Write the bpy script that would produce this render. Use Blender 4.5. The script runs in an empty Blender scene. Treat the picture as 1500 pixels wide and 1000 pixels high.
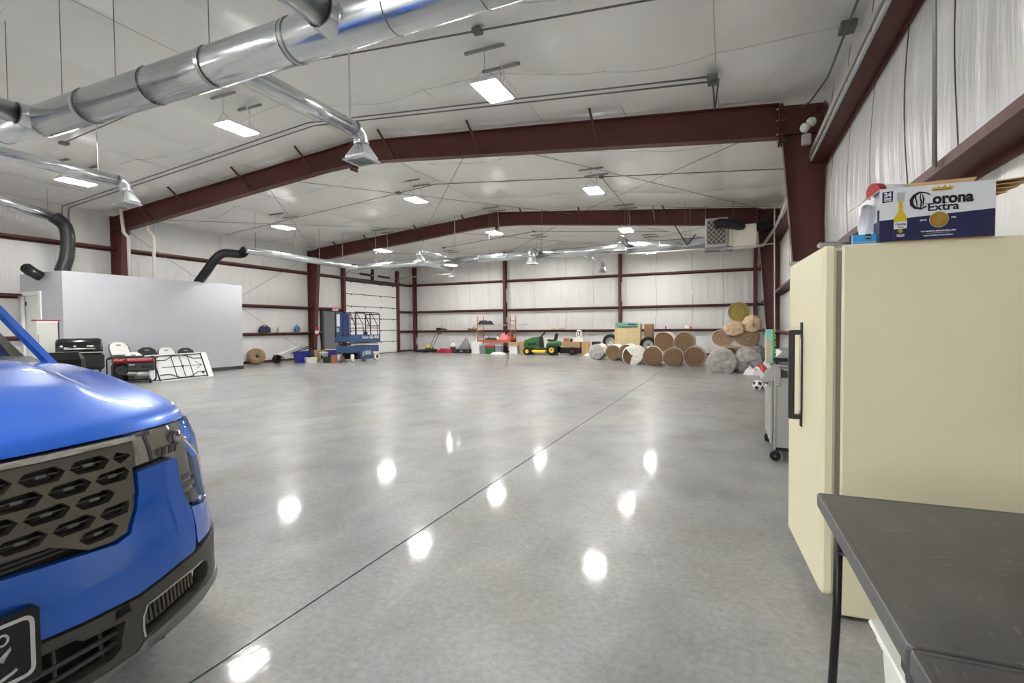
import bpy, math, random
from math import sin, cos, pi, radians, sqrt, atan2, hypot
from mathutils import Vector, Matrix
from mathutils.geometry import delaunay_2d_cdt
random.seed(7)
sc = bpy.context.scene
COL = sc.collection

# ------------------------------------------------------------------ camera, world, exposure
CAM_H = 1.32
cd = bpy.data.cameras.new('camera')
cam = bpy.data.objects.new('camera', cd); COL.objects.link(cam)
cd.sensor_width = 36.0; cd.lens = 733.1 * 36.0 / 1500.0; cd.clip_start = 0.05; cd.clip_end = 200
cam.matrix_world = Matrix(((0.91653, -0.00382, 0.39995, 0.0),
                           (0.39989, 0.02874, -0.91611, 0.0),
                           (-0.00800, 0.99958, 0.02787, CAM_H),
                           (0, 0, 0, 1)))
sc.camera = cam
wd = bpy.data.worlds.new('outdoors'); sc.world = wd; wd.use_nodes = True
wd.node_tree.nodes['Background'].inputs[0].default_value = (0.93, 0.965, 1.0, 1)
wd.node_tree.nodes['Background'].inputs[1].default_value = 3.2
vs = sc.view_settings
sc.display_settings.display_device = 'sRGB'
vs.view_transform = 'Standard'; vs.look = 'None'; vs.gamma = 1.0; vs.use_curve_mapping = False
vs.exposure = 1.02
# added doorway behind the camera lights surfaces facing it: portal for its sky light
pd = bpy.data.lights.new('added_doorway_portal', 'AREA'); pd.shape = 'RECTANGLE'; pd.size = 4.3; pd.size_y = 3.66; pd.cycles.is_portal = True
po = bpy.data.objects.new('added_doorway_portal', pd); COL.objects.link(po); po.location = (-3.05, -6.06, 1.83); po.rotation_euler = (radians(90), 0, 0)
LAMP = 100.0            # radiance of the light panels
sc.cycles.use_denoising = True
sc.cycles.max_bounces = 12; sc.cycles.diffuse_bounces = 6; sc.cycles.glossy_bounces = 4
sc.cycles.sample_clamp_indirect = 8.0
sc.cycles.caustics_reflective = False; sc.cycles.caustics_refractive = False

# ------------------------------------------------------------------ materials
def srgb(r, g, b):
    f = lambda c: (c / 255 / 12.92) if c <= 10 else ((c / 255 + 0.055) / 1.055) ** 2.4
    return (f(r), f(g), f(b), 1.0)
def mat(name, col, rough=0.5, metal=0.0, spec=0.5, coat=0.0, coat_rough=0.05, emit=None, trans=0.0,
        var=0.0, var_scale=6.0, bump=0.0, bump_scale=60.0, stretch=(1, 1, 1), alpha=1.0, rvar=0.0, ior=1.45, detail=4):
    m = bpy.data.materials.new(name); m.use_nodes = True
    nt = m.node_tree; b = nt.nodes['Principled BSDF']; L = nt.links.new
    b.inputs['Base Color'].default_value = col
    b.inputs['Roughness'].default_value = rough; b.inputs['Metallic'].default_value = metal
    b.inputs['Specular IOR Level'].default_value = spec; b.inputs['IOR'].default_value = ior
    b.inputs['Coat Weight'].default_value = coat; b.inputs['Coat Roughness'].default_value = coat_rough
    b.inputs['Transmission Weight'].default_value = trans; b.inputs['Alpha'].default_value = alpha
    if emit:
        b.inputs['Emission Color'].default_value = emit[0]; b.inputs['Emission Strength'].default_value = emit[1]
    if var or bump or rvar:
        tc = nt.nodes.new('ShaderNodeTexCoord'); mp = nt.nodes.new('ShaderNodeMapping')
        mp.inputs['Scale'].default_value = stretch
        L(tc.outputs['Object'], mp.inputs['Vector'])
        if var or rvar:
            n = nt.nodes.new('ShaderNodeTexNoise'); n.inputs['Scale'].default_value = var_scale
            n.inputs['Detail'].default_value = detail; L(mp.outputs[0], n.inputs['Vector'])
            if var:
                r = nt.nodes.new('ShaderNodeValToRGB')
                r.color_ramp.elements[0].position = 0.3; r.color_ramp.elements[1].position = 0.7
                lo = [max(0, c * (1 - var)) for c in col[:3]]; hi = [min(1, c * (1 + var)) for c in col[:3]]
                r.color_ramp.elements[0].color = (*lo, 1); r.color_ramp.elements[1].color = (*hi, 1)
                L(n.outputs[0], r.inputs[0]); L(r.outputs[0], b.inputs['Base Color'])
            if rvar:
                q = nt.nodes.new('ShaderNodeMapRange')
                q.inputs[1].default_value = 0.3; q.inputs[2].default_value = 0.7
                q.inputs[3].default_value = max(0.02, rough - rvar); q.inputs[4].default_value = min(1, rough + rvar)
                L(n.outputs[0], q.inputs[0]); L(q.outputs[0], b.inputs['Roughness'])
        if bump:
            n2 = nt.nodes.new('ShaderNodeTexNoise'); n2.inputs['Scale'].default_value = bump_scale
            n2.inputs['Detail'].default_value = 4; L(mp.outputs[0], n2.inputs['Vector'])
            bp = nt.nodes.new('ShaderNodeBump'); bp.inputs['Strength'].default_value = bump
            bp.inputs['Distance'].default_value = 0.02
            L(n2.outputs[0], bp.inputs['Height']); L(bp.outputs[0], b.inputs['Normal'])
    return m
K = {}
def reg(name, *a, **k): K[name] = mat(name, *a, **k); return K[name]
reg('red_steel', srgb(90, 50, 45), 0.5, spec=0.4, var=0.14, var_scale=1.6)
reg('bolt_zinc', srgb(190, 188, 180), 0.35, metal=0.8)
reg('galvanized', srgb(214, 218, 220), 0.2, metal=0.95, var=0.06, var_scale=5, rvar=0.06)
reg('galv_seam', srgb(120, 124, 126), 0.35, metal=0.7)
reg('conduit_gray', srgb(150, 150, 148), 0.4, metal=0.6)
reg('conduit_dark', srgb(112, 112, 112), 0.5, metal=0.3)
reg('white_paint', srgb(236, 236, 234), 0.45)
reg('white_plastic', srgb(232, 232, 226), 0.4)
reg('white_pvc', srgb(236, 232, 220), 0.35)
reg('black_plastic', srgb(30, 30, 31), 0.5)
reg('black_rubber', srgb(24, 24, 25), 0.75)
reg('black_gloss', srgb(16, 16, 17), 0.18, coat=0.4)
reg('black_flex', srgb(34, 35, 38), 0.32, bump=0.35, bump_scale=16)
reg('chrome', srgb(225, 225, 225), 0.12, metal=1.0)
reg('steel', srgb(190, 190, 188), 0.3, metal=0.9)
reg('lamp_white', (1, 1, 1, 1), 0.5, emit=((1.0, 0.985, 0.955, 1), LAMP))
reg('fixture', srgb(240, 240, 240), 0.4)
reg('seam_line', srgb(120, 120, 118), 0.6)
reg('seam_dark', srgb(60, 60, 60), 0.6)
reg('cardboard', srgb(180, 150, 114), 0.85, var=0.06, var_scale=9)
reg('wood', srgb(214, 194, 150), 0.6, var=0.08, var_scale=3, stretch=(1, 1, 6))
reg('plywood', srgb(186, 152, 108), 0.65, var=0.1, var_scale=4, stretch=(6, 6, 1))
reg('red_plastic', srgb(168, 44, 42), 0.4)
reg('orange_metal', srgb(178, 98, 64), 0.5)
reg('blue_plastic', srgb(44, 52, 140), 0.4)
reg('gray_plastic', srgb(128, 130, 132), 0.5)
reg('gray_light', srgb(180, 182, 184), 0.5)
reg('dark_gray', srgb(60, 60, 62), 0.55)
reg('green_paint', srgb(38, 98, 48), 0.3, coat=0.4)
reg('yellow_paint', srgb(238, 206, 50), 0.35)
reg('teal_film', srgb(120, 164, 158), 0.45)
reg('lime', srgb(128, 168, 78), 0.5)
reg('pink', srgb(222, 120, 124), 0.6)

# ------------------------------------------------------------------ mesh builder
class MB:
    def __init__(s): s.v = []; s.f = []; s.m = []; s.sm = []; s.cur = 0; s.smooth = False
    def add(s, vs_, fs_, smooth=None):
        o = len(s.v); s.v += [tuple(p) for p in vs_]
        for f_ in fs_:
            s.f.append([o + i for i in f_]); s.m.append(s.cur); s.sm.append(s.smooth if smooth is None else smooth)
        return s
    def box(s, a, b):
        x0, y0, z0 = a; x1, y1, z1 = b
        return s.add([(x0, y0, z0), (x1, y0, z0), (x1, y1, z0), (x0, y1, z0), (x0, y0, z1), (x1, y0, z1), (x1, y1, z1), (x0, y1, z1)],
                     [(0, 3, 2, 1), (4, 5, 6, 7), (0, 1, 5, 4), (1, 2, 6, 5), (2, 3, 7, 6), (3, 0, 4, 7)], False)
    def cbox(s, c, d, rz=0.0, bev=0.0, rx=0.0, ry=0.0):
        """box of size d centred on c, optionally with chamfered edges, rotated"""
        hx, hy, hz = d[0] / 2, d[1] / 2, d[2] / 2
        R = Matrix.Rotation(rz, 3, 'Z') @ Matrix.Rotation(ry, 3, 'Y') @ Matrix.Rotation(rx, 3, 'X')
        C_ = Vector(c)
        if not bev:
            P = [(-hx, -hy, -hz), (hx, -hy, -hz), (hx, hy, -hz), (-hx, hy, -hz), (-hx, -hy, hz), (hx, -hy, hz), (hx, hy, hz), (-hx, hy, hz)]
            return s.add([R @ Vector(p) + C_ for p in P], [(0, 3, 2, 1), (4, 5, 6, 7), (0, 1, 5, 4), (1, 2, 6, 5), (2, 3, 7, 6), (3, 0, 4, 7)], False)
        b = min(bev, hx * .98, hy * .98, hz * .98)
        def ring(ix, iy, z):
            x, y = hx - ix, hy - iy; c_ = b - ix if ix < b else 0.0
            c_ = max(c_, b * .3)
            return [(-x + c_, -y, z), (x - c_, -y, z), (x, -y + c_, z), (x, y - c_, z), (x - c_, y, z), (-x + c_, y, z), (-x, y - c_, z), (-x, -y + c_, z)]
        rs = [ring(b * .7, b * .7, -hz), ring(0, 0, -hz + b), ring(0, 0, hz - b), ring(b * .7, b * .7, hz)]
        V = [R @ Vector(p) + C_ for r_ in rs for p in r_]
        F = [tuple(range(7, -1, -1)), tuple(range(24, 32))]
        for k in range(3):
            for i in range(8):
                F.append((k * 8 + i, k * 8 + (i + 1) % 8, k * 8 + 8 + (i + 1) % 8, k * 8 + 8 + i))
        return s.add(V, F, False)
    def tube(s, pts, r, n=8, caps=True, smooth=True, closed=False):
        """round bar swept along points; r one radius or one per point"""
        P = [Vector(p) for p in pts]; N = len(P)
        rr = r if isinstance(r, (list, tuple)) else [r] * N
        V = []; prev = None
        for i, p in enumerate(P):
            if closed: t = (P[(i + 1) % N] - P[i - 1])
            else: t = (P[min(i + 1, N - 1)] - P[max(i - 1, 0)])
            if t.length < 1e-9: t = Vector((0, 0, 1))
            t.normalize()
            if prev is None:
                a = Vector((0, 0, 1)) if abs(t.z) < .9 else Vector((1, 0, 0))
                u = t.cross(a).normalized()
            else:
                u = (prev - t * prev.dot(t))
                u = u.normalized() if u.length > 1e-6 else t.orthogonal().normalized()
            prev = u; w = t.cross(u)
            k = 1.0
            if 0 < i < N - 1 or closed:
                d1 = (P[i] - P[i - 1]).normalized(); d2 = (P[(i + 1) % N] - P[i]).normalized()
                k = 1.0 / max(0.5, sqrt(max(0.0, (1 + d1.dot(d2)) / 2)))
            for j in range(n):
                a_ = 2 * pi * j / n
                V.append(p + (u * cos(a_) + w * sin(a_)) * rr[i] * (1 + (k - 1) * .5))
        F = []
        for i in range(N - (0 if closed else 1)):
            i2 = (i + 1) % N
            for j in range(n):
                F.append((i * n + j, i * n + (j + 1) % n, i2 * n + (j + 1) % n, i2 * n + j))
        s.add(V, F, smooth)
        if caps and not closed:
            o = len(s.v) - len(V)
            s.f.append([o + j for j in range(n - 1, -1, -1)]); s.m.append(s.cur); s.sm.append(False)
            s.f.append([o + (N - 1) * n + j for j in range(n)]); s.m.append(s.cur); s.sm.append(False)
        return s
    def lathe(s, prof, c=(0, 0, 0), axis='z', n=20, smooth=True, M_=None):
        """profile [(r, h)] revolved about an axis through c"""
        V = []; F = []
        for r, h in prof:
            for j in range(n):
                a = 2 * pi * j / n; x, y = r * cos(a), r * sin(a)
                if axis == 'z': q = (x, y, h)
                elif axis == 'y': q = (x, h, -y)
                else: q = (h, x, y)
                if M_ is not None: q = M_ @ Vector(q)
                V.append((q[0] + c[0], q[1] + c[1], q[2] + c[2]))
        for i in range(len(prof) - 1):
            for j in range(n): F.append((i * n + j, i * n + (j + 1) % n, (i + 1) * n + (j + 1) % n, (i + 1) * n + j))
        r0, r1 = prof[0][0], prof[-1][0]
        if r0 > 1e-5 and abs(r0 - r1) < 1e-6 and max(p[0] for p in prof) > 1.25 * r0:      # ring with a hole: close it on the inside
            if prof[0] != prof[-1]: F += [((len(prof) - 1) * n + j, (len(prof) - 1) * n + (j + 1) % n, (j + 1) % n, j) for j in range(n)]
            return s.add(V, F, smooth)
        s.add(V, F, smooth)
        o = len(s.v) - len(V)
        if prof[0][0] > 1e-5: s.f.append([o + j for j in range(n - 1, -1, -1)]); s.m.append(s.cur); s.sm.append(False)
        if prof[-1][0] > 1e-5: s.f.append([o + (len(prof) - 1) * n + j for j in range(n)]); s.m.append(s.cur); s.sm.append(False)
        return s
    def prism(s, poly, d0, d1, plane='xz', M_=None):
        """polygon extruded: plane xz -> along y, xy -> along z, yz -> along x"""
        def at_(p, d):
            q = {'xz': (p[0], d, p[1]), 'xy': (p[0], p[1], d), 'yz': (d, p[0], p[1])}[plane]
            return M_ @ Vector(q) if M_ is not None else q
        n = len(poly)
        V = [at_(p, d0) for p in poly] + [at_(p, d1) for p in poly]
        F = [tuple(range(n - 1, -1, -1)), tuple(range(n, 2 * n))] + [(i, (i + 1) % n, n + (i + 1) % n, n + i) for i in range(n)]
        return s.add(V, F, False)
    def bar(s, a, b, w, h=None):
        """rectangular bar from a to b"""
        a, b = Vector(a), Vector(b); h = h or w; t = (b - a).normalized()
        up = Vector((0, 0, 1)) if abs(t.z) < .95 else Vector((1, 0, 0))
        u = t.cross(up).normalized() * w / 2; v = u.cross(t).normalized() * h / 2
        V = [a - u - v, a + u - v, a + u + v, a - u + v, b - u - v, b + u - v, b + u + v, b - u + v]
        return s.add(V, [(3, 2, 1, 0), (4, 5, 6, 7), (0, 1, 5, 4), (1, 2, 6, 5), (2, 3, 7, 6), (3, 0, 4, 7)], False)
    def mesh(s, name, mats):
        me = bpy.data.meshes.new(name); me.from_pydata(s.v, [], s.f)
        for m_ in (mats if isinstance(mats, (list, tuple)) else [mats]):
            me.materials.append(K[m_] if isinstance(m_, str) else m_)
        me.polygons.foreach_set('material_index', s.m)
        me.polygons.foreach_set('use_smooth', s.sm)
        import bmesh
        bm = bmesh.new(); bm.from_mesh(me); bmesh.ops.recalc_face_normals(bm, faces=bm.faces); bm.to_mesh(me); bm.free()
        me.update(); return me
def rot_about(o):
    return Matrix.Translation(o.location) @ Matrix.Rotation(o.rotation_euler[2], 4, 'Z')
def obj(name, mb, mats, parent=None, world=False, label=None, bevel=0.0, subsurf=0):
    """link one mesh object; world=True: vertices are world coordinates, moved into the parent's frame"""
    if world and parent is not None:
        root = parent
        while root.parent is not None: root = root.parent
        inv = rot_about(root).inverted()
        mb.v = [tuple(inv @ Vector(p)) for p in mb.v]
    o = bpy.data.objects.new(name, mb.mesh(name, mats)); COL.objects.link(o)
    if parent is not None: o.parent = parent
    if label: o['label'] = label
    if bevel:
        b = o.modifiers.new('bevel', 'BEVEL'); b.width = bevel; b.segments = 2; b.limit_method = 'ANGLE'; b.angle_limit = radians(40)
    if subsurf:
        b = o.modifiers.new('sub', 'SUBSURF'); b.levels = subsurf; b.render_levels = subsurf
    return o
def thing(name, label, cat, loc=(0, 0, 0), rz=0.0, group=None):
    o = bpy.data.objects.new(name, None); COL.objects.link(o); o.empty_display_size = .1
    o.location = loc; o.rotation_euler = (0, 0, rz); o['label'] = label; o['category'] = cat
    if group: o['group'] = group
    return o
def tag(o, label, cat, group=None):
    o['label'] = label; o['category'] = cat
    if group: o['group'] = group
    return o
def struct(name, mb, mats, **k):
    o = obj(name, mb, mats, **k)
    if o.parent is None: o['kind'] = 'structure'
    return o
def dup(root, loc, rz=None, label=None, group=None):
    r = root.copy(); COL.objects.link(r); r.location = loc
    if rz is not None: r.rotation_euler = (0, 0, rz)
    if label: r['label'] = label
    if group: r['group'] = group
    for ch in list(root.children):
        c = ch.copy(); COL.objects.link(c); c.parent = r
        for g in list(ch.children):
            d = g.copy(); COL.objects.link(d); d.parent = c
    return r
def arc(c, r, a0, a1, n, plane='xz'):
    out = []
    for i in range(n + 1):
        a = a0 + (a1 - a0) * i / n; x, y = r * cos(a), r * sin(a)
        out.append({'xz': (c[0] + x, c[1], c[2] + y), 'xy': (c[0] + x, c[1] + y, c[2]), 'yz': (c[0], c[1] + x, c[2] + y)}[plane])
    return out
def rrect(w, h, r, n=4):
    """rounded rectangle outline centred on 0"""
    o = []
    for cx, cy, a in ((w / 2 - r, h / 2 - r, 0), (-w / 2 + r, h / 2 - r, pi / 2), (-w / 2 + r, -h / 2 + r, pi), (w / 2 - r, -h / 2 + r, 3 * pi / 2)):
        for i in range(n + 1):
            b = a + pi / 2 * i / n; o.append((cx + r * cos(b), cy + r * sin(b)))
    return o
def text_mesh(body, size, M_, depth=0.002, bold=0.0, xscale=1.0, align='CENTER', shear=0.0):
    """lettering as a mesh builder: M_ places the text plane (x right, y up)"""
    cu = bpy.data.curves.new('lettering', 'FONT'); cu.body = body; cu.size = size; cu.extrude = depth
    cu.align_x = align; cu.align_y = 'CENTER'; cu.offset = bold; cu.shear = shear; cu.resolution_u = 3
    o = bpy.data.objects.new('lettering', cu); COL.objects.link(o)
    dg = bpy.context.evaluated_depsgraph_get(); me = bpy.data.meshes.new_from_object(o.evaluated_get(dg))
    mb = MB(); mb.add([M_ @ Vector((v.co.x * xscale, v.co.y, v.co.z)) for v in me.vertices], [tuple(p.vertices) for p in me.polygons])
    bpy.data.objects.remove(o); bpy.data.curves.remove(cu); bpy.data.meshes.remove(me)
    return mb
def frame_m(origin, right, up):
    r = Vector(right).normalized(); u = Vector(up).normalized(); n = r.cross(u)
    return Matrix(((r.x, u.x, n.x, origin[0]), (r.y, u.y, n.y, origin[1]), (r.z, u.z, n.z, origin[2]), (0, 0, 0, 1)))

# ------------------------------------------------------------------ building shell
XL, XR, YF, YB = -17.15, 1.36, -6.1, 24.30
XM = (XL + XR) / 2
EAVE = 4.80
def zc(x): return EAVE + (9.255 - abs(x - XM)) * 0.0833
FR = (1.53, 9.15, 16.80)          # frame lines along the building

def nodes_of(m): return m.node_tree, m.node_tree.nodes, m.node_tree.links.new
def floor_material():
    m = bpy.data.materials.new('polished_concrete'); m.use_nodes = True
    nt, N, L = nodes_of(m); b = N['Principled BSDF']
    tc = N.new('ShaderNodeTexCoord')
    def noise(scale, detail=6, stretch=None, dist=0.0, rough=.55):
        n = N.new('ShaderNodeTexNoise'); n.inputs['Scale'].default_value = scale; n.inputs['Detail'].default_value = detail
        n.inputs['Distortion'].default_value = dist; n.inputs['Roughness'].default_value = rough
        if stretch:
            mp = N.new('ShaderNodeMapping'); mp.inputs['Scale'].default_value = stretch; mp.inputs['Rotation'].default_value = (0, 0, .5)
            L(tc.outputs['Object'], mp.inputs[0]); L(mp.outputs[0], n.inputs['Vector'])
        else: L(tc.outputs['Object'], n.inputs['Vector'])
        return n.outputs[0]
    def ramp(src, p0, c0, p1, c1):
        r = N.new('ShaderNodeValToRGB'); r.color_ramp.elements[0].position = p0; r.color_ramp.elements[1].position = p1
        r.color_ramp.elements[0].color = c0; r.color_ramp.elements[1].color = c1; L(src, r.inputs[0]); return r.outputs[0]
    def mix(kind, fac, a, c):
        x = N.new('ShaderNodeMix'); x.data_type = 'RGBA'; x.blend_type = kind; x.inputs[0].default_value = fac
        L(a, x.inputs[6]); L(c, x.inputs[7]); return x.outputs[2]
    big = ramp(noise(.55, 7, None, .4), .22, srgb(166, 168, 169), .78, srgb(200, 201, 200))
    med = ramp(noise(2.2, 8, (1, .7, 1), .2, .62), .18, srgb(196, 196, 195), .82, (1, 1, 1, 1))
    fine = ramp(noise(30, 8, None, 0, .72), .28, srgb(196, 196, 195), .72, (1, 1, 1, 1))
    tan = ramp(noise(1.1, 6, None, .3), .45, (1, 1, 1, 1), .90, srgb(238, 230, 212))
    c = mix('MULTIPLY', 1.0, big, med); c = mix('MULTIPLY', .8, c, fine); c = mix('MULTIPLY', 1.0, c, tan)
    L(c, b.inputs['Base Color'])
    rr = N.new('ShaderNodeMapRange'); rr.inputs[1].default_value = .3; rr.inputs[2].default_value = .7
    rr.inputs[3].default_value = .31; rr.inputs[4].default_value = .40
    L(noise(5.0, 8, (1, .6, 1), .6, .7), rr.inputs[0]); L(rr.outputs[0], b.inputs['Roughness'])
    b.inputs['Specular IOR Level'].default_value = .20
    b.inputs['Coat Weight'].default_value = .30
    rc = N.new('ShaderNodeMapRange'); rc.inputs[1].default_value = .3; rc.inputs[2].default_value = .7; rc.inputs[3].default_value = .045; rc.inputs[4].default_value = .11
    L(noise(16, 6, (1, .4, 1), .8, .7), rc.inputs[0]); L(rc.outputs[0], b.inputs['Coat Roughness'])
    bc = N.new('ShaderNodeBump'); bc.inputs['Strength'].default_value = .06; bc.inputs['Distance'].default_value = .01
    L(noise(10, 4, (1, .30, 1), .5), bc.inputs['Height']); L(bc.outputs[0], b.inputs['Coat Normal'])
    bp = N.new('ShaderNodeBump'); bp.inputs['Strength'].default_value = .10; bp.inputs['Distance'].default_value = .01
    L(noise(11, 6), bp.inputs['Height']); L(bp.outputs[0], b.inputs['Normal'])
    return m
K['concrete'] = floor_material()
def liner_material(name, stretch, scale, strength, rough, col, tint=.04, creases=False):
    """white vinyl faced insulation: two scales of creases"""
    m = bpy.data.materials.new(name); m.use_nodes = True
    nt, N, L = nodes_of(m); b = N['Principled BSDF']
    tc = N.new('ShaderNodeTexCoord'); mp = N.new('ShaderNodeMapping'); mp.inputs['Scale'].default_value = stretch
    L(tc.outputs['Object'], mp.inputs[0])
    n = N.new('ShaderNodeTexNoise'); n.inputs['Scale'].default_value = scale; n.inputs['Detail'].default_value = 3; L(mp.outputs[0], n.inputs['Vector'])
    n2 = N.new('ShaderNodeTexNoise'); n2.inputs['Scale'].default_value = scale * .22; n2.inputs['Detail'].default_value = 2; L(mp.outputs[0], n2.inputs['Vector'])
    ad = N.new('ShaderNodeMath'); ad.operation = 'MULTIPLY_ADD'; L(n2.outputs[0], ad.inputs[0]); ad.inputs[1].default_value = 2.2; L(n.outputs[0], ad.inputs[2])
    bp = N.new('ShaderNodeBump'); bp.inputs['Strength'].default_value = strength; bp.inputs['Distance'].default_value = .03
    hgt = ad.outputs[0]
    if creases:
        for sc_, wgt in ((.75, .42), (1.7, .16)):
            wn = N.new('ShaderNodeTexNoise'); wn.inputs['Scale'].default_value = 1.1; L(tc.outputs['Object'], wn.inputs['Vector'])
            wm = N.new('ShaderNodeMix'); wm.data_type = 'RGBA'; wm.blend_type = 'ADD'; wm.inputs[0].default_value = .6; L(tc.outputs['Object'], wm.inputs[6]); L(wn.outputs[1], wm.inputs[7])
            vo = N.new('ShaderNodeTexVoronoi'); vo.feature = 'DISTANCE_TO_EDGE'; vo.inputs['Scale'].default_value = sc_; L(wm.outputs[2], vo.inputs['Vector'])
            mr = N.new('ShaderNodeMapRange'); mr.inputs[1].default_value = 0; mr.inputs[2].default_value = .16; mr.inputs[3].default_value = 0; mr.inputs[4].default_value = wgt; L(vo.outputs[0], mr.inputs[0])
            m2 = N.new('ShaderNodeMath'); m2.operation = 'ADD'; L(hgt, m2.inputs[0]); L(mr.outputs[0], m2.inputs[1]); hgt = m2.outputs[0]
    L(hgt, bp.inputs['Height']); L(bp.outputs[0], b.inputs['Normal'])
    r = N.new('ShaderNodeValToRGB'); r.color_ramp.elements[0].position = .3; r.color_ramp.elements[1].position = .7
    r.color_ramp.elements[0].color = tuple(c * (1 - tint) for c in col[:3]) + (1,); r.color_ramp.elements[1].color = col
    L(n2.outputs[0], r.inputs[0]); L(r.outputs[0], b.inputs['Base Color'])
    b.inputs['Roughness'].default_value = rough; b.inputs['Specular IOR Level'].default_value = .5
    return m
LCOL = srgb(214, 213, 211)
K['liner_side'] = liner_material('vinyl_liner_side', (1, 3.2, .32), 5.0, .55, .30, LCOL)
K['liner_back'] = liner_material('vinyl_liner_back', (3.2, 1, .32), 5.0, .5, .32, LCOL)
K['liner_roof'] = liner_material('vinyl_liner_roof', (1, 1.1, 1), 1.6, .5, .30, srgb(243, 242, 238), creases=True)

# floor with its sawn joints
fl = MB()
JX, JW, JD = -1.85, .005, .008
xs = [XL - .3, JX - JW, JX + JW, XR + .3]
ysj = [YF - .3, YB + .3]
fl.add([(xs[0], ysj[0], 0), (xs[1], ysj[0], 0), (xs[1], ysj[1], 0), (xs[0], ysj[1], 0)], [(0, 1, 2, 3)])
fl.add([(xs[2], ysj[0], 0), (xs[3], ysj[0], 0), (xs[3], ysj[1], 0), (xs[2], ysj[1], 0)], [(0, 1, 2, 3)])
fl.add([(xs[1], ysj[0], 0), (xs[1], ysj[1], 0), (xs[1], ysj[1], -JD), (xs[1], ysj[0], -JD), (xs[2], ysj[0], 0), (xs[2], ysj[1], 0), (xs[2], ysj[1], -JD), (xs[2], ysj[0], -JD)],
       [(0, 1, 2, 3), (7, 6, 5, 4)])
floor = struct('floor', fl, 'concrete')
g = MB(); g.box((xs[1], ysj[0], -JD - .004), (xs[2], ysj[1], -JD + .002))
obj('joint_filler', g, 'seam_dark', floor)

def hash2(i, j): return (sin(i * 127.1 + j * 311.7) * 43758.5453) % 1.0
# ceiling: insulation sagging between the purlins
ce = MB(); nx, ny = 186, 250
V = []
for i in range(nx + 1):
    x = XL - .06 + (XR - XL + .12) * i / nx
    for j in range(ny + 1):
        y = YF - .06 + (YB - YF + .12) * j / ny
        u = (x - XM) / 1.54; w = y / 1.83 + .12 * sin(x * 1.3)
        su, sw = abs(sin(pi * u)), abs(sin(pi * w)); sag = .045 * su ** .6 + .045 * sw ** .45 * su ** .3 * (0.35 + hash2(math.floor(u), math.floor(w)))
        sag += su * sw * (.014 * sin(x * 4.1 + 2 * sin(y * .9)) * sin(y * 2.3 + x) + .012 * abs(sin(x * 1.7 + y * 2.1)) + .010 * abs(sin(x * 3.3 - y * 2.6 + 1)))
        sag *= min(1 - math.exp(-((y - q) / .35) ** 2) for q in (FR[1], FR[2])); V.append((x, y, zc(x) + .075 - sag))
F = [(i * (ny + 1) + j, (i + 1) * (ny + 1) + j, (i + 1) * (ny + 1) + j + 1, i * (ny + 1) + j + 1) for i in range(nx) for j in range(ny)]
ce.add(V, F, True)
ceiling = struct('ceiling', ce, 'liner_roof')

K['ceiling_tape'] = mat('ceiling_tape', srgb(200, 199, 196), .5)
for k in range(-5, 6):
    x = XM + 1.54 * k
    mb = MB(); mb.tube([(x + .01 * sin(j * 1.7 + k), YF + (YB - YF) * j / 24, zc(x) + .060) for j in range(25)], .005, 4); obj('ceiling_seam', mb, 'ceiling_tape', ceiling)
for k in range(-3, 14):
    y = 1.83 * k
    if min(abs(y - q) for q in FR) < .2 or y < YF + .2: continue
    xs_ = [XL + (XR - XL) * j / 96 for j in range(97)]
    mb = MB(); mb.tube([(x, y - 1.83 * .12 * sin(x * 1.3), zc(x) + .062 - .045 * abs(sin(pi * (x - XM) / 1.54)) ** .6) for x in xs_], .0045, 4); obj('ceiling_seam', mb, 'ceiling_tape', ceiling)

def wall_grid(axis, fixed, a0, a1, sign, name, m_, top):
    """insulated wall: liner bulging between the girts with vertical folds; axis 'y' runs along y at x=fixed"""
    mb = MB(); n = int(abs(a1 - a0) / .07); zs = [0, .25, .5, .8, 1.12, 1.4, 1.75, 2.0, 2.24, 2.5, 2.9, 3.3, 3.6, 3.8, 4.1, 4.5, 1e9]
    V = []
    for i in range(n + 1):
        a = a0 + (a1 - a0) * i / n
        for z in zs:
            z_ = min(z, top(a))
            kn = [0, 1.14, 2.24, 3.8, top(a) + .001]
            k = max(q for q in range(4) if kn[q] <= z_); f_ = (z_ - kn[k]) / (kn[k + 1] - kn[k])
            bul = sin(pi * f_)
            d = bul * (.03 + .012 * sin(a * 5.1 + k) + .009 * sin(a * 11.3 + 1.7 * k + z_) + .006 * sin(a * 23.0 + 3 * k) + .010 * sin(a * 1.9 + k * 2))
            V.append((fixed + sign * d, a, z_) if axis == 'y' else (a, fixed + sign * d, z_))
    nz = len(zs)
    mb.add(V, [(i * nz + j, (i + 1) * nz + j, (i + 1) * nz + j + 1, i * nz + j + 1) for i in range(n) for j in range(nz - 1)], True)
    return struct(name, mb, m_)
wall_right = wall_grid('y', XR, YF, YB, -1, 'wall_right', 'liner_side', lambda a: EAVE + .22)
wall_left = wall_grid('y', XL, YF, YB, 1, 'wall_left', 'liner_side', lambda a: EAVE + .22)
wall_back = wall_grid('x', YB, XL, XR, -1, 'wall_back', 'liner_back', lambda a: zc(a) + .22)
wf = MB(); OD0, OD1, ODH = -5.2, -.9, 3.66  # unseen wall; its opening is added to let daylight in
for a_, b_, z0 in ((XL, OD0, 0), (OD1, XR, 0), (OD0, XM, ODH) if XM > OD0 else (OD0, OD1, ODH)):
    wf.prism([(a_, z0), (b_, z0), (b_, zc(b_) + .2), (a_, zc(a_) + .2)], YF - .06, YF, 'xz')
wall_front = struct('wall_front', wf, 'liner_back')
mb = MB(); mb.box((OD0, YF + .02, ODH + .3), (OD1, YF + 3.7, ODH + .36)); struct('door_added', mb, 'white_paint')  # raised leaf of the added doorway, out of view
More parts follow.
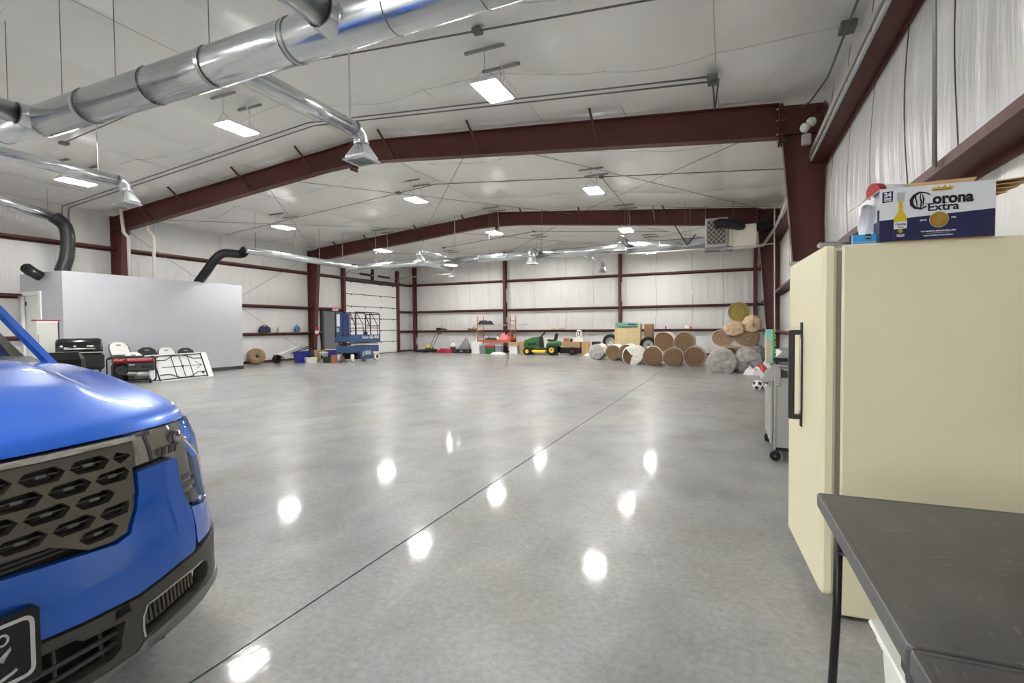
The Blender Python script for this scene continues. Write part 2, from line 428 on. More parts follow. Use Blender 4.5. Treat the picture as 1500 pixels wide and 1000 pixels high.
mb = MB(); mb.add([(-45, -60, -.02), (40, -60, -.02), (40, YF - .06, -.02), (-45, YF - .06, -.02)], [(0, 1, 2, 3)]); struct('floor_outside', mb, 'conduit_gray')

# girts (cold formed Z sections) as parts of their walls
ZP = [(0, -.065), (.006, -.065), (.006, -.004), (.203, -.004), (.203, .058), (.196, .058), (.196, .004), (0, .004)]
def girt(parent, axis, fixed, sign, a0, a1, z):
    mb = MB()
    if axis == 'y': mb.prism([(fixed + sign * (u + .012), z + w) for u, w in ZP], a0, a1, 'xz')
    else: mb.prism([(fixed + sign * (u + .012), z + w) for u, w in ZP], a0, a1, 'yz')
    obj('girt', mb, 'red_steel', parent)
C_ = .008
for z in (1.14, 2.245, 3.86):
    for a0, a1 in ((YF, FR[0] - C_), (FR[0] + C_, FR[1] - C_), (FR[1] + C_, FR[2] - C_), (FR[2] + C_, YB)):
        girt(wall_right, 'y', XR, -1, a0, a1, z)
girt(wall_left, 'y', XL, 1, YF, FR[0] - C_, 3.77)
for a0, a1 in ((FR[0] + C_, FR[1] - C_), (FR[1] + C_, FR[2] - C_), (FR[2] + C_, YB)): girt(wall_left, 'y', XL, 1, a0, a1, 3.77)
for z in (2.245, 1.14):
    for a0, a1 in ((YF, FR[0] - C_), (FR[0] + C_, 6.88), (11.95, FR[2] - C_)) + (((FR[2] + C_, 18.9),) if z > 2 else ((FR[2] + C_, 17.4),)) + ((23.1, YB),):
        girt(wall_left, 'y', XL, 1, a0, a1, z)
POSTX = (-16.62, -10.93, -4.86, 0.98)
for z in (1.14, 2.245, 3.77):
    e = [XL + .02] + list(POSTX) + [XR - .02]
    for a0, a1 in zip(e[:-1], e[1:]): girt(wall_back, 'x', YB, -1, a0, a1, z)
def ibeam(path, wid, tf=.014, tw=.010, axis='z'):
    """I section lofted along stations: each station = (outer point, inner point) in a plane y=const; wid along y"""
    mb = MB(); V = []
    for (o, i_, y) in path:
        o, i_ = Vector((o[0], 0, o[1])), Vector((i_[0], 0, i_[1])); d = (i_ - o).normalized() * tf
        w, t = wid / 2, tw / 2
        prof = [(o, -w), (o, w), (o + d, w), (o + d, t), (i_ - d, t), (i_ - d, w), (i_, w), (i_, -w), (i_ - d, -w), (i_ - d, -t), (o + d, -t), (o + d, -w)]
        V += [(p.x, y + q, p.z) for p, q in prof]
    n = 12; F = [tuple(range(11, -1, -1)), tuple(range((len(path) - 1) * n, len(path) * n))]
    for k in range(len(path) - 1):
        for j in range(n): F.append((k * n + j, k * n + (j + 1) % n, (k + 1) * n + (j + 1) % n, (k + 1) * n + j))
    mb.add(V, F, False); return mb
# back wall posts: I columns standing inside the girt line
for x in POSTX:
    mb = MB(); y0, y1 = YB - .245, YB - .02; w = .075; t = .006; zt = zc(x) - .06
    pr = [(x - w, y0), (x + w, y0), (x + w, y0 + .012), (x + t, y0 + .012), (x + t, y1 - .012), (x + w, y1 - .012), (x + w, y1), (x - w, y1), (x - w, y1 - .012), (x - t, y1 - .012), (x - t, y0 + .012), (x - w, y0 + .012)]
    mb.prism(pr, 0, zt, 'xy'); obj('post', mb, 'red_steel', wall_back)
# base channel at the foot of the walls
for nm, a, b_ in (('trim_1', (XL + .012, 11.95, 0), (XL + .06, 17.38, .09)), ('trim_2', (XL + .012, 23.12, 0), (XL + .06, YB - .02, .09)), ('trim_3', (XL + .06, YB - .06, 0), (XR - .02, YB - .012, .09)), ('trim_4', (XR - .06, YF, 0), (XR - .012, YB - .06, .09))):
    mb = MB(); mb.box(a, b_); struct(nm, mb, 'red_steel')
# insulation seams: thin tape lines
for y in (3.0, 4.15, 5.15, 6.25, 7.4, 8.5, 10.4, 12.2, 14.0):
    mb = MB(); pts = [(XR - .016 - .03 * sin(pi * k / 8), y + .03 * sin(y * 7 + k * .5), 2.31 + 1.48 * k / 8) for k in range(9)]
    mb.tube(pts, .0045 if y < 6 else .003, 4); obj('liner_seam', mb, 'seam_dark' if y < 6 else 'seam_line', wall_right)
    mb = MB(); pts = [(XR - .014 - .03 * sin(pi * k / 6), y + .03 * sin(y * 5 + k * .5), 3.93 + .85 * k / 6) for k in range(7)]
    mb.tube(pts, .004, 4); obj('liner_seam', mb, 'seam_line', wall_right)
for x in (-14.9, -13.1, -11.9, -9.3, -7.6, -6.2, -3.2, -1.6, -.3):
    for z0, z1 in ((1.21, 2.17), (2.31, 3.69), (3.84, zc(x) - .05)):
        mb = MB(); mb.tube([(x + .02 * sin(z0 * 3 + k), YB - .014 - .035 * sin(pi * k / 4), z0 + (z1 - z0) * k / 4) for k in range(5)], .005, 4)
        obj('liner_seam', mb, 'seam_line', wall_back)
for y in (2.8, 4.6, 6.2, 8.0, 10.3, 12.6, 14.4, 17.0):
    z0, z1 = 3.84, EAVE - .03
    mb = MB(); mb.tube([(XL + .014 + .03 * sin(pi * k / 4), y, z0 + (z1 - z0) * k / 4) for k in range(5)], .005, 4); obj('liner_seam', mb, 'seam_line', wall_left)

# ------------------------------------------------------------------ rigid steel frames
def steel_frame(Y, label):
    t = thing('steel_frame', label, 'steel frame', (XM, Y, 0))
    rt = lambda x: zc(x) - .015
    for s in (1, -1):
        X = lambda d: XM + s * (9.255 - d)       # d = distance in from that wall
        # column: outer flange on the wall line, inner flange leaning in
        mb = ibeam([((X(.03), 0), (X(.30), 0), Y), ((X(.03), 2.2), (X(.45), 2.2), Y), ((X(.03), 4.30), (X(.62), 4.30), Y), ((X(.03), rt(X(.03)) - .02), (X(.62), rt(X(.62)) - .02), Y)], .2)
        col = obj('column', mb, 'red_steel', t, world=True)
        st = MB(); st.bar((X(.05), Y - .06, 4.30), (X(.62), Y - .06, 4.34), .10, .012); st.bar((X(.07), Y - .012, rt(X(.1)) - .05), (X(.60), Y - .012, 4.36), .012, .05)
        obj('stiffener', st, 'red_steel', col, world=True)
        bot = [(.66, 4.31), (4.6, 4.675), (8.4, 5.02), (9.255, 5.05)]
        mb = ibeam([((X(d), rt(X(d))), (X(d), zb), Y) for d, zb in bot], .2)
        raf = obj('rafter', mb, 'red_steel', t, world=True)
        sp = MB(); sp.box((X(.625) - .012, Y - .1, 4.20), (X(.625) + .012, Y + .1, rt(X(.65)) - .01)); sp.box((X(.66) - .012, Y - .1, 4.20), (X(.66) + .012, Y + .1, rt(X(.65)) - .01))
        obj('splice_plate', sp, 'red_steel', raf, world=True)
        for z in (4.26, 4.36, 4.58, 4.76):
            for yy in (-.05, .05):
                b_ = MB(); b_.tube([(X(.585), Y + yy, z), (X(.70), Y + yy, z)], .014, 6); obj('bolt', b_, 'bolt_zinc', raf, world=True)
        # flange braces from the purlins down to the rafter
        for d in (2.0, 3.6, 6.0, 8.1):
            if s > 0 and d < 3: continue
            zb = 4.31 + (d - .66) * .0918
            fb = MB(); fb.bar((X(d) - .0, Y - .03, zb + .05), (X(d) - .0, Y - .62, zc(X(d)) - .02), .035, .035); obj('flange_brace', fb, 'red_steel', t, world=True)
    pk = MB(); pk.box((XM - .035, Y - .1, 4.92), (XM + .035, Y + .1, rt(XM) - .01)); obj('ridge_plate', pk, 'red_steel', t, world=True)
    for z in (4.955, 5.12, 5.35, 5.48):
        for yy in (-.05, .05):
            b_ = MB(); b_.tube([(XM - .06, Y + yy, z), (XM + .06, Y + yy, z)], .013, 6); obj('bolt', b_, 'bolt_zinc', t, world=True)
    return t
steel_frame(FR[1], 'dark red steel portal frame nearest the camera, its knee meeting the wall above the fridge')
steel_frame(FR[2], 'dark red steel portal frame farther off, its column standing beside the gray exit door')
# bracing rods
def rod(name, a, b, r, label, m_='conduit_gray', cat='brace rod'):
    mb = MB(); mb.tube([a, b], r, 5); o = obj(name, mb, m_); tag(o, label, cat); return o
for i, (x0, x1, lab) in enumerate(((1.1, -4.8, 'near the right wall'), (-4.9, -10.9, 'under the ridge'), (-11.0, -16.7, 'near the left wall'))):
    for (ya, yb, bay) in ((FR[1] + .12, FR[2] - .12, 'bay between red frames'), (FR[2] + .12, YB - .1, 'last bay by the back wall')):
        rod('brace_rod', (x0, ya, zc(x0) - .12), (x1, yb, zc(x1) - .12), .008, f'roof rod slanting leftward {lab}, {bay}')
        rod('brace_rod', (x1, ya, zc(x1) - .14), (x0, yb, zc(x0) - .14), .008, f'roof rod slanting rightward {lab}, {bay}')
rod('brace_rod', (XL + .12, FR[1] + .2, 4.45), (XL + .12, FR[2] - .2, .25), .008, 'thin wall brace rod falling from the near left column toward the floor')
rod('brace_rod', (XL + .10, FR[1] + .2, .3), (XL + .10, FR[2] - .2, 4.45), .008, 'thin wall brace rod rising toward the far left column top')

# ------------------------------------------------------------------ office room in the left corner
K['office_paint'] = mat('office_paint', srgb(186, 187, 193), .55, var=.02, var_scale=2)
OX, OY0, OY1, OZ = -15.13, 6.92, 11.88, 2.815
DX0, DX1, DZ = -17.0, -16.17, 2.28
mb = MB(); mb.box((OX - .12, OY0, 0), (OX, OY1, OZ)); wo = struct('wall_office', mb, 'office_paint')
mb = MB()
mb.add([(x, y, z) for y in (OY0, OY0 + .12) for x, z in ((XL + .05, 0), (DX0, 0), (DX0, DZ), (DX1, DZ), (DX1, 0), (OX - .12, 0), (OX - .12, OZ), (XL + .05, OZ))],
       [(0, 1, 2, 7), (2, 3, 6, 7), (3, 4, 5, 6), (15, 10, 9, 8), (15, 14, 11, 10), (14, 13, 12, 11), (7, 6, 14, 15), (1, 9, 10, 2), (2, 10, 11, 3), (3, 11, 12, 4), (0, 7, 15, 8), (5, 13, 14, 6)])
struct('wall_office_front', mb, 'office_paint')
mb = MB(); mb.box((XL + .25, OY1 - .12, 0), (OX - .12, OY1, OZ)); struct('wall_office_end', mb, 'office_paint')
mb = MB(); mb.box((XL + .25, OY0 + .12, OZ - .1), (OX - .12, OY1 - .12, OZ - .02)); struct('ceiling_office', mb, 'office_paint')
mb = MB(); mb.box((OX, OY0, .0), (OX + .012, OY1 + .012, .11)); struct('baseboard_office', mb, 'dark_gray')
# office door with its white frame
mb = MB(); mb.box((DX0, OY0 + .05, .01), (DX1, OY0 + .09, DZ)); d3 = struct('door_3', mb, 'white_paint')
for a, b_ in (((DX0 - .07, OY0 - .025, 0), (DX0 + .03, OY0 + .02, DZ + .07)), ((DX1 - .03, OY0 - .025, 0), (DX1 + .07, OY0 + .02, DZ + .07)), ((DX0 + .03, OY0 - .025, DZ - .03), (DX1 - .03, OY0 + .02, DZ + .07))):
    mb = MB(); mb.box(a, b_); obj('door_casing', mb, 'white_paint', d3)
for z in (.25, 1.1, 2.0):
    mb = MB(); mb.box((DX0 + .03, OY0 + .03, z), (DX0 + .06, OY0 + .05, z + .1)); obj('hinge', mb, 'dark_gray', d3)
mb = MB(); mb.lathe([(.012, 0), (.012, -.04), (.028, -.045), (.03, -.065), (.001, -.075)], (DX1 - .08, OY0 + .05, 1.0), 'y', 10); obj('knob', mb, 'steel', d3)
mb = MB(); mb.box((OX + .001, OY0 + .55, .38), (OX + .009, OY0 + .62, .50)); tag(obj('outlet_cover', mb, 'white_plastic'), 'white electrical outlet cover low on the gray office wall', 'outlet')

# ------------------------------------------------------------------ overhead door on the left wall
DY0, DY1, DH = 19.02, 22.98, 3.64
mb = MB(); mb.box((XL + .05, DY0, 0), (XL + .09, DY1, .02)); d1 = struct('door_1', mb, 'black_rubber')
np_ = 6; ph = (DH - .02) / np_
for k in range(np_):
    z0 = .02 + k * ph + .016; z1 = .02 + (k + 1) * ph - .016
    mb = MB(); mb.box((XL + .05, DY0, z0), (XL + .105, DY1, z1)); pn = obj('door_panel', mb, 'white_paint', d1)
    for y in (DY0 + .35, DY0 + 1.35, DY1 - 1.35, DY1 - .3):
        h = MB(); h.box((XL + .105, y - .03, z1 - .05), (XL + .12, y + .03, z1 + .02)); obj('hinge', h, 'dark_gray', pn)
    sm = MB(); sm.box((XL + .06, DY0, z1 + .0), (XL + .104, DY1, z1 + .032)); obj('joint_strip', sm, 'black_rubber', d1)
for y in (DY0 - .06, DY1 + .06):
    mb = MB(); pts = [(XL + .12, y, .05), (XL + .12, y, DH + .05)] + arc((XL + .55, y, DH + .05), .43, pi, pi / 2, 6) + [(XL + 3.6, y, DH + .55)]
    mb.tube(pts, .03, 6); obj('door_track', mb, 'steel', d1)
    mb = MB(); yo = y + (-.16 if y < 20 else .16); mb.box((XL + .02, min(y, yo) - .02, 0), (XL + .2, max(y, yo) - .02 if y > 20 else y - .04, 4.5)); obj('door_jamb', mb, 'red_steel', d1)
mb = MB(); mb.box((XL + .02, DY0, DH + .03), (XL + .16, DY1, DH + .17)); obj('door_header', mb, 'dark_gray', d1)
mb = MB(); mb.tube([(XL + .22, DY0 - .1, DH + .42), (XL + .22, DY1 + .1, DH + .42)], .014, 6); obj('spring_shaft', mb, 'steel', d1)
for y0, y1 in ((19.9, 20.7), (21.3, 22.3)):
    mb = MB(); n = 60; mb.tube([(XL + .22 + .045 * cos(k * 1.1), y0 + (y1 - y0) * k / n, DH + .42 + .045 * sin(k * 1.1)) for k in range(n + 1)], .018, 5); obj('torsion_spring', mb, 'black_plastic', d1)
mb = MB(); mb.box((XL + .02, 20.95, DH + .2), (XL + .2, 21.02, DH + .95)); obj('spring_bracket', mb, 'dark_gray', d1)

# gray exit door
K['door_gray'] = mat('door_gray', srgb(112, 112, 116), .5)
MY0, MY1, MH = 17.52, 18.46, 2.13
mb = MB(); mb.box((XL + .06, MY0, .01), (XL + .11, MY1, MH)); d2 = struct('door_2', mb, 'door_gray')
for a, b_ in (((XL + .02, MY0 - .12, 0), (XL + .16, MY0 - .005, MH + .06)), ((XL + .02, MY1 + .005, 0), (XL + .16, MY1 + .12, MH + .06)), ((XL + .02, MY0 - .005, MH + .005), (XL + .16, MY1 + .005, MH + .06))):
    mb = MB(); mb.box(a, b_); obj('door_jamb', mb, 'dark_gray', d2)
mb = MB(); mb.lathe([(.012, 0), (.012, .05), (.035, .055), (.038, .08), (.001, .095)], (XL + .11, MY1 - .1, 1.0), 'x', 10); obj('knob', mb, 'bolt_zinc', d2)

# ------------------------------------------------------------------ hanging light panels
def light_panel(loc, label):
    x, y, z = loc
    t = thing('ceiling_light', label, 'ceiling light', loc, 0, 'hanging light panels')
    mb = MB(); mb.cbox((0, 0, .035), (.40, .66, .05), bev=.012); obj('housing', mb, 'fixture', t)
    mb = MB(); mb.box((-.18, -.31, 0), (.18, .31, .011)); obj('diffuser', mb, 'lamp_white', t)
    top = zc(x) - z - .06
    for s in (-1, 1):
        mb = MB(); yy = s * .27
        mb.tube([(-.17, yy, .06), (0, yy, .2), (.17, yy, .06)], .004, 4); mb.tube([(0, yy, .2), (0, yy, top)], .004, 4); obj('hanger_wire', mb, 'conduit_gray', t)
        mb = MB(); mb.box((-.3, yy - .02, top - .005), (.3, yy + .02, top + .03)); obj('strut_bracket', mb, 'conduit_gray', t)
    mb = MB(); mb.tube([(.02, .22, .06), (.05, .22, .2), (.09, .20, .32), (.05, .16, top)], .007, 5); obj('power_cord', mb, 'white_plastic', t)
    return t
CI = {-3.1: 0, -8.3: 1, -13.5: 2}
ORD = ('nearest', 'second', 'third', 'farthest')
for col_x, z, nm in ((-3.1, 4.66, 'near the right wall'), (-8.3, 4.99, 'under the ridge'), (-13.5, 4.66, 'near the left wall')):
    for k, (y, dx, dz) in enumerate(((6.5, 0, 0), (12.2, 0, 0), (16.12, (.05, .62, .95)[CI[col_x]], (-.29, -.33, -.29)[CI[col_x]]), (21.7, (0, .2, .75)[CI[col_x]], -.23))):
        light_panel((col_x + dx, y, z + dz), f'white hanging light panel {ORD[k]} from the camera in the row {nm}')
    for y in (.8, -4.6):
        light_panel((col_x, y, z), 'white hanging light panel behind the viewpoint near the front wall')

# ------------------------------------------------------------------ round ducts
def ring(parent, c, axis, r, m_='galv_seam'):
    mb = MB(); n = 20
    if axis == 'x': pts = [(c[0], c[1] + r * cos(2 * pi * k / n), c[2] + r * sin(2 * pi * k / n)) for k in range(n)]
    else: pts = [(c[0] + r * cos(2 * pi * k / n), c[1], c[2] + r * sin(2 * pi * k / n)) for k in range(n)]
    mb.tube(pts, .0045, 5, closed=True); obj('seam_ring', mb, m_, parent, world=True)
def boot(parent, c, r, w, d, h):
    """flared register boot: round neck on top, rectangular mouth below; c = centre of the neck"""
    mb = MB(); n = 16; V = []
    ring0 = [(c[0] + r * cos(2 * pi * k / n), c[1] + r * sin(2 * pi * k / n), c[2]) for k in range(n)]
    def sq(k, w_, d_):
        a = 2 * pi * k / n; x, y = cos(a), sin(a); m_ = max(abs(x), abs(y)); return (x / m_ * w_ / 2, y / m_ * d_ / 2)
    r1 = [(c[0] + sq(k, w * .96, d * .96)[0], c[1] + sq(k, w * .96, d * .96)[1], c[2] - h * .8) for k in range(n)]
    r2 = [(c[0] + sq(k, w * .96, d * .96)[0], c[1] + sq(k, w * .96, d * .96)[1], c[2] - h) for k in range(n)]
    r3 = [(c[0] + sq(k, w * 1.12, d * 1.12)[0], c[1] + sq(k, w * 1.12, d * 1.12)[1], c[2] - h) for k in range(n)]
    r4 = [(p[0], p[1], p[2] - .02) for p in r3]; r5 = [(c[0] + sq(k, w * .9, d * .9)[0], c[1] + sq(k, w * .9, d * .9)[1], c[2] - h - .02) for k in range(n)]
    r6 = [(p[0], p[1], p[2] + .03) for p in r5]
    rs = [ring0, r1, r2, r3, r4, r5, r6]; V = [p for q in rs for p in q]
    F = [(i * n + k, i * n + (k + 1) % n, (i + 1) * n + (k + 1) % n, (i + 1) * n + k) for i in range(len(rs) - 1) for k in range(n)]
    F.append(tuple(range((len(rs) - 1) * n, len(rs) * n)))
    mb.add(V, F, False); b = obj('register_boot', mb, 'galvanized', parent, world=True)
    for k in range(5):
        q = MB(); x = c[0] - w * .36 + w * .72 * k / 4; q.bar((x, c[1] - d * .44, c[2] - h - .012), (x, c[1] + d * .44, c[2] - h - .012), .012, .02); obj('louver', q, 'gray_light', b, world=True)
def strap(parent, x, y, z0, wide=.03):
    mb = MB(); z1 = zc(x) - .03
    mb.add([(x - wide / 2, y, z0), (x + wide / 2, y, z0), (x + wide / 2, y, z1), (x - wide / 2, y, z1), (x - wide / 2, y + .004, z0), (x + wide / 2, y + .004, z0), (x + wide / 2, y + .004, z1), (x - wide / 2, y + .004, z1)],
           [(0, 1, 2, 3), (7, 6, 5, 4), (0, 4, 5, 1), (1, 5, 6, 2), (2, 6, 7, 3), (3, 7, 4, 0)]); obj('hanger_strap', mb, 'galvanized', parent, world=True)
def hanger_rod(parent, x, y, z0, m_='conduit_dark'):
    mb = MB(); mb.tube([(x, y, z0), (x, y, zc(x) - .02)], .005, 5); obj('hanger_rod', mb, m_, parent, world=True)
    mb = MB(); mb.tube([(x, y, z0), (x, y, z0 + .04)], .014, 6); obj('rod_clip', mb, 'black_plastic', parent, world=True)
def branch(parent, x, ym, y1, z, r, drop, w, d):
    """pipe from the main duct at ym to y1, elbow down, boot"""
    s = 1 if y1 > ym else -1; R = r * 1.5
    mb = MB(); mb.tube([(x, ym, z), (x, y1 - s * R, z)], r, 16); obj('branch_pipe', mb, 'galvanized', parent, world=True)
    mb = MB(); pts = [(x, y1 - s * R + s * R * sin(a), z - R + R * cos(a)) for a in [pi / 2 * k / 5 for k in range(6)]] + [(x, y1, z - R - drop)]
    mb.tube(pts, r * 1.02, 16); obj('elbow', mb, 'galvanized', parent, world=True)
    ring(parent, (x, y1 - s * R, z), 'y', r * 1.03)
    boot(parent, (x, y1, z - R - drop), r, w, d, .2)
# near system
ZD, YD = 4.0, 3.54
t = thing('round_duct', 'large shiny round duct running across the ceiling nearest the camera, with branch pipes', 'duct', (-4, YD, ZD))
for x0, x1, r in ((-12.2, -8.05, .135), (-8.05, 1.0, .195)):
    mb = MB(); mb.tube([(x0, YD, ZD), (x1, YD, ZD)], r, 28); obj('duct_section', mb, 'galvanized', t, world=True)
mb = MB(); mb.tube([(-8.2, YD, ZD), (-8.0, YD, ZD)], [.137, .197], 28); obj('reducer', mb, 'galvanized', t, world=True)
for x in (-9.0, -7.0, -5.8, -4.85, -3.75, -3.7, -2.6, -1.75): ring(t, (x, YD, ZD), 'x', .199 if x > -8 else .139)
for x in (-3.72, -7.05, -4.85): 
    mb = MB(); mb.tube([(x - .02, YD, ZD), (x + .03, YD, ZD)], .2, 28, caps=False); obj('joint_band', mb, 'steel', t, world=True)
for x in (-8.9, -7.6, -6.5, -4.9, -2.9): hanger_rod(t, x, YD, ZD + (.2 if x > -8 else .14))
branch(t, -4.63, YD, 5.52, ZD, .098, .03, .34, .30)
branch(t, -10.05, YD, 5.60, ZD, .098, .03, .34, .30)
strap(t, -4.63, 5.30, ZD + .1); strap(t, -10.05, 5.15, ZD + .1)
for x, r in ((-8.05, .125), (-3.17, .14)):
    mb = MB(); mb.tube([(x, YD - .1, ZD), (x, -2.2, ZD)], r, 18); obj('branch_pipe', mb, 'galvanized', t, world=True)
    mb = MB(); mb.tube([(x, YD - .26, ZD), (x, YD - .05, ZD)], [r * 1.03, r * 1.25], 18, caps=False); obj('saddle_tee', mb, 'galvanized', t, world=True)
    ring(t, (x, YD - .27, ZD), 'y', r * 1.05)
for y in (2.2, .6): hanger_rod(t, -8.05, y, ZD + .13); hanger_rod(t, -3.17, y, ZD + .15)
# far system
ZF, YFD = 3.80, 16.12
t = thing('round_duct', 'slim shiny round duct running across the hall in front of the farther red frame', 'duct', (-7, YFD, ZF))
XD = -13.85
mb = MB(); mb.tube([(XD, 11.0, ZF), (XD, YFD - .2, ZF)] + [(XD + .2 - .2 * cos(a), YFD - .2 + .2 * sin(a), ZF) for a in (pi / 8, pi / 4, 3 * pi / 8, pi / 2)] + [(-9.6, YFD, ZF)], .112, 16); obj('duct_section', mb, 'galvanized', t, world=True)
for x0, x1, r in ((-9.7, -6.2, .125), (-6.2, -3.0, .15), (-3.0, -.62, .185)):
    mb = MB(); mb.tube([(x0, YFD, ZF), (x1, YFD, ZF)], r, 20); obj('duct_section', mb, 'galvanized', t, world=True); ring(t, (x0 + .05, YFD, ZF), 'x', r + .004, 'steel')
for x in (-12.4, -11.0, -8.3, -7.2, -4.8, -2.0, -1.3): ring(t, (x, YFD, ZF), 'x', .12 if x < -9.6 else (.13 if x < -6.2 else (.155 if x < -3 else .19)), 'steel')
branch(t, -9.25, YFD, 13.75, ZF + .03, .085, .02, .28, .26)
branch(t, -10.75, YFD, 18.4, ZF, .08, .02, .26, .24)
branch(t, -6.05, YFD, 15.55, ZF + .05, .11, .06, .32, .28)
branch(t, -4.62, YFD, 19.6, ZF, .08, .02, .26, .24)
branch(t, -2.95, YFD, 14.75, ZF + .1, .10, .02, .34, .3)
for y in (11.4, 13.0, 14.1, 15.3): strap(t, XD, y, ZF + .11)
for x in (-12.9, -9.3): strap(t, x, YFD, ZF + .12)
for x, y in ((-1.25, 15.95), (-1.12, 15.95), (-5.9, YFD), (-7.9, YFD)): hanger_rod(t, x, y, ZF + .15, 'conduit_gray')
for a, b_ in (((-1.9, 15.7, 4.95), (-1.18, 15.7, 3.72)), ((-1.18, 15.7, 3.72), (-.95, 15.7, 4.0))):
    mb = MB(); mb.bar(a, b_, .035, .035); obj('support_angle', mb, 'black_plastic', t, world=True)
mb = MB(); mb.bar((-3.0, YFD - .2, 3.60), (.3, YFD - .2, 3.60), .03); obj('support_rail', mb, 'steel', t, world=True)

# unit heater hung beside the far duct
K['cream_metal'] = mat('cream_metal', srgb(226, 222, 206), .4)
K['core_brown'] = mat('core_brown', srgb(96, 84, 70), .6)
t = thing('unit_heater', 'gray and cream hanging furnace with a lattice grille near the right wall', 'heater', (0, 15.9, 3.55))
mb = MB(); mb.cbox((-.38, 15.85, 3.99), (.60, .7, .82), bev=.015); obj('cabinet', mb, 'gray_light', t, world=True)
mb = MB(); mb.box((-.63, 15.47, 3.66), (-.13, 15.5, 4.32)); gp = obj('grille_recess', mb, 'core_brown', t, world=True)
for k in range(-5, 6):
    for s in (1, -1):
        # diagonal slat clipped to the opening
        x0, x1, z0, z1 = -.63, -.13, 3.66, 4.32; cx = -.38 + k * .13; cz = 3.99
        pts = []
        for tt in [i * .01 for i in range(-60, 61)]:
            x, z = cx + tt, cz + s * tt * 1.05
            if x0 <= x <= x1 and z0 <= z <= z1: pts.append((x, 15.462 + (.008 if s > 0 else 0), z))
        if len(pts) > 3:
            mb = MB(); mb.bar(pts[0], pts[-1], .022, .006); obj('lattice_bar', mb, 'white_paint', t, world=True)
mb = MB(); mb.cbox((.29, 15.92, 3.87), (.74, .66, .60), bev=.015); obj('plenum', mb, 'cream_metal', t, world=True)
mb = MB(); mb.bar((-.72, 15.46, 3.55), (.05, 15.46, 3.55), .04); mb.bar((-.72, 16.2, 3.55), (.05, 16.2, 3.55), .04); obj('hanger_rail', mb, 'galv_seam', t, world=True)
for x, y in ((.05, 15.5), (-.7, 16.15)):
    mb = MB(); mb.tube([(x, y, 3.56), (x, y, zc(x) - .02)], .007, 5); obj('hanger_rod', mb, 'conduit_gray', t, world=True)

# flexible black hoses
def flex(pts, r, label, m_='black_flex'):
    mb = MB(); P = [Vector(p) for p in pts]; out = []; rad = []; n = 14; k_ = 0
    Q = [P[0] * 2 - P[1]] + P + [P[-1] * 2 - P[-2]]
    for i in range(1, len(Q) - 2):
        a, b, c, d = Q[i - 1:i + 3]
        for k in range(n):
            u = k / n
            out.append(.5 * ((2 * b) + (c - a) * u + (2 * a - 5 * b + 4 * c - d) * u * u + (3 * b - a - 3 * c + d) * u ** 3)); rad.append(r * (1 + (.09 if k_ % 2 else -.07))); k_ += 1
    out.append(P[-1]); rad.append(r)
    mb.tube(out, rad, 14); o = obj('flexible_duct', mb, m_); tag(o, label, 'duct hose'); return o
flex([(-15.700, 7.043, 4.217), (-15.700, 7.251, 4.067), (-15.700, 7.330, 3.783), (-15.700, 7.301, 3.253), (-15.700, 7.175, 2.837)], .15, 'thick black flexible duct dropping from the ceiling onto the office roof corner')
flex([(-15.900, 6.841, 2.694), (-15.900, 6.682, 2.782), (-16.100, 6.636, 2.906)], .12, 'short black hose end poking above the office door wall')
flex([(-13.85, 11.05, 3.80), (-14.100, 11.052, 3.690), (-14.400, 10.720, 3.688), (-14.600, 10.567, 3.492), (-14.900, 10.482, 3.121), (-15.350, 10.520, 2.806)], .13, 'black flexible duct bending from the far duct down to the office roof')
flex([(-0.436, 15.350, 4.161), (-0.258, 15.350, 4.222), (-0.011, 15.400, 4.171), (0.434, 15.800, 4.109), (0.854, 16.200, 4.183), (1.30, 16.6, 4.42)], .12, 'dark flexible hose linking the unit heater to the right wall')
# smooth spiral pipe feeding the left hose
t = thing('round_duct', 'narrow silver pipe in the left corner feeding the black hose above the office', 'duct', (-15.700, 6.536, 4.314))
mb = MB(); mb.tube([(-15.700, 5.365, 4.515), (-15.700, 7.071, 4.205)], .13, 16); obj('duct_section', mb, 'galvanized', t, world=True)
p = (-15.700, 6.934, 4.263)
strap(t, p[0], p[1], p[2] + .1)
# white vent pipes rising from the office roof
for pts, lab in ((((-16.300, 9.104, 3.078), (-16.300, 9.093, 4.061), (-16.300, 8.970, 4.200), (-16.300, 8.916, 4.863)), 'white plastic vent pipe beside the near left column'),
                 (((-15.900, 9.551, 2.958), (-15.900, 9.563, 4.145), (-15.900, 9.394, 4.320), (-15.900, 9.358, 5.077)), 'white plastic vent pipe rising in front of the near left rafter')):
    mb = MB(); base = pts[0]; pts = [(base[0], base[1], OZ - .03)] + list(pts[1:]); 
    mb.tube(pts, .045, 10); tag(obj('vent_pipe', mb, 'white_pvc'), lab, 'pipe')

# ------------------------------------------------------------------ conduits
def conduit(pts, r, label, m_='conduit_gray', boxes=(), cat='conduit'):
    t = thing('conduit', label, cat, pts[0])
    mb = MB(); mb.tube(pts, r, 6); obj('tube', mb, m_, t, world=True)
    for (p, d) in boxes:
        b = MB(); b.cbox(p, d, bev=.008); obj('junction_box', b, m_, t, world=True)
    return t
def roofline(y, x0, x1, dz=.06, n=10): 
    xs_ = [x0 + (x1 - x0) * k / n for k in range(n + 1)] + ([XM] if min(x0, x1) < XM < max(x0, x1) else [])
    xs_.sort(reverse=x0 > x1); return [(x, y, zc(x) - dz) for x in xs_]
conduit(roofline(5.78, 1.3, -12.4), .012, 'gray conduit crossing the ceiling above the nearest light panels', 'conduit_dark', [((-2.97, 5.78, zc(-2.97) - .06), (.12, .12, .06)), ((-12.4, 5.78, zc(-12.4) - .07), (.14, .14, .06)), ((-8.2, 5.78, zc(-8.2) - .06), (.12, .12, .06))])
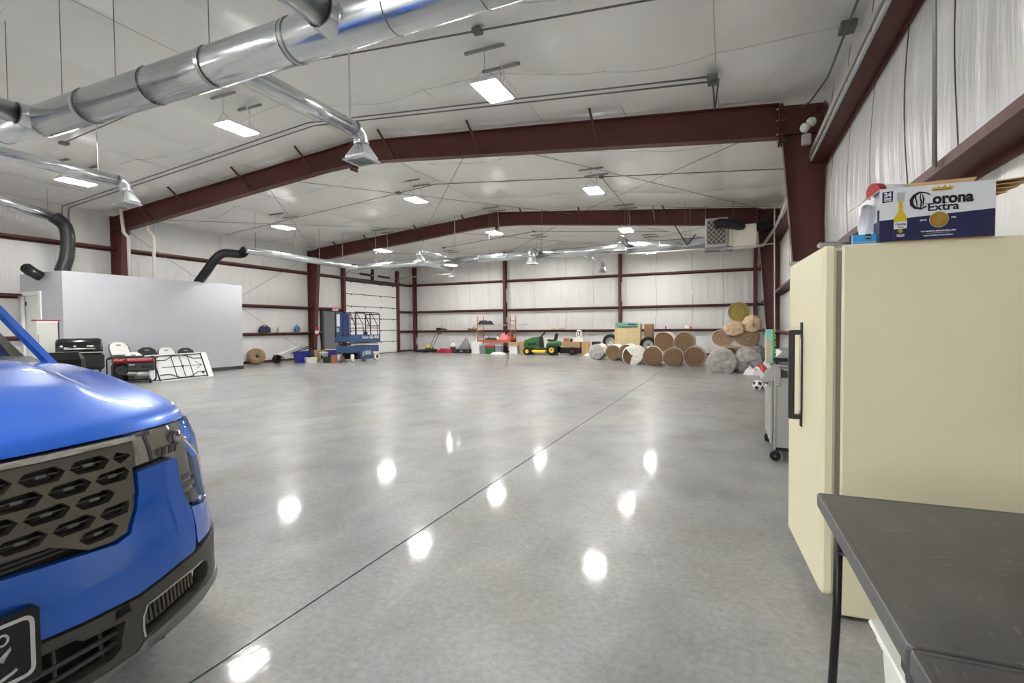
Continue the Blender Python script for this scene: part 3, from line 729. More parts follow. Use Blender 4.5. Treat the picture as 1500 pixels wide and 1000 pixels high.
for dy, z_, lab in ((0, 2.9, 'farther'), (-.16, 2.9, 'nearer')):
    y = 7.95 + dy
    conduit([(-.25, FR[1] - .12, zc(-.25) - .05), (-.25 + (.08 if dy else 0), y + .1, zc(-.25) - .07)] + roofline(y, -.25, XL + .25) + [(XL + .22, y, 4.6), (XL + .22, y, z_)], .012, f'{lab} of the paired gray conduits running across the ceiling along the near frame', 'conduit_dark', [((-.25, y, zc(-.25) - .07), (.14, .10, .07))])
conduit(roofline(12.6, 1.25, -9.2), .012, 'gray conduit crossing the ceiling between the two red frames', 'conduit_dark', [((-3.0, 12.6, zc(-3) - .06), (.12, .12, .06)), ((-9.2, 12.6, zc(-9.2) - .06), (.14, .14, .06))])
conduit([(-9.2, 12.6, zc(-9.2) - .07)] + roofline(12.6, -9.2, -16.8), .011, 'thin gray conduit continuing toward the left wall between the frames', 'conduit_gray')
conduit([(-3.0, 12.6, zc(-3) - .08), (-3.0, FR[2] - .3, zc(-3) - .1)], .012, 'straight gray conduit running away along the ceiling above the light row', 'conduit_gray')
conduit([(1.22, -2, 4.76), (1.22, 8.2, 4.74), (1.1, 8.9, 4.72), (1.0, FR[1] - .13, 4.70)], .014, 'gray conduit in the ceiling corner above the right wall', 'conduit_dark', [((1.22, 6.9, 4.73), (.16, .2, .08))])
conduit(roofline(16.2, 1.1, -1.9, .09), .012, 'gray conduit across the ceiling just before the farther frame', 'conduit_gray')
conduit(roofline(20.6, -2.2, -12.6), .012, 'gray conduit crossing the ceiling of the last bay', 'conduit_dark', [((-7.9, 20.6, zc(-7.9) - .06), (.14, .14, .05)), ((-12.5, 20.6, zc(-12.5) - .06), (.14, .14, .05))])
# pipes lying along the upper girt of the right wall
for i, (dx, dz, r, m_, lab) in enumerate(((-.02, .075, .02, 'bolt_zinc', 'upper bright'), (-.035, .0, .018, 'bolt_zinc', 'middle bright'), (-.012, -.05, .02, 'gray_light', 'lower gray'))):
    x = XR - .235 + dx; z = 3.87 + dz
    conduit([(x, -3, z), (x, 8.85, z)], r, f'{lab} pipe lying along the high red girt of the right wall', m_)
for i, (z, lab) in enumerate(((3.95, 'upper'), (3.88, 'lower'))):
    conduit([(1.08, FR[1] + .2, z), (1.08, 15.2, z), (.85, 16.0, z - .3), (.45, 16.3, 3.58), (-.1, 16.35, 3.56)], .022, f'{lab} gas pipe following the right girt and bending to the unit heater', 'bolt_zinc')
conduit([(1.10, 15.6, 4.6), (1.10, 15.6, 3.7), (1.12, 15.6, .9)], .018, 'white vertical pipe beside the farther right column', 'white_paint')
conduit([(1.08, 15.62, 3.58), (-.3, 15.75, 3.50)], .014, 'thin white pipe from the right wall pipe across to the unit heater', 'white_paint')
conduit([(1.125, 3.86, 5.2 - .5), (1.115, 3.84, 3.7), (1.12, 3.80, 2.26)], .013, 'gray conduit dropping down the right wall in front of the beer carton', 'conduit_gray')
# emergency light on the near right column
t = thing('emergency_light', 'white two-headed emergency light where the high girt meets the near column', 'emergency light', (1.03, 8.72, 4.15))
mb = MB(); mb.cbox((0, 0, -.05), (.12, .1, .15), bev=.01); obj('battery_box', mb, 'gray_light', t)
for dx, dz in ((-.02, .12), (.06, .19)):
    mb = MB(); mb.lathe([(.03, .05), (.065, .03), (.07, -.02), (.055, -.06), (.001, -.065)], (dx, -.02, dz), 'y', 12); obj('lamp_head', mb, 'white_plastic', t)
mb = MB(); mb.tube([(0, 0, .02), (0, 0, .12), (.06, 0, .19)], .012, 6); obj('lamp_arm', mb, 'white_plastic', t)

# ------------------------------------------------------------------ blue pickup in the foreground
def lens_material(name, tint, ior=1.5, gloss=0.0):
    m = bpy.data.materials.new(name); m.use_nodes = True
    nt, N, L = nodes_of(m)
    for n in list(N): N.remove(n)
    out = N.new('ShaderNodeOutputMaterial'); mx = N.new('ShaderNodeMixShader'); tr = N.new('ShaderNodeBsdfTransparent'); gl = N.new('ShaderNodeBsdfGlossy'); fr = N.new('ShaderNodeFresnel')
    tr.inputs[0].default_value = tint; gl.inputs['Roughness'].default_value = .03; fr.inputs[0].default_value = ior
    L(fr.outputs[0], mx.inputs[0]); L(tr.outputs[0], mx.inputs[1]); L(gl.outputs[0], mx.inputs[2]); L(mx.outputs[0], out.inputs[0])
    return m
K['clear_lens'] = lens_material('clear_lens', (.93, .93, .93, 1))
K['window_glass'] = lens_material('window_glass', (.55, .66, .58, 1), 1.9)
def car_paint():
    m = mat('blue_paint', srgb(26, 108, 226), .30, metal=.2, coat=1.0, coat_rough=.03, spec=.5)
    return m
K['blue_paint'] = car_paint()
K['clad_black'] = mat('clad_black', srgb(88, 86, 80), .5, bump=.03, bump_scale=300)
K['screen_glass'] = lens_material('screen_glass', (.45, .55, .48, 1), 3.0)
K['grille_gray'] = mat('grille_gray', srgb(112, 108, 98), .34, spec=.5, metal=.3)
K['skid_silver'] = mat('skid_silver', srgb(140, 140, 140), .34, metal=.35)
K['reflector'] = mat('reflector', srgb(236, 233, 224), .35)
K['bar_silver'] = mat('bar_silver', srgb(206, 204, 196), .3, metal=.6)

CXF, CYC = -1.70, .5
_S = [(0, 0), (.15, .004), (.3, .02), (.5, .058), (.65, .104), (.76, .158), (.84, .222), (.89, .292), (.915, .375), (.925, .5), (.927, 1.0), (.927, 3.0), (.92, 5.02)]
def _cr(P, n=16):
    P = [(2 * P[0][0] - P[1][0], 2 * P[0][1] - P[1][1])] + P + [(2 * P[-1][0] - P[-2][0], 2 * P[-1][1] - P[-2][1])]; o = []
    P[0] = (-P[2][0], P[2][1])
    for i in range(1, len(P) - 2):
        for k in range(n):
            t = k / n; a, b, c, d = P[i - 1:i + 3]
            o.append(tuple(.5 * ((2 * b[j]) + (c[j] - a[j]) * t + (2 * a[j] - 5 * b[j] + 4 * c[j] - d[j]) * t * t + (3 * b[j] - a[j] - 3 * c[j] + d[j]) * t ** 3) for j in (0, 1)))
    o.append(P[-2]); return o
_C = _cr(_S); _L = [0.0]
for a, b in zip(_C[:-1], _C[1:]): _L.append(_L[-1] + hypot(b[0] - a[0], b[1] - a[1]))
def _plan(q):
    import bisect
    i = min(max(bisect.bisect_right(_L, q) - 1, 0), len(_L) - 2); u = (q - _L[i]) / (_L[i + 1] - _L[i])
    return [_C[i][j] + (_C[i + 1][j] - _C[i][j]) * u for j in (0, 1)]
_PZ = [(.10, .04), (.15, 0), (.2, -.02), (.25, -.02), (.3, -.012), (.36, 0), (.45, 0), (.55, 0), (.62, .012), (.7, .03), (.8, .04), (.9, .055), (.98, .085), (1.05, .13)]
def _prof(z):
    if z <= _PZ[0][0]: return _PZ[0][1]
    for (a, p), (b, r) in zip(_PZ[:-1], _PZ[1:]):
        if z <= b: return p + (r - p) * (z - a) / (b - a)
    return _PZ[-1][1]
def cs(q, z, off=0.0):
    a = abs(q); t, s = _plan(a); t2, s2 = _plan(a + .01); tx, ty = -(s2 - s), t2 - t; n = hypot(tx, ty); nx, ny = ty / n, -tx / n
    side = min(1.0, max(0.0, (s - .35) / .5)); p = _prof(z) * (1 - side) + side * max(0, (z - .75) * .12) - off; sg = 1 if q >= 0 else -1
    return (CXF - s - p * nx, CYC + sg * (t - p * ny), z)
def Qs(s):
    for i in range(len(_C) - 1):
        if _C[i][1] <= s <= _C[i + 1][1] and _C[i + 1][1] > _C[i][1]: return _L[i] + (_L[i + 1] - _L[i]) * (s - _C[i][1]) / (_C[i + 1][1] - _C[i][1])
    return _L[-1]
def inside(p, poly):
    c = False; n = len(poly)
    for i in range(n):
        a, b = poly[i], poly[i - 1]
        if (a[1] > p[1]) != (b[1] > p[1]) and p[0] < (b[0] - a[0]) * (p[1] - a[1]) / (b[1] - a[1]) + a[0]: c = not c
    return c
def dens(poly, step):
    o = []
    for i in range(len(poly)):
        a, b = poly[i], poly[(i + 1) % len(poly)]; n = max(1, int(hypot(b[0] - a[0], b[1] - a[1]) / step + .5))
        o += [(a[0] + (b[0] - a[0]) * k / n, a[1] + (b[1] - a[1]) * k / n) for k in range(n)]
    return o
def patch(name, outline, m_, parent, off=0.0, depth=.012, holes=(), grid=.035, f=cs, smooth=True, label=None, lip=0.0):
    rings = [dens(outline, grid)] + [dens(h, grid) for h in holes]
    P = [p for r in rings for p in r]; E = []; o = 0
    for r in rings: E += [(o + i, o + (i + 1) % len(r)) for i in range(len(r))]; o += len(r)
    x0, x1 = min(p[0] for p in outline), max(p[0] for p in outline); y0, y1 = min(p[1] for p in outline), max(p[1] for p in outline)
    nb = len(P); i = 0
    y = y0 + grid / 2
    while y < y1:
        x = x0 + grid / 2 + (grid / 2 if i % 2 else 0)
        while x < x1:
            if inside((x, y), outline) and not any(inside((x, y), h) for h in holes) and min((x - p[0]) ** 2 + (y - p[1]) ** 2 for p in P[:nb]) > (grid * .45) ** 2: P.append((x, y))
            x += grid
        y += grid; i += 1
    v, e, fs, _, _, _ = delaunay_2d_cdt([Vector(p) for p in P], E, [], 0, 1e-6)
    T = []
    for t in fs:
        c = sum((v[i] for i in t), Vector((0, 0))) / len(t)
        if inside(c, outline) and not any(inside(c, h) for h in holes): T.append(tuple(t))
    mb = MB(); mb.add([f(p[0], p[1], off) for p in v], T, smooth)
    for r in rings:
        n = len(r)
        mb.add([f(p[0], p[1], off) for p in r] + [f(p[0], p[1], off - depth) for p in r], [(i, (i + 1) % n, n + (i + 1) % n, n + i) for i in range(n)], False)
    return obj(name, mb, m_, parent, world=True, label=label)
def mir(poly): return [(-q, z) for q, z in poly]
def full(half): return half + [(-q, z) for q, z in reversed(half) if abs(q) > 1e-6]
car = thing('pickup_truck', 'shiny blue pickup truck with black grille entering at the lower left corner', 'truck', (-4.3, CYC, 0))
both = lambda poly: (poly, mir(poly))

# dark underlay behind every gap of the front
patch('front_underlay', full([(0, .29), (.55, .31), (.80, .36), (.92, .5), (.95, .9), (.93, .96), (0, .96)]), 'black_plastic', car, off=-.05, depth=.05, grid=.08)
# grille: plate with staggered six sided openings, a slat in each
gr_out = [(0, .947), (.545, .949), (.530, .903), (.518, .859), (.515, .789), (.502, .735), (.470, .674), (.424, .663), (.349, .668), (.30, .692), (.255, .714), (0, .726)]
holes = []
for r, z in enumerate((.909, .857, .804, .749, .700)):
    for k in range(-5, 6):
        q = (k + (0 if r % 2 == 0 else .5)) * .1295
        if r == 4 and abs(q) < .30: continue
        h = [(q - .060, z + .002), (q - .040, z + .019), (q + .038, z + .022), (q + .060, z + .003), (q + .036, z - .020), (q - .038, z - .019)]
        fo = full([(a[0] - .012 if a[0] > 0 else 0, a[1] + (.010 if a[1] < .75 else -.008)) for a in gr_out])
        if not inside((q, z), fo): continue
        # shrink openings that reach the edge
        hh = []
        for p in h:
            u = 1.0
            while u > .05 and not inside((q + (p[0] - q) * u, z + (p[1] - z) * u), fo): u -= .05
            hh.append((q + (p[0] - q) * u, z + (p[1] - z) * u))
        if max(p[0] for p in hh) - min(p[0] for p in hh) > .03: holes.append(hh)
grille = patch('grille', full(gr_out), 'grille_gray', car, off=.0, depth=.03, holes=holes, grid=.02)
patch('grille_back', full([(0, .95), (.55, .95), (.52, .79), (.47, .67), (0, .68)]), 'black_plastic', grille, off=-.034, depth=.01, grid=.06)
for h in holes:
    q = sum(p[0] for p in h) / len(h); z = sum(p[1] for p in h) / len(h); w = (max(p[0] for p in h) - min(p[0] for p in h)) / 2 - .004
    mb = MB(); mb.tube([cs(q - w + 2 * w * k / 4, z, -.014) for k in range(5)], .0028, 5); obj('grille_slat', mb, 'grille_gray', grille, world=True)
    if w > .045:
        mb = MB(); a, b = cs(q - .014, z, -.010), cs(q + .014, z, -.010); mb.bar(a, b, .009, .008); obj('grille_clip', mb, 'gray_plastic', grille, world=True)
    for dz in (-.010, .010):
        mb = MB(); ww = w * .62; mb.tube([cs(q - ww + 2 * ww * k / 3, z + dz, -.026) for k in range(4)], .002, 4); obj('grille_slat', mb, 'clad_black', grille, world=True)
for k_, zz in enumerate((.714, .702, .690)):
    qm = (.262, .285, .31)[k_]
    mb = MB(); mb.tube([cs(-qm + 2 * qm * k / 14, zz - .003 * (1 - abs(1 - k / 7)), -.012) for k in range(15)], .0035, 5); obj('lower_slat', mb, 'clad_black', grille, world=True)
patch('grille_bar', full([(0, .966), (.40, .967), (.556, .967), (.552, .952), (0, .951)]), 'bar_silver', car, off=.008, depth=.03)
# blue bumper skin
blue = [(0, .487), (.19, .486), (.315, .475), (.48, .468), (.654, .494), (.73, .499), (.737, .51), (.745, .589), (.750, .65), (.738, .69), (.722, .744), (.714, .811), (.716, .848), (.688, .857), (.592, .852), (.531, .849), (.526, .789), (.512, .732), (.478, .665), (.428, .651), (.30, .664), (.141, .676), (0, .678)]
patch('bumper_skin', full(blue), 'blue_paint', car, off=.004, depth=.03, grid=.03)
# headlights
hl = [(.562, .962), (.69, .971), (.93, .974), (1.10, .966), (1.24, .93), (1.12, .86), (.985, .81), (.935, .72), (.905, .66), (.86, .646), (.757, .665), (.738, .70), (.726, .744), (.722, .811), (.730, .852), (.688, .866), (.592, .861), (.528, .858)]
for sgn, poly in zip((1, -1), both(hl)):
    h = patch('headlight', poly, 'clear_lens', car, off=.008, depth=.004, grid=.03)
    patch('reflector_bowl', poly, 'reflector', h, off=-.032, depth=.02, grid=.04)
    for (qa, qb, za, zb, m_) in ((.545, .60, .868, .955, 'reflector'), (.606, .620, .868, .955, 'gray_plastic'), (.64, .86, .950, .968, 'reflector'), (.735, .75, .70, .80, 'reflector'), (.80, .86, .66, .70, 'bar_silver'), (.755, .86, .72, .735, 'bar_silver'), (.755, .86, .755, .765, 'gray_light')):
        pl = [(qa, za), (qb, za), (qb, zb), (qa, zb)]; patch('reflector_fin', pl if sgn > 0 else mir(pl), m_, h, off=-.012, depth=.018, grid=.05)
    for k in range(6):
        q_ = .645 + .018 * k; fp = [(q_, .872), (q_ + .010, .872), (q_ + .020, .898), (q_ + .008, .898)]; patch('reflector_step', fp if sgn > 0 else mir(fp), ('bar_silver', 'gray_plastic')[k % 2], h, off=-.010, depth=.015, grid=.05)
    for q0, z0, r in ((.775, .915, .026),):
        mb = MB(); c = Vector(cs(sgn * q0, z0, -.022)); d = Vector(cs(sgn * q0, z0, 0)) - c; d.normalize(); M_ = d.to_track_quat('Z', 'Y').to_matrix()
        mb.lathe([(r, -.01), (r, .012), (r * .8, .016), (r * .78, .004), (.001, .002)], c, 'z', 18, M_=M_); obj('lamp_projector', mb, 'chrome', h, world=True)
# black lower cladding with lamp pocket and air opening
pocket = [(.502, .423), (.62, .436), (.762, .444), (.805, .425), (.815, .395), (.800, .371), (.728, .347), (.62, .338), (.484, .325), (.486, .392)]
air = full([(0, .452), (.27, .450), (.305, .424), (.428, .413), (.410, .338), (.381, .322), (0, .322)])
clad = [(0, .479), (.19, .478), (.315, .467), (.48, .460), (.654, .486), (.735, .491), (.80, .506), (.86, .514), (1.0, .52), (1.14, .54), (1.16, .46), (1.05, .37), (.92, .352), (.80, .345), (.718, .343), (.476, .318), (.450, .300), (.36, .300), (0, .300)]
cl = patch('lower_cladding', full(clad), 'clad_black', car, off=.010, depth=.05, holes=[pocket, mir(pocket), air], grid=.03)
for poly in both([(.499, .340), (.512, .408), (.62, .424), (.726, .419), (.745, .402), (.742, .376), (.70, .364), (.60, .350)]): patch('lamp_blank', poly, 'clad_black', cl, off=-.018, depth=.02)
for sgn in (1, -1):
    for k in range(13):
        q = .518 + .0178 * k; za = .345 + (q - .51) * .105; zb = .404 + min(.014, (q - .51) * .12)
        mb = MB(); mb.bar(cs(sgn * q, za + .004, -.013), cs(sgn * (q - .006), zb, -.013), .007, .008); obj('blank_rib', mb, 'grille_gray', cl, world=True)
    for poly in ([(.500, .425), (.62, .439), (.768, .447), (.765, .441), (.62, .434), (.506, .420)], [(.481, .326), (.483, .392), (.498, .425), (.504, .420), (.490, .390), (.488, .327)]):
        patch('pocket_edge', poly if sgn > 0 else mir(poly), 'bar_silver', cl, off=.013, depth=.01, grid=.04)
patch('air_back', full([(0, .46), (.43, .43), (.44, .31), (0, .30)]), 'black_rubber', cl, off=-.045, depth=.01, grid=.1)
for za, zb in ((.447, .424), (.385, .381), (.345, .350)):
    mb = MB(); mb.tube([cs(-.42 + .84 * k / 16, za + (zb - za) * abs(-1 + k / 8) ** 2, -.012) for k in range(17)], .008, 6); obj('air_bar', mb, 'clad_black', cl, world=True)
for q in (-.37, -.245, 0, .245, .37):
    mb = MB(); mb.tube([cs(q, .31, -.02), cs(q, .445 if abs(q) < .3 else .418, -.02)], .006, 6); obj('air_bar', mb, 'clad_black', cl, world=True)
for k in range(5):
    for sgn in (1, -1):
        mb = MB(); mb.bar(cs(sgn * (.395 + .001 * k), .435 + .006 * k, .013), cs(sgn * (.445 - .002 * k), .437 + .006 * k, .013), .003, .004); obj('cladding_vent', mb, 'black_plastic', cl, world=True)
skid = [(0, .298), (.36, .298), (.452, .299), (.478, .317), (.718, .342), (.80, .344), (.92, .351), (1.05, .368), (1.0, .34), (.90, .325), (.79, .318), (.74, .310), (.629, .298), (.477, .285), (.357, .276), (0, .272)]
patch('skid_plate', full(skid), 'skid_silver', car, off=0, depth=.06, f=lambda q, z, off=0: cs(q, z, off + .014))
mb = MB(); mb.box((CXF - .75, CYC - .62, .215), (CXF - .16, CYC + .62, .25)); obj('under_tray', mb, 'black_plastic', car, world=True)
# licence plate: black, white rounded border, parts of white characters
pf = frame_m((CXF + .040, CYC, .510), (0, 1, 0), (0, 0, 1))
mb = MB(); mb.prism([(p[0], p[1]) for p in rrect(.376, .190, .012)], -.030, 0, 'xy', pf); pl = obj('plate_frame', mb, 'black_gloss', car, world=True)
o_, i_ = rrect(.352, .160, .022), rrect(.332, .140, .014); n = len(o_)
mb = MB(); mb.add([pf @ Vector((p[0], p[1], .002)) for p in o_ + i_], [(k, (k + 1) % n, n + (k + 1) % n, n + k) for k in range(n)]); obj('plate_border', mb, 'white_paint', pl, world=True)
mb = MB(); mb.tube([pf @ Vector((.112 + .011 * cos(a), .040 + .013 * sin(a), .002)) for a in [2 * pi * k / 12 for k in range(12)]], .003, 4, closed=True); obj('plate_mark', mb, 'white_paint', pl, world=True)
for pts in ([(.100, -.012), (.126, .012), (.110, -.014)], [(.104, -.060), (.128, -.052), (.138, -.046)]):
    mb = MB(); mb.tube([pf @ Vector((x, y, .002)) for x, y in pts], .0045, 4); obj('plate_mark', mb, 'white_paint', pl, world=True)

# hood
ZE = [(0, .977), (.012, .992), (.035, 1.014), (.08, 1.034), (.18, 1.062), (.35, 1.098), (.55, 1.138), (.8, 1.166), (1.0, 1.175), (1.3, 1.18)]
def zedge(d):
    for (a, p), (b, r) in zip(ZE[:-1], ZE[1:]):
        if d <= b: return p + (r - p) * (d - a) / (b - a)
    return ZE[-1][1]
def sm(x, a, b):
    u = min(1, max(0, (x - a) / (b - a))); return u * u * (3 - 2 * u)
NQ, NB = 60, 30
hb = MB(); V = []
for i in range(NQ + 1):
    a = -1 + 2 * i / NQ; fx, fy, _ = cs(.93 * a, .978); rx = -2.80 - .22 * a * a; ry = CYC + .795 * a
    for j in range(NB + 1):
        b = (j / NB) ** 1.5; x = fx + (rx - fx) * b; y = fy + (ry - fy) * sm(b, 0, .25); d = fx - x; t = abs(y - CYC)
        z = zedge(d) + .032 * (1 - (t / .82) ** 2) * sm(d, .0, .30)
        z += .020 * (1 - sm(t, .50 + .05 * d, .585 + .05 * d)) * sm(d, .10, .34)
        V.append((x, y, z))
hb.add(V, [(i * (NB + 1) + j, (i + 1) * (NB + 1) + j, (i + 1) * (NB + 1) + j + 1, i * (NB + 1) + j + 1) for i in range(NQ) for j in range(NB)], True)
lipv = [cs(.93 * (-1 + 2 * i / NQ), .978) for i in range(NQ + 1)]; lip2 = [cs(.93 * (-1 + 2 * i / NQ), .968, -.03) for i in range(NQ + 1)]
hb.add(lipv + lip2, [(i, i + 1, NQ + 2 + i, NQ + 1 + i) for i in range(NQ)], True)
hood = obj('hood', hb, 'blue_paint', car, world=True)
# fender shoulders between hood and side, side panels, doors, bed
ZT = [(0.3, .985), (.5, 1.0), (.8, 1.03), (1.1, 1.055), (1.6, 1.07), (5.1, 1.09)]
def ztop(s):
    for (a, p), (b, r) in zip(ZT[:-1], ZT[1:]):
        if s <= b: return p + (r - p) * max(0, (s - a)) / (b - a)
    return ZT[-1][1]
for sg in (1, -1):
    V = []; ns = 24
    for k in range(ns + 1):
        s = .37 + (1.42 - .37) * k / ns; zi = zedge(s - .36) - .006
        o = cs(sg * Qs(max(s, .40)), min(ztop(s), zi - .02)); inn = (CXF - s, CYC + sg * .80, zi)
        for u in (0, .3, .6, .85, 1):
            V.append((inn[0] + (o[0] - inn[0]) * u, inn[1] + (o[1] - inn[1]) * u, inn[2] + (o[2] - inn[2]) * u ** 2.2))
    mb = MB(); mb.add(V, [(k * 5 + j, k * 5 + j + 1, k * 5 + 6 + j, k * 5 + 5 + j) for k in range(ns) for j in range(4)], True); obj('fender_top', mb, 'blue_paint', car, world=True)
    def arch(c, r, a0, a1, n=10): return [(Qs(c + r * cos(a0 + (a1 - a0) * k / n)), .37 + r * sin(a0 + (a1 - a0) * k / n)) for k in range(n + 1)]
    T = lambda s0, s1, n=6: [(Qs(s0 + (s1 - s0) * k / n), ztop(s0 + (s1 - s0) * k / n)) for k in range(n + 1)]
    fm = lambda p: p if sg > 0 else mir(p)
    fen = [(.756, .515), (.86, .522), (1.0, .53), (1.14, .56)] + arch(.92, .42, pi - .42, .15)[1:] + [(Qs(1.54), .43)] + list(reversed(T(.62, 1.54))) + [(1.245, .94), (1.125, .853), (.99, .803), (.942, .72), (.912, .655), (.86, .638), (.757, .655)]
    patch('fender', fm(fen), 'blue_paint', car, off=.003, depth=.02, grid=.06)
    for s0, s1 in ((1.555, 2.52), (2.535, 3.40)):
        dr = [(Qs(s0), .43), (Qs(s1), .43)] + list(reversed(T(s0, s1)))
        d_ = patch('door', fm(dr), 'blue_paint', car, off=.003, depth=.02, grid=.12)
        patch('door_handle', fm([(Qs(s1 - .25), .94), (Qs(s1 - .07), .94), (Qs(s1 - .07), .98), (Qs(s1 - .25), .98)]), 'blue_paint', d_, off=.035, depth=.03)
    bed = [(Qs(3.42), .43)] + arch(3.98, .42, pi - .15, .15) + [(Qs(4.98), .48)] + list(reversed(T(3.42, 4.98)))
    patch('bed_side', fm(bed), 'blue_paint', car, off=.003, depth=.05, grid=.1)
    patch('rocker', fm([(Qs(1.36), .28), (Qs(3.5), .28), (Qs(3.52), .42), (Qs(1.36), .42)]), 'clad_black', car, off=.0, depth=.08, grid=.15)
    for c in (.92, 3.98):
        patch('arch_cladding', fm(arch(c, .47, pi, 0) + list(reversed(arch(c, .41, pi, 0)))), 'clad_black', car, off=.012, depth=.05, grid=.07)
        wx, wy = CXF - c, CYC + sg * .80
        mb = MB(); mb.lathe([(.20, -.11), (.30, -.115), (.345, -.095), (.355, -.05), (.355, .05), (.345, .095), (.30, .115), (.20, .11)], (wx, wy, .356), 'y', 28); w_ = obj('wheel', mb, 'black_rubber', car, world=True)
        mb = MB(); mb.lathe([(.21, -.09), (.215, sg * .0), (.21, .09)], (wx, wy, .356), 'y', 24); 
        for k in range(5):
            a = 2 * pi * k / 5; mb.bar((wx, wy + sg * .085, .356), (wx + .21 * cos(a), wy + sg * .095, .356 + .21 * sin(a)), .05, .02)
        mb.lathe([(.05, -.02), (.05, .02)], (wx, wy + sg * .09, .356), 'y', 14); obj('rim', mb, 'skid_silver', w_, world=True)
    # pillars and side glass
    A0, A1 = (-2.88, CYC + sg * .790, 1.135), (-3.72, CYC + sg * .725, 1.69)
    mb = MB(); mb.bar(A0, A1, .032, .030); obj('front_pillar', mb, 'blue_paint', car, world=True)
    mb = MB(); mb.bar((-5.07, CYC + sg * .80, 1.07), (-4.95, CYC + sg * .67, 1.68), .10, .08); obj('rear_pillar', mb, 'blue_paint', car, world=True)
    mb = MB(); mb.bar((-4.15, CYC + sg * .82, 1.07), (-4.15, CYC + sg * .68, 1.68), .07, .05); obj('middle_pillar', mb, 'black_gloss', car, world=True)
    mb = MB(); mb.add([(-3.02, CYC + sg * .83, 1.06), (-5.05, CYC + sg * .83, 1.08), (-4.95, CYC + sg * .675, 1.66), (-3.74, CYC + sg * .675, 1.65)], [(0, 1, 2, 3)]); obj('side_window', mb, 'window_glass', car, world=True)
    mb = MB(); mb.cbox((-3.33, CYC + sg * 1.01, 1.13), (.12, .20, .15), bev=.04); mb.bar((-3.33, CYC + sg * .86, 1.08), (-3.33, CYC + sg * .96, 1.10), .04); obj('door_mirror', mb, 'black_plastic', car, world=True)
# windscreen, roof, cab back, bed
V = []; na, nb = 16, 6
for i in range(na + 1):
    a = -1 + 2 * i / na
    for j in range(nb + 1):
        b = j / nb; x0, y0, z0 = -2.84 - .22 * a * a, CYC + .775 * a, 1.165 + .03 * (1 - a * a); x1, y1, z1 = -3.62 - .10 * a * a, CYC + .65 * a, 1.665 + .035 * (1 - a * a)
        V.append((x0 + (x1 - x0) * b, y0 + (y1 - y0) * b, z0 + (z1 - z0) * b))
mb = MB(); mb.add(V, [(i * (nb + 1) + j, (i + 1) * (nb + 1) + j, (i + 1) * (nb + 1) + j + 1, i * (nb + 1) + j + 1) for i in range(na) for j in range(nb)], True); ws = obj('windscreen', mb, 'screen_glass', car, world=True)
mb = MB(); mb.add([p for k in range(13) for a in [-1 + k / 6] for p in ((-2.81 - .22 * a * a, CYC + .80 * a, 1.178 + .026 * (1 - a * a)), (-2.90 - .22 * a * a, CYC + .79 * a, 1.200 + .030 * (1 - a * a)), (-2.90 - .22 * a * a, CYC + .79 * a, 1.10))], [(3 * k + j, 3 * k + 3 + j, 3 * k + 4 + j, 3 * k + 1 + j) for k in range(12) for j in (0, 1)], True); obj('cowl_trim', mb, 'black_plastic', car, world=True)
mb = MB(); mb.tube([(-2.88 - .22 * a * a, CYC + .76 * a, 1.185 + .03 * (1 - a * a)) for a in [-.95 + .19 * k for k in range(11)]], .012, 5); obj('wiper', mb, 'black_plastic', ws, world=True)
V = []; na, nb = 12, 10
for i in range(na + 1):
    a = -1 + 2 * i / na
    for j in range(nb + 1):
        b = j / nb; x0 = -3.60 - .10 * a * a; x = x0 + (-4.98 - x0) * b
        V.append((x, CYC + .69 * a, 1.67 + .05 * (1 - a ** 4) + .022 * sin(pi * b)))
fs_ = [(i * (nb + 1) + j, (i + 1) * (nb + 1) + j, (i + 1) * (nb + 1) + j + 1, i * (nb + 1) + j + 1) for i in range(na) for j in range(nb)]
mb = MB(); mb.add(V, fs_, True); n0 = len(V); mb.add([(p[0], p[1], p[2] - .05) for p in V], fs_, True); obj('roof', mb, 'blue_paint', car, world=True)
mb = MB(); mb.add([(-5.06, CYC - .80, 1.05), (-5.06, CYC + .80, 1.05), (-4.97, CYC + .66, 1.68), (-4.97, CYC - .66, 1.68)], [(0, 1, 2, 3)]); obj('rear_window', mb, 'window_glass', car, world=True)
mb = MB(); mb.box((-5.07, CYC - .82, .45), (-5.03, CYC + .82, 1.07)); obj('cab_back', mb, 'blue_paint', car, world=True)
mb = MB(); mb.box((-6.66, CYC - .84, .62), (-5.08, CYC + .84, .66)); obj('bed_floor', mb, 'clad_black', car, world=True)
mb = MB(); mb.cbox((-6.68, CYC, .86), (.06, 1.62, .52), bev=.02); obj('tailgate', mb, 'blue_paint', car, world=True)
mb = MB(); mb.cbox((-6.72, CYC, .53), (.14, 1.7, .18), bev=.04); obj('rear_bumper', mb, 'clad_black', car, world=True)
mb = MB(); mb.box((-3.25, CYC - .76, .95), (-3.0, CYC + .76, 1.12)); obj('dashboard', mb, 'black_plastic', car, world=True)
mb = MB(); mb.box((-5.0, CYC - .8, .40), (-2.4, CYC + .8, .44)); obj('cab_floor', mb, 'black_plastic', car, world=True)
for x, sy in ((-3.95, .36), (-3.95, -.36), (-4.75, .36), (-4.75, -.36)):
    mb = MB(); mb.cbox((x, CYC + sy, .72), (.5, .5, .16), bev=.05); mb.cbox((x - .27, CYC + sy, 1.05), (.14, .48, .62), bev=.05, ry=-.2); mb.cbox((x - .36, CYC + sy, 1.45), (.1, .26, .17), bev=.04); obj('seat', mb, 'dark_gray', car, world=True)
mb = MB(); mb.tube([(-3.42 + .05 * sin(a), CYC + .37 + .18 * cos(a), 1.05 + .17 * sin(a)) for a in [2 * pi * k / 18 for k in range(18)]], .015, 6, closed=True); obj('steering_wheel', mb, 'black_plastic', car, world=True)
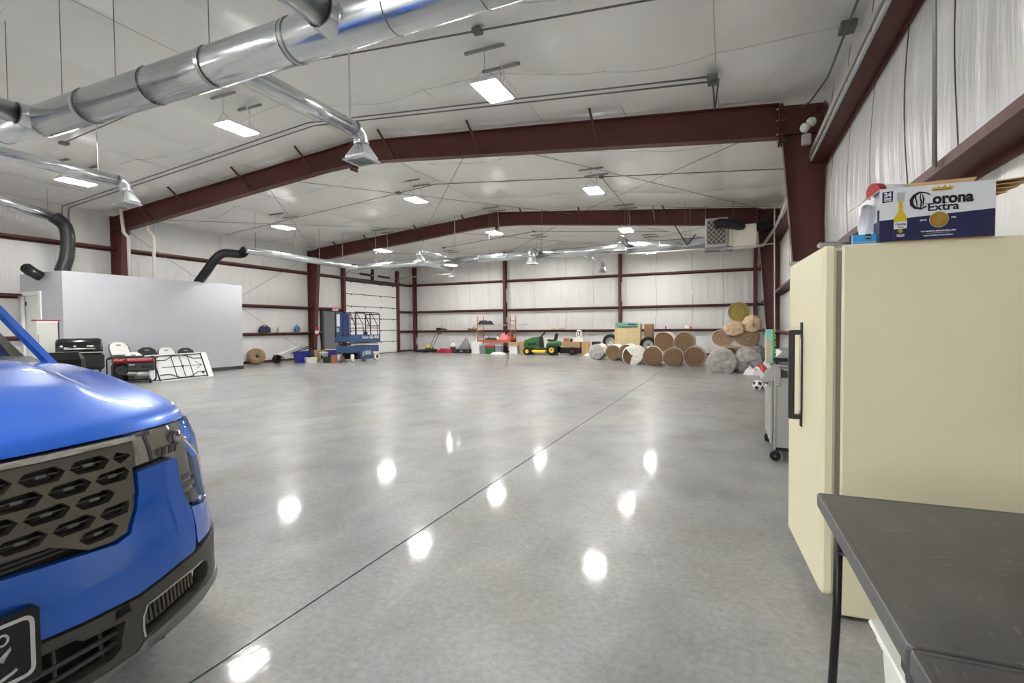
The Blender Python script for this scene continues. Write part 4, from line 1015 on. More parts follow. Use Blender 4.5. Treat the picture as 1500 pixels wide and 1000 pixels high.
mb = MB(); mb.box((-6.6, CYC - .45, .30), (-2.4, CYC + .45, .38)); obj('chassis', mb, 'black_rubber', car, world=True)

# ------------------------------------------------------------------ cream upright freezer
K['cream'] = mat('cream', srgb(234, 226, 192), .38, var=.025, var_scale=2.5, bump=.04, bump_scale=180)
K['kick'] = mat('kick', srgb(140, 132, 122), .5)
FZ = 1.672
fr = thing('upright_freezer', 'tall cream upright freezer with black handle behind the folding table', 'freezer', (.452, 2.600, 0), radians(3.9))
mb = MB(); mb.cbox((.425, .41, .845), (.85, .80, 1.655), bev=.008); obj('body', mb, 'cream', fr)
mb = MB(); mb.cbox((-.010, .41, .885), (.022, .775, 1.53), bev=.002); obj('door_gasket', mb, 'kick', fr)
dr = MB(); dr.cbox((-.047, .41, .888), (.056, .80, 1.568), bev=.014); door = obj('door', dr, 'cream', fr)
mb = MB(); mb.box((-.012, .015, .012), (.0, .80, .095)); obj('kick_plate', mb, 'kick', fr)
for y in (.06, .77):
    mb = MB(); mb.cbox((-.05, y, 1.682), (.07, .05, .02), bev=.006); obj('hinge_cap', mb, 'steel', fr)
mb = MB(); mb.bar((-.06, .05, 1.679), (.05, .09, 1.682), .03, .014); obj('hinge_strap', mb, 'steel', fr)
for x in (.05, .80):
    for y in (.06, .76):
        mb = MB(); mb.lathe([(.025, 0), (.025, .02)], (x, y, 0), 'z', 10); obj('foot', mb, 'black_plastic', fr)
# handle: square black loop standing off the door
K['handle_black'] = mat('handle_black', srgb(34, 33, 32), .28, coat=.3)
hx, hy = -.075, .435
h = MB(); h.cbox((hx - .050, hy, 1.06), (.028, .03, .47), bev=.006); hd = obj('handle', h, 'handle_black', door)
for z, zz in ((1.283, 1.305), (.837, .815)):
    h = MB(); h.bar((hx + .002, hy, z), (hx - .048, hy, z), .026, .026); h.cbox((hx - .003, hy, zz), (.012, .034, .06), bev=.004); obj('handle_mount', h, 'handle_black', door)
h = MB(); h.cbox((hx - .004, hy + .0, 1.06), (.010, .042, .42), bev=.003); obj('handle_backplate', h, 'handle_black', door)
h = MB(); h.box((hx - .012, hy - .01, .87), (hx - .008, hy + .012, 1.25)); obj('handle_inlay', h, 'chrome', door)

# ------------------------------------------------------------------ beer carton on the freezer
K['carton_white'] = mat('carton_white', srgb(226, 228, 230), .42)
K['carton_navy'] = mat('carton_navy', srgb(26, 30, 72), .38)
K['kraft'] = mat('kraft', srgb(206, 172, 124), .8, var=.05, var_scale=12)
K['ink_black'] = mat('ink_black', srgb(18, 18, 24), .5)
K['gold'] = mat('gold', srgb(214, 166, 62), .4)
K['beer_yellow'] = mat('beer_yellow', srgb(214, 186, 30), .35)
CW, CH, CDp = .388, .226, .27
ct = thing('beer_carton', 'open white and navy 24 bottle beer carton on top of the cream freezer', 'carton', (.585, 2.612, FZ), radians(2.6))
t_ = .004
nav = .112
mb = MB(); mb.add([(0, 0, nav), (CW, 0, nav), (CW, 0, CH), (0, 0, CH), (0, t_, nav), (CW, t_, nav), (CW, t_, CH), (0, t_, CH)], [(0, 1, 2, 3), (7, 6, 5, 4), (2, 6, 7, 3), (0, 3, 7, 4), (1, 5, 6, 2), (0, 4, 5, 1)])
mb.cur = 1; mb.add([(0, 0, .002), (CW, 0, .002), (CW, 0, nav), (0, 0, nav - .02), (0, t_, .002), (CW, t_, .002), (CW, t_, nav), (0, t_, nav - .02)], [(0, 1, 2, 3), (7, 6, 5, 4), (0, 4, 5, 1), (0, 3, 7, 4), (1, 5, 6, 2)])
mb.cur = 0; mb.add([(0, -.0004, nav - .02), (CW, -.0004, nav), (0, -.0004, nav)], [(0, 1, 2)])
obj('front_panel', mb, ['carton_white', 'carton_navy'], ct)
mb = MB(); mb.box((0, t_, .0), (t_, CDp, CH)); mb.cur = 1; mb.box((-.0006, .0, .002), (-.0001, .08, nav - .02)); obj('end_panel', mb, ['carton_white', 'carton_navy'], ct)
mb = MB(); mb.box((CW - t_, t_, 0), (CW, CDp, CH)); obj('end_panel', mb, 'carton_white', ct)
mb = MB(); mb.box((t_, CDp - t_, 0), (CW - t_, CDp, CH)); obj('back_panel', mb, 'kraft', ct)
mb = MB(); mb.box((t_, t_, 0), (CW - t_, CDp - t_, .004)); obj('bottom_panel', mb, 'kraft', ct)
mb = MB(); mb.add([(.0, CDp, CH), (CW, CDp, CH), (CW + .06, CDp + .03, CH + .086), (.05, CDp + .03, CH + .080), (.0, CDp + t_, CH), (CW, CDp + t_, CH), (CW + .06, CDp + .03 + t_, CH + .086), (.05, CDp + .03 + t_, CH + .080)], [(0, 3, 2, 1), (4, 5, 6, 7), (0, 1, 5, 4), (2, 3, 7, 6), (1, 2, 6, 5), (0, 4, 7, 3)]); obj('top_flap', mb, 'kraft', ct)
for k in range(4):
    mb = MB(); z = CH - .006 - .011 * k; mb.add([(CW, .012 * k, z), (CW + .15 - .03 * k, .02 + .012 * k, z + .016 - .006 * k), (CW + .15 - .03 * k, .24, z + .012), (CW, .25, z), (CW, .012 * k, z - .003), (CW + .15 - .03 * k, .02 + .012 * k, z + .013 - .006 * k), (CW + .15 - .03 * k, .24, z + .009), (CW, .25, z - .003)], [(0, 1, 2, 3), (7, 6, 5, 4), (0, 4, 5, 1), (1, 5, 6, 2), (2, 6, 7, 3)]); obj('side_flap', mb, 'kraft', ct)
for (y0, y1, zb, dx, dz) in ((.0, .09, CH - .002, -.105, -.075), (.14, .26, .05, -.11, -.03)):
    mb = MB(); mb.add([(0, y0, zb), (0, y1, zb), (dx, y1 + .01, zb + dz), (dx, y0 + .03, zb + dz), (0, y0, zb - .003), (0, y1, zb - .003), (dx, y1 + .01, zb + dz - .003), (dx, y0 + .03, zb + dz - .003)], [(0, 3, 2, 1), (4, 5, 6, 7), (0, 1, 5, 4), (1, 2, 6, 5), (2, 3, 7, 6), (3, 0, 4, 7)]); obj('end_flap', mb, 'gray_light', ct)
def on_face(x, z, dep=-.0012): return frame_m((x, dep, z), (1, 0, .0), (0, 0, 1))
def print_text(body, x, z, size, m_, bold=.0, xs=1.0, align='CENTER', parent=None, dep=-.0008):
    mb = text_mesh(body, size, on_face(x, z, dep), .0004, bold, xs, align); return obj('lettering', mb, m_, parent or ct)
# blackletter style masthead built from slanted strokes over bold letters
print_text('orona', .250, .166, .060, 'ink_black', .0024, .92)
def strokes(parent, lst, w, m_, dep=-.0012, name='lettering', taper=1.0):
    for pts in lst:
        mb = MB(); V = []; n = len(pts)
        for i, (x, z) in enumerate(pts):
            a = pts[max(i - 1, 0)]; b = pts[min(i + 1, n - 1)]; dx, dz = b[0] - a[0], b[1] - a[1]; L_ = hypot(dx, dz) or 1
            ww = w * (1 - (1 - taper) * abs(2 * i / (n - 1) - 1))
            V += [(x - dz / L_ * ww, dep, z + dx / L_ * ww), (x + dz / L_ * ww, dep, z - dx / L_ * ww)]
        mb.add(V, [(2 * i, 2 * i + 1, 2 * i + 3, 2 * i + 2) for i in range(n - 1)]); obj(name, mb, m_, parent)
Cc = [(.160, .196), (.138, .199), (.120, .188), (.110, .170), (.112, .150), (.124, .136), (.145, .131), (.163, .140)]
strokes(ct, [Cc], .0075, 'ink_black', taper=.35)
strokes(ct, [[(.128, .197), (.124, .180), (.128, .160), (.130, .140)], [(.142, .196), (.140, .176), (.145, .158), (.142, .136), (.140, .126)], [(.150, .198), (.166, .192), (.176, .184)], [(.150, .140), (.152, .170), (.148, .190)]], .0032, 'ink_black', taper=.4, dep=-.0016)
print_text('Extra', .218, .133, .044, 'ink_black', .0010, 1.12)
for x in (.165, .204, .224, .247): strokes(ct, [[(x - .007, .1485), (x + .007, .1490)]], .0014, 'ink_black', dep=-.0018)
# crown
cr_ = [(.178, .206), (.247, .206), (.256, .222), (.246, .216), (.241, .225), (.231, .216), (.2225, .228), (.213, .216), (.203, .225), (.196, .216), (.182, .222)]
cr_ = [(.178 + (x - .178), z - .006) for x, z in cr_]
mb = MB(); mb.prism(cr_, -.0011, -.0003, 'xz'); obj('crown_emblem', mb, 'gold', ct)
strokes(ct, [[(.182, .2035), (.244, .2035)]], .0012, 'ink_black', dep=-.0016)
for k in range(5): strokes(ct, [[(.190 + .0115 * k, .209), (.193 + .0115 * k, .212), (.196 + .0115 * k, .209)]], .0008, 'ink_black', dep=-.0016)
# 24 flag
mb = MB(); mb.add([(.008, -.0009, .166), (.046, -.0009, .170), (.046, -.0009, .214), (.008, -.0009, .212)], [(0, 1, 2, 3)]); obj('count_flag', mb, 'carton_navy', ct)
print_text('24', .027, .199, .026, 'carton_white', .0012, dep=-.0014)
for z in (.184, .179, .174): strokes(ct, [[(.014, z), (.040, z + .0006)]], .0016, 'carton_white', dep=-.0014)
# printed bottle
mb = MB(); mb.prism([(.050, .002), (.096, .002), (.096, .098), (.089, .112), (.083, .122), (.080, .134), (.080, .176), (.066, .176), (.066, .134), (.063, .122), (.057, .112), (.050, .098)], -.0012, -.0003, 'xz'); bt = obj('printed_bottle', mb, 'beer_yellow', ct)
mb = MB(); mb.prism([(.060, .168), (.086, .168), (.088, .205), (.060, .205)], -.0015, -.0012, 'xz'); obj('printed_neck', mb, 'gray_light', bt)
mb = MB(); mb.prism([(.050, .052), (.096, .054), (.096, .084), (.050, .082)], -.0016, -.0012, 'xz'); obj('printed_label', mb, 'carton_white', bt)
mb = MB(); mb.prism([(.050, .002), (.096, .002), (.096, .054), (.050, .052)], -.0016, -.0012, 'xz'); obj('printed_label', mb, 'carton_navy', bt)
print_text('Corona', .073, .072, .0125, 'ink_black', .0004, .95, dep=-.0020)
print_text('Extra', .074, .060, .0085, 'ink_black', .0002, 1.1, dep=-.0020)
mb = MB(); mb.lathe([(.0001, 0), (.009, 0)], (.073, -.0021, .044), 'y', 20); obj('printed_medal', mb, 'beer_yellow', bt)
for z in (.026, .020): strokes(ct, [[(.060, z + .002), (.073, z), (.087, z + .002)]], .0016, 'carton_white', dep=-.0021)
# medal and small print on the navy band
for r, m_, d in ((.033, 'carton_white', -.0010), (.031, 'gold', -.0014), (.026, 'ink_black', -.0017), (.0254, 'gold', -.0020)):
    mb = MB(); mb.lathe([(.0001, 0), (r, 0)], (.205, d, .082), 'y', 32); obj('medal', mb, m_, ct)
for i, tx in enumerate(('LA', 'CERVEZA', 'MAS', 'FINA')): print_text(tx, .205, .0975 - .010 * i, .0075, 'kraft', .0002, dep=-.0024)
print_text('SINCE', .152, .082, .0085, 'carton_white', .0004); print_text('1925', .253, .087, .0085, 'carton_white', .0004)
print_text('THE ORIGINAL MEXICAN REAL BEER', .203, .035, .0072, 'carton_white', .0003, 1.0)
print_text('Imported Beer From Mexico', .203, .018, .0085, 'carton_white', .0002, 1.0)
strokes(ct, [[(.16, .027), (.245, .0275)]], .0004, 'carton_white')
mb = MB(); mb.cbox((-.001, .016, .115), (.003, .022, .05), bev=.001); obj('hand_hole', mb, 'ink_black', ct)

# things in and around the carton
mb = MB(); V = []; n = 14
for i, (z, r) in enumerate(((0, .020), (.03, .030), (.06, .026), (.10, .034), (.14, .027), (.19, .030), (.21, .014))):
    for k in range(n):
        a = 2 * pi * k / n; rr = r * (1 + .26 * sin(3 * a + i * 1.7) + .16 * sin(5 * a - i)); V.append((rr * cos(a), rr * .8 * sin(a), z))
mb.add(V, [(i * n + k, i * n + (k + 1) % n, (i + 1) * n + (k + 1) % n, (i + 1) * n + k) for i in range(5) for k in range(n)] + [tuple(range(5 * n, 6 * n)), tuple(range(n - 1, -1, -1))], True)
K['bag_white'] = mat('bag_white', srgb(238, 234, 236), .3)
o = tag(obj('plastic_bag', mb, 'bag_white', subsurf=1), 'crumpled white plastic bag bulging from the end of the beer carton', 'bag'); o.location = (.560, 2.725, FZ + .002)
bx = thing('drink_pack', 'small bright blue drinks pack with black logo square on the freezer edge', 'box', (.485, 2.640, FZ + .0005), radians(4))
K['sky_blue'] = mat('sky_blue', srgb(64, 164, 224), .3)
mb = MB(); mb.cbox((.068, .05, .022), (.128, .09, .043), bev=.003); obj('carton_body', mb, 'sky_blue', bx)
mb = MB(); mb.cbox((.0005, .05, .021), (.006, .088, .040), bev=.002); obj('end_flap', mb, 'ink_black', bx)
mb = MB(); mb.box((.006, .003, .003), (.009, .0045, .042)); obj('white_edge', mb, 'carton_white', bx)
mb = MB(); mb.box((.058, .0035, .022), (.078, .0049, .043)); mb.box((.058, .0049, .043), (.078, .012, .0442)); lg = obj('logo_square', mb, 'ink_black', bx)
strokes(bx, [[(.061, .027), (.063, .036), (.068, .031), (.073, .036), (.075, .027)]], .0018, 'carton_white', dep=.0030)
strokes(bx, [[(.014, .010), (.128, .010)]], .002, 'gray_light', dep=.0044)
# red and white cap lying across the carton top
cp = thing('rolled_cup', 'red rimmed white paper tub lying across the open beer carton', 'tub', (.640, 2.77, FZ + CH + .020), radians(32))
mb = MB(); mb.lathe([(.034, -.03), (.036, .03), (.038, .09), (.034, .092), (.032, .0)], (0, 0, .0), 'x', 22); obj('tub_body', mb, 'carton_white', cp)
mb = MB(); mb.lathe([(.034, -.066), (.037, -.064), (.038, -.032), (.035, -.030)], (0, 0, 0), 'x', 22); obj('red_lid', mb, 'red_plastic', cp)

# ------------------------------------------------------------------ black folding table
K['table_top'] = mat('table_top', srgb(80, 80, 80), .42, var=.30, var_scale=7, bump=.05, bump_scale=220, stretch=(.5, 1.3, 1), rvar=.10, detail=9)
def scuffed(name):
    m = bpy.data.materials.new(name); m.use_nodes = True
    nt, N, L = nodes_of(m); b = N['Principled BSDF']; tc = N.new('ShaderNodeTexCoord'); cols = []
    for sc_x, sc_y, s_, p0, p1, c0, c1, dist in ((1, .35, 5, .35, .68, srgb(66, 66, 66), srgb(92, 91, 90), .6), (.5, 1.6, 9, .60, .74, (0, 0, 0, 1), srgb(120, 119, 117), 1.5), (2.5, .3, 14, .66, .72, (0, 0, 0, 1), srgb(140, 139, 137), 3.0)):
        mp = N.new('ShaderNodeMapping'); mp.inputs['Scale'].default_value = (sc_x, sc_y, 1); L(tc.outputs['Object'], mp.inputs[0])
        n = N.new('ShaderNodeTexNoise'); n.inputs['Scale'].default_value = s_; n.inputs['Detail'].default_value = 7; n.inputs['Distortion'].default_value = dist; L(mp.outputs[0], n.inputs['Vector'])
        r = N.new('ShaderNodeValToRGB'); r.color_ramp.elements[0].position = p0; r.color_ramp.elements[1].position = p1; r.color_ramp.elements[0].color = c0; r.color_ramp.elements[1].color = c1
        L(n.outputs[0], r.inputs[0]); cols.append(r.outputs[0])
    c = cols[0]
    for k, x_ in enumerate(cols[1:]):
        mx = N.new('ShaderNodeMix'); mx.data_type = 'RGBA'; mx.blend_type = 'ADD'; mx.inputs[0].default_value = (.35, .30)[k]; L(c, mx.inputs[6]); L(x_, mx.inputs[7]); c = mx.outputs[2]
    L(c, b.inputs['Base Color']); b.inputs['Roughness'].default_value = .40
    n = N.new('ShaderNodeTexNoise'); n.inputs['Scale'].default_value = 240; L(tc.outputs['Object'], n.inputs['Vector'])
    bp = N.new('ShaderNodeBump'); bp.inputs['Strength'].default_value = .06; bp.inputs['Distance'].default_value = .01; L(n.outputs[0], bp.inputs['Height']); L(bp.outputs[0], b.inputs['Normal'])
    return m
K['table_top'] = scuffed('table_top')
K['leg_black'] = mat('leg_black', srgb(30, 26, 26), .35)
TW, TL = .76, .905
ft = thing('folding_table', 'black plastic fold-in-half table with black tube legs at the lower right', 'table', (.276, 2.000, 0), radians(1.2))
def half_top(y0, y1):
    mb = MB(); w, l = TW, abs(y1 - y0); c = (w / 2, (y0 + y1) / 2)
    rings = []
    for ins, z, r in ((.004, .695, .010), (.0, .699, .012), (.0, .733, .012), (.0015, .738, .011), (.004, .7405, .009), (.012, .7408, .007), (.017, .7395, .006)):
        rings.append([(c[0] + p[0], c[1] + p[1], z) for p in rrect(w - 2 * ins, l - 2 * ins, r, 4)])
    n = len(rings[0]); V = [p for r in rings for p in r]
    F = [(i * n + k, i * n + (k + 1) % n, (i + 1) * n + (k + 1) % n, (i + 1) * n + k) for i in range(len(rings) - 1) for k in range(n)]
    F += [tuple(range((len(rings) - 1) * n, len(rings) * n)), tuple(range(n - 1, -1, -1))]
    mb.add(V, F, False); return obj('table_top', mb, 'table_top', ft)
half_top(0, -TL); half_top(-TL - .002, -2 * TL - .002)
for x in (.012, TW - .012):
    mb = MB(); mb.cbox((x, -TL - .004, .695), (.02, .11, .055), bev=.012); mb.tube([(x - .014, -TL - .004, .683), (x + .014, -TL - .004, .683)], .009, 8); obj('fold_hinge', mb, 'dark_gray', ft)
for ye, s in ((-.155, 1), (-2 * TL + .155, -1)):
    for x in (.038, TW - .038):
        sx = -1 if x < .3 else 1
        mb = MB(); mb.tube([(x, ye, .70), (x + sx * .004, ye + s * .002, .40), (x + sx * .018, ye + s * .02, .012)], .0125, 10); lg = obj('leg', mb, 'leg_black', ft)
        mb = MB(); mb.lathe([(.016, 0), (.017, .03), (.013, .034)], (x + sx * .018, ye + s * .02, 0), 'z', 10); obj('foot_cap', mb, 'black_rubber', lg)
        mb = MB(); mb.bar((x, ye, .60), (x + sx * -.02, ye - s * .30, .692), .014, .006); obj('leg_brace', mb, 'leg_black', ft)
    for z in (.655, .60):
        mb = MB(); mb.tube([(.038, ye, z), (TW - .038, ye, z)], .009, 8); obj('cross_bar', mb, 'leg_black', ft)
mb = MB(); mb.bar((.12, -.06, .700), (.12, -2 * TL + .06, .700), .02, .02); obj('under_rail', mb, 'leg_black', ft)
mb = MB(); mb.bar((TW - .12, -.06, .700), (TW - .12, -2 * TL + .06, .700), .02, .02); obj('under_rail', mb, 'leg_black', ft)
# white tote under the table
tb = thing('storage_tote', 'white plastic tote standing on the floor under the black folding table', 'tote', (.588, 1.40, 0), radians(2))
V = []; prof = ((0, .86), (.02, .88), (.48, 1.0), (.48, 1.05), (.50, 1.05), (.50, .97), (.06, .86))
mb = MB(); rings = [[(p[0], p[1], z) for p in rrect(.42 * k, .44 * k, .03, 3)] for z, k in prof]; n = len(rings[0])
mb.add([p for r in rings for p in r], [(i * n + k, i * n + (k + 1) % n, (i + 1) * n + (k + 1) % n, (i + 1) * n + k) for i in range(len(rings) - 1) for k in range(n)] + [tuple(range((len(rings) - 1) * n, len(rings) * n)), tuple(range(n - 1, -1, -1))], False)
obj('bin', mb, 'white_plastic', tb)
mb = MB(); mb.cbox((0, 0, .507), (.46, .48, .016), bev=.006); obj('lid', mb, 'white_plastic', tb)

# ------------------------------------------------------------------ gas grill beyond the freezer
K['grill_panel'] = mat('grill_panel', srgb(176, 176, 174), .34, metal=.45)
GX, GY = .385, 5.45
gg = thing('gas_grill', 'stainless cart grill with red capped knobs standing behind the freezer', 'grill', (GX, GY, 0))
W_, D_ = .92, .56           # along y, along x
mb = MB(); mb.cbox((D_ / 2, .012, .475), (D_ - .03, .02, .68), bev=.003); sp_ = obj('end_panel', mb, 'grill_panel', gg)
for k in range(4):
    for z0 in (.60, .235):
        q = MB(); q.box((.17, -.001, z0 + .034 * k), (.255, .0025, z0 + .012 + .034 * k)); obj('vent_slot', q, 'black_plastic', sp_)
mb = MB(); mb.cbox((D_ / 2, W_ - .012, .475), (D_ - .03, .02, .68), bev=.003); obj('end_panel', mb, 'grill_panel', gg)
for x in (.012, D_ - .012):
    for y in (.0, W_ - .0):
        mb = MB(); mb.cbox((x, y, .49), (.024, .026, .74), bev=.004); obj('corner_post', mb, 'steel', gg)
for k in (0, 1):
    mb = MB(); y0 = .03 + k * .435; mb.cbox((-.012, y0 + .2125, .47), (.02, .42, .62), bev=.004); d_ = obj('door', mb, 'grill_panel', gg)
    h = MB(); yy = y0 + .06 + k * .30; z_ = .72 - .05 * k
    h.tube([(-.02, y0 + .05, z_), (-.055, y0 + .06, z_), (-.060, y0 + .21, z_), (-.055, y0 + .36, z_), (-.02, y0 + .37, z_)], .009, 6); obj('handle', h, 'chrome', d_)
mb = MB(); mb.box((.02, .02, .10), (D_ - .02, W_ - .02, .135)); obj('bottom_shelf', mb, 'black_plastic', gg)
for x in (.04, D_ - .04):
    for y in (.02, W_ - .02):
        mb = MB(); mb.lathe([(.012, -.016), (.045, -.014), (.050, -.006), (.050, .006), (.045, .014), (.012, .016)], (x - .02, y, .05), 'y', 16); c = obj('caster', mb, 'black_rubber', gg)
        q = MB(); q.bar((x - .02, y - .02, .05), (x, y - .012, .115), .02, .004); q.bar((x - .02, y + .02, .05), (x, y + .012, .115), .02, .004); q.lathe([(.02, .10), (.02, .125)], (x, y, 0), 'z', 8); obj('caster_fork', q, 'black_plastic', c)
# slanted control panel with knobs
pr = [(-.105, .80), (-.085, .785), (.02, .785), (.02, .93), (-.02, .93)]
mb = MB(); mb.prism(pr, .0, W_, 'xz'); cpn = obj('control_panel', mb, 'grill_panel', gg)
for k in range(5):
    y = .10 + .18 * k; M_ = Vector((-.84, 0, .55)).to_track_quat('Z', 'Y').to_matrix()
    q = MB(); q.lathe([(.030, 0), (.030, .008), (.022, .012), (.020, .04), (.001, .042)], (-.062, y, .868), 'z', 14, M_=M_); obj('knob', q, 'red_plastic', cpn)
    q = MB(); q.lathe([(.034, -.002), (.036, .004), (.030, .006)], (-.062, y, .868), 'z', 14, M_=M_); obj('knob_bezel', q, 'chrome', cpn)
mb = MB(); mb.cbox((.03, -.012, .83), (.055, .012, .18), bev=.002); ep = obj('side_perforated_plate', mb, 'steel', gg)
for i in range(6):
    for j in range(2):
        q = MB(); q.bar((.014 + .020 * j, -.0195, .757 + .027 * i), (.026 + .020 * j, -.0195, .769 + .027 * i), .006, .003); obj('hole', q, 'black_plastic', ep)
mb = MB(); mb.box((.0, .03, .90), (D_, W_ - .03, .94)); obj('firebox_rim', mb, 'steel', gg)
lid = [(.02, .94), (.03, 1.00), (.09, 1.06), (.22, 1.08), (.40, 1.06), (.50, 1.0), (.53, .94)]
mb = MB(); mb.prism([(x, z) for x, z in lid], .16, W_ - .06, 'xz'); ld = obj('lid', mb, 'grill_panel', gg)
mb = MB(); mb.tube([(.02, .24, 1.0), (-.03, .24, 1.0), (-.03, .72, 1.0), (.02, .72, 1.0)], .012, 8); obj('lid_handle', mb, 'chrome', ld)
# black griddle tray and pot on the near side of the grill
tr_ = thing('griddle_tray', 'flat black griddle tray lying across the near end of the grill', 'tray', (GX + .25, GY + .06, .985))
mb = MB(); mb.cbox((0, 0, .0), (.50, .15, .028), bev=.006); obj('tray', mb, 'black_plastic', tr_)
for x in (-.22, .22):
    mb = MB(); mb.bar((x, 0, -.043), (x, 0, -.012), .02); obj('tray_foot', mb, 'dark_gray', tr_)
sk = thing('skillet', 'black skillet resting on the grill rim below the tray', 'skillet', (GX + .30, GY - .10, .87))
mb = MB(); mb.lathe([(.001, 0), (.10, .0), (.125, .055), (.119, .055), (.096, .006), (.001, .006)], (0, 0, 0), 'z', 20); obj('pan', mb, 'black_gloss', sk)
mb = MB(); mb.bar((-.11, 0, .045), (-.26, .02, .050), .028, .014); obj('pan_handle', mb, 'black_gloss', sk)
mb = MB(); mb.box((.12, -.21, .845), (.46, -.012, .87)); obj('side_shelf', mb, 'grill_panel', gg)
# tall printed carton standing on the far end of the grill
K['mint'] = mat('mint', srgb(150, 220, 196), .45); K['peach'] = mat('peach', srgb(236, 186, 150), .5)
bp_ = thing('printed_box', 'tall mint green and lime printed box standing on top of the grill', 'box', (GX - .015, GY + .20, .942))
mb = MB(); mb.cbox((.0, .0, .17), (.085, .13, .335), bev=.003); obj('carton_body', mb, 'mint', bp_)
mb = MB(); mb.box((-.0428, -.0657, .01), (-.012, -.0648, .25)); obj('printed_stripe', mb, 'peach', bp_)
mb = MB(); mb.box((.014, -.0657, .004), (.036, -.0648, .335)); obj('printed_stripe', mb, 'lime', bp_)
for k in range(9):
    mb = MB(); mb.box((.034 + .005 * (k % 2), -.0661, .01 + .035 * k), (.0436, -.0648, .032 + .035 * k)); obj('printed_check', mb, 'ink_black', bp_)
mb = MB(); mb.bar((.002, -.066, .17), (.0, -.066, .23), .008, .001); obj('printed_mark', mb, 'ink_black', bp_)
# football on the floor beyond the grill
bl = thing('soccer_ball', 'white soccer ball with black patches on the floor beyond the grill', 'ball', (.52, 11.3, .11))
import bmesh
def ico(r, sub):
    bm = bmesh.new(); bmesh.ops.create_icosphere(bm, subdivisions=sub, radius=r); V = [v.co.copy() for v in bm.verts]; F = [tuple(v.index for v in f.verts) for f in bm.faces]; bm.free(); return V, F
V0, _ = ico(1, 1); V, F = ico(.11, 4); mb = MB(); mb.smooth = True
mb.v = [tuple(v) for v in V]
for f_ in F:
    c = sum((V[i] for i in f_), Vector()) / 3; c.normalize()
    mb.f.append(list(f_)); mb.sm.append(True); mb.m.append(1 if max(c.dot(Vector(v).normalized()) for v in V0) > .942 else 0)
obj('ball_skin', mb, ['white_plastic', 'black_plastic'], bl)
# cables hanging on the right wall
for i, (pts, lab) in enumerate((([(1.14, 8.3, 2.2), (1.18, 8.0, 1.5), (1.2, 8.5, 1.22), (1.22, 7.6, 1.25), (1.2, 7.2, .9), (1.22, 7.0, .1)], 'gray cable drooping down the right wall between column and freezer'),
                                ([(1.16, 15.7, 2.2), (1.2, 15.6, 1.6), (1.15, 15.75, 1.2), (1.2, 15.5, .8), (1.2, 15.6, .05)], 'black cable hanging down beside the farther right column'))):
    mb = MB(); mb.tube(pts, .010, 6); tag(obj('cable', mb, 'conduit_gray' if i == 0 else 'black_plastic'), lab, 'cable')

# ------------------------------------------------------------------ along the office wall
# white upright cabinet freezer with a red board on top
cf = thing('white_cabinet', 'white upright cabinet near the office door with a red board on top', 'cabinet', (-14.05, 6.12, 0), radians(68))
mb = MB(); mb.cbox((0, 0, .79), (.36, .40, 1.50), bev=.012); obj('body', mb, 'white_plastic', cf)
mb = MB(); mb.cbox((-.0, -.225, .79), (.35, .045, 1.48), bev=.01); d_ = obj('door', mb, 'white_plastic', cf)
mb = MB(); mb.bar((-.15, -.26, .9), (-.15, -.26, 1.25), .02); obj('handle', mb, 'gray_light', d_)
mb = MB(); mb.box((.176, -.252, .06), (.196, .19, 1.53)); obj('side_edge', mb, 'dark_gray', cf)
mb = MB(); mb.box((-.17, -.18, 0), (.17, .18, .04)); obj('plinth', mb, 'black_plastic', cf)
mb = MB(); mb.cbox((0, 0, .018), (.48, .34, .034), bev=.008); o = obj('board', mb, mat('board_red', srgb(150, 70, 70), .5)); o.location = (-14.03, 6.10, 1.543); o.rotation_euler[2] = radians(68); tag(o, 'dull red board lying on the white cabinet', 'board')
# black barrel smoker
bs = thing('barrel_smoker', 'glossy black barrel smoker on a black cart between truck and office wall', 'smoker', (-13.30, 6.36, 0), radians(66))
mb = MB(); n = 14
V = []
for x, k in ((-.40, .74), (-.385, .90), (-.34, 1.0), (.34, 1.0), (.385, .90), (.40, .74)):
    for j in range(n + 1):
        a = pi * j / n; V.append((x, -.26 * k * cos(a), .86 + .30 * k * sin(a)))
m_ = n + 1
mb.add(V, [(i * m_ + j, i * m_ + j + 1, (i + 1) * m_ + j + 1, (i + 1) * m_ + j) for i in range(5) for j in range(n)] + [tuple(range(m_ - 1, -1, -1)), tuple(range(5 * m_, 6 * m_))], True)
ld = obj('lid', mb, 'black_gloss', bs)
for x in (-.3, -.08, .14):
    q = MB(); q.lathe([(.001, .03), (.028, .02), (.03, 0)], (x, -.24, .98), 'z', 10, M_=Matrix.Rotation(radians(60), 3, 'X')); obj('lid_bolt', q, 'chrome', ld)
mb = MB(); mb.tube([(-.25, -.27, .93), (-.25, -.33, .93), (.25, -.33, .93), (.25, -.27, .93)], .012, 8); obj('lid_handle', mb, 'steel', ld)
mb = MB(); mb.cbox((0, 0, .845), (.82, .56, .03), bev=.01); obj('rim', mb, 'steel', bs)
mb = MB(); mb.cbox((.02, 0, .64), (.80, .52, .38), bev=.06); obj('firebox', mb, 'black_plastic', bs)
for x in (-.32, .34):
    for y in (-.2, .2):
        mb = MB(); mb.bar((x, y, 0), (x, y, .47), .035); obj('leg', mb, 'black_plastic', bs)
mb = MB(); mb.box((-.36, -.2, .16), (.38, .2, .18)); obj('shelf', mb, 'dark_gray', bs)

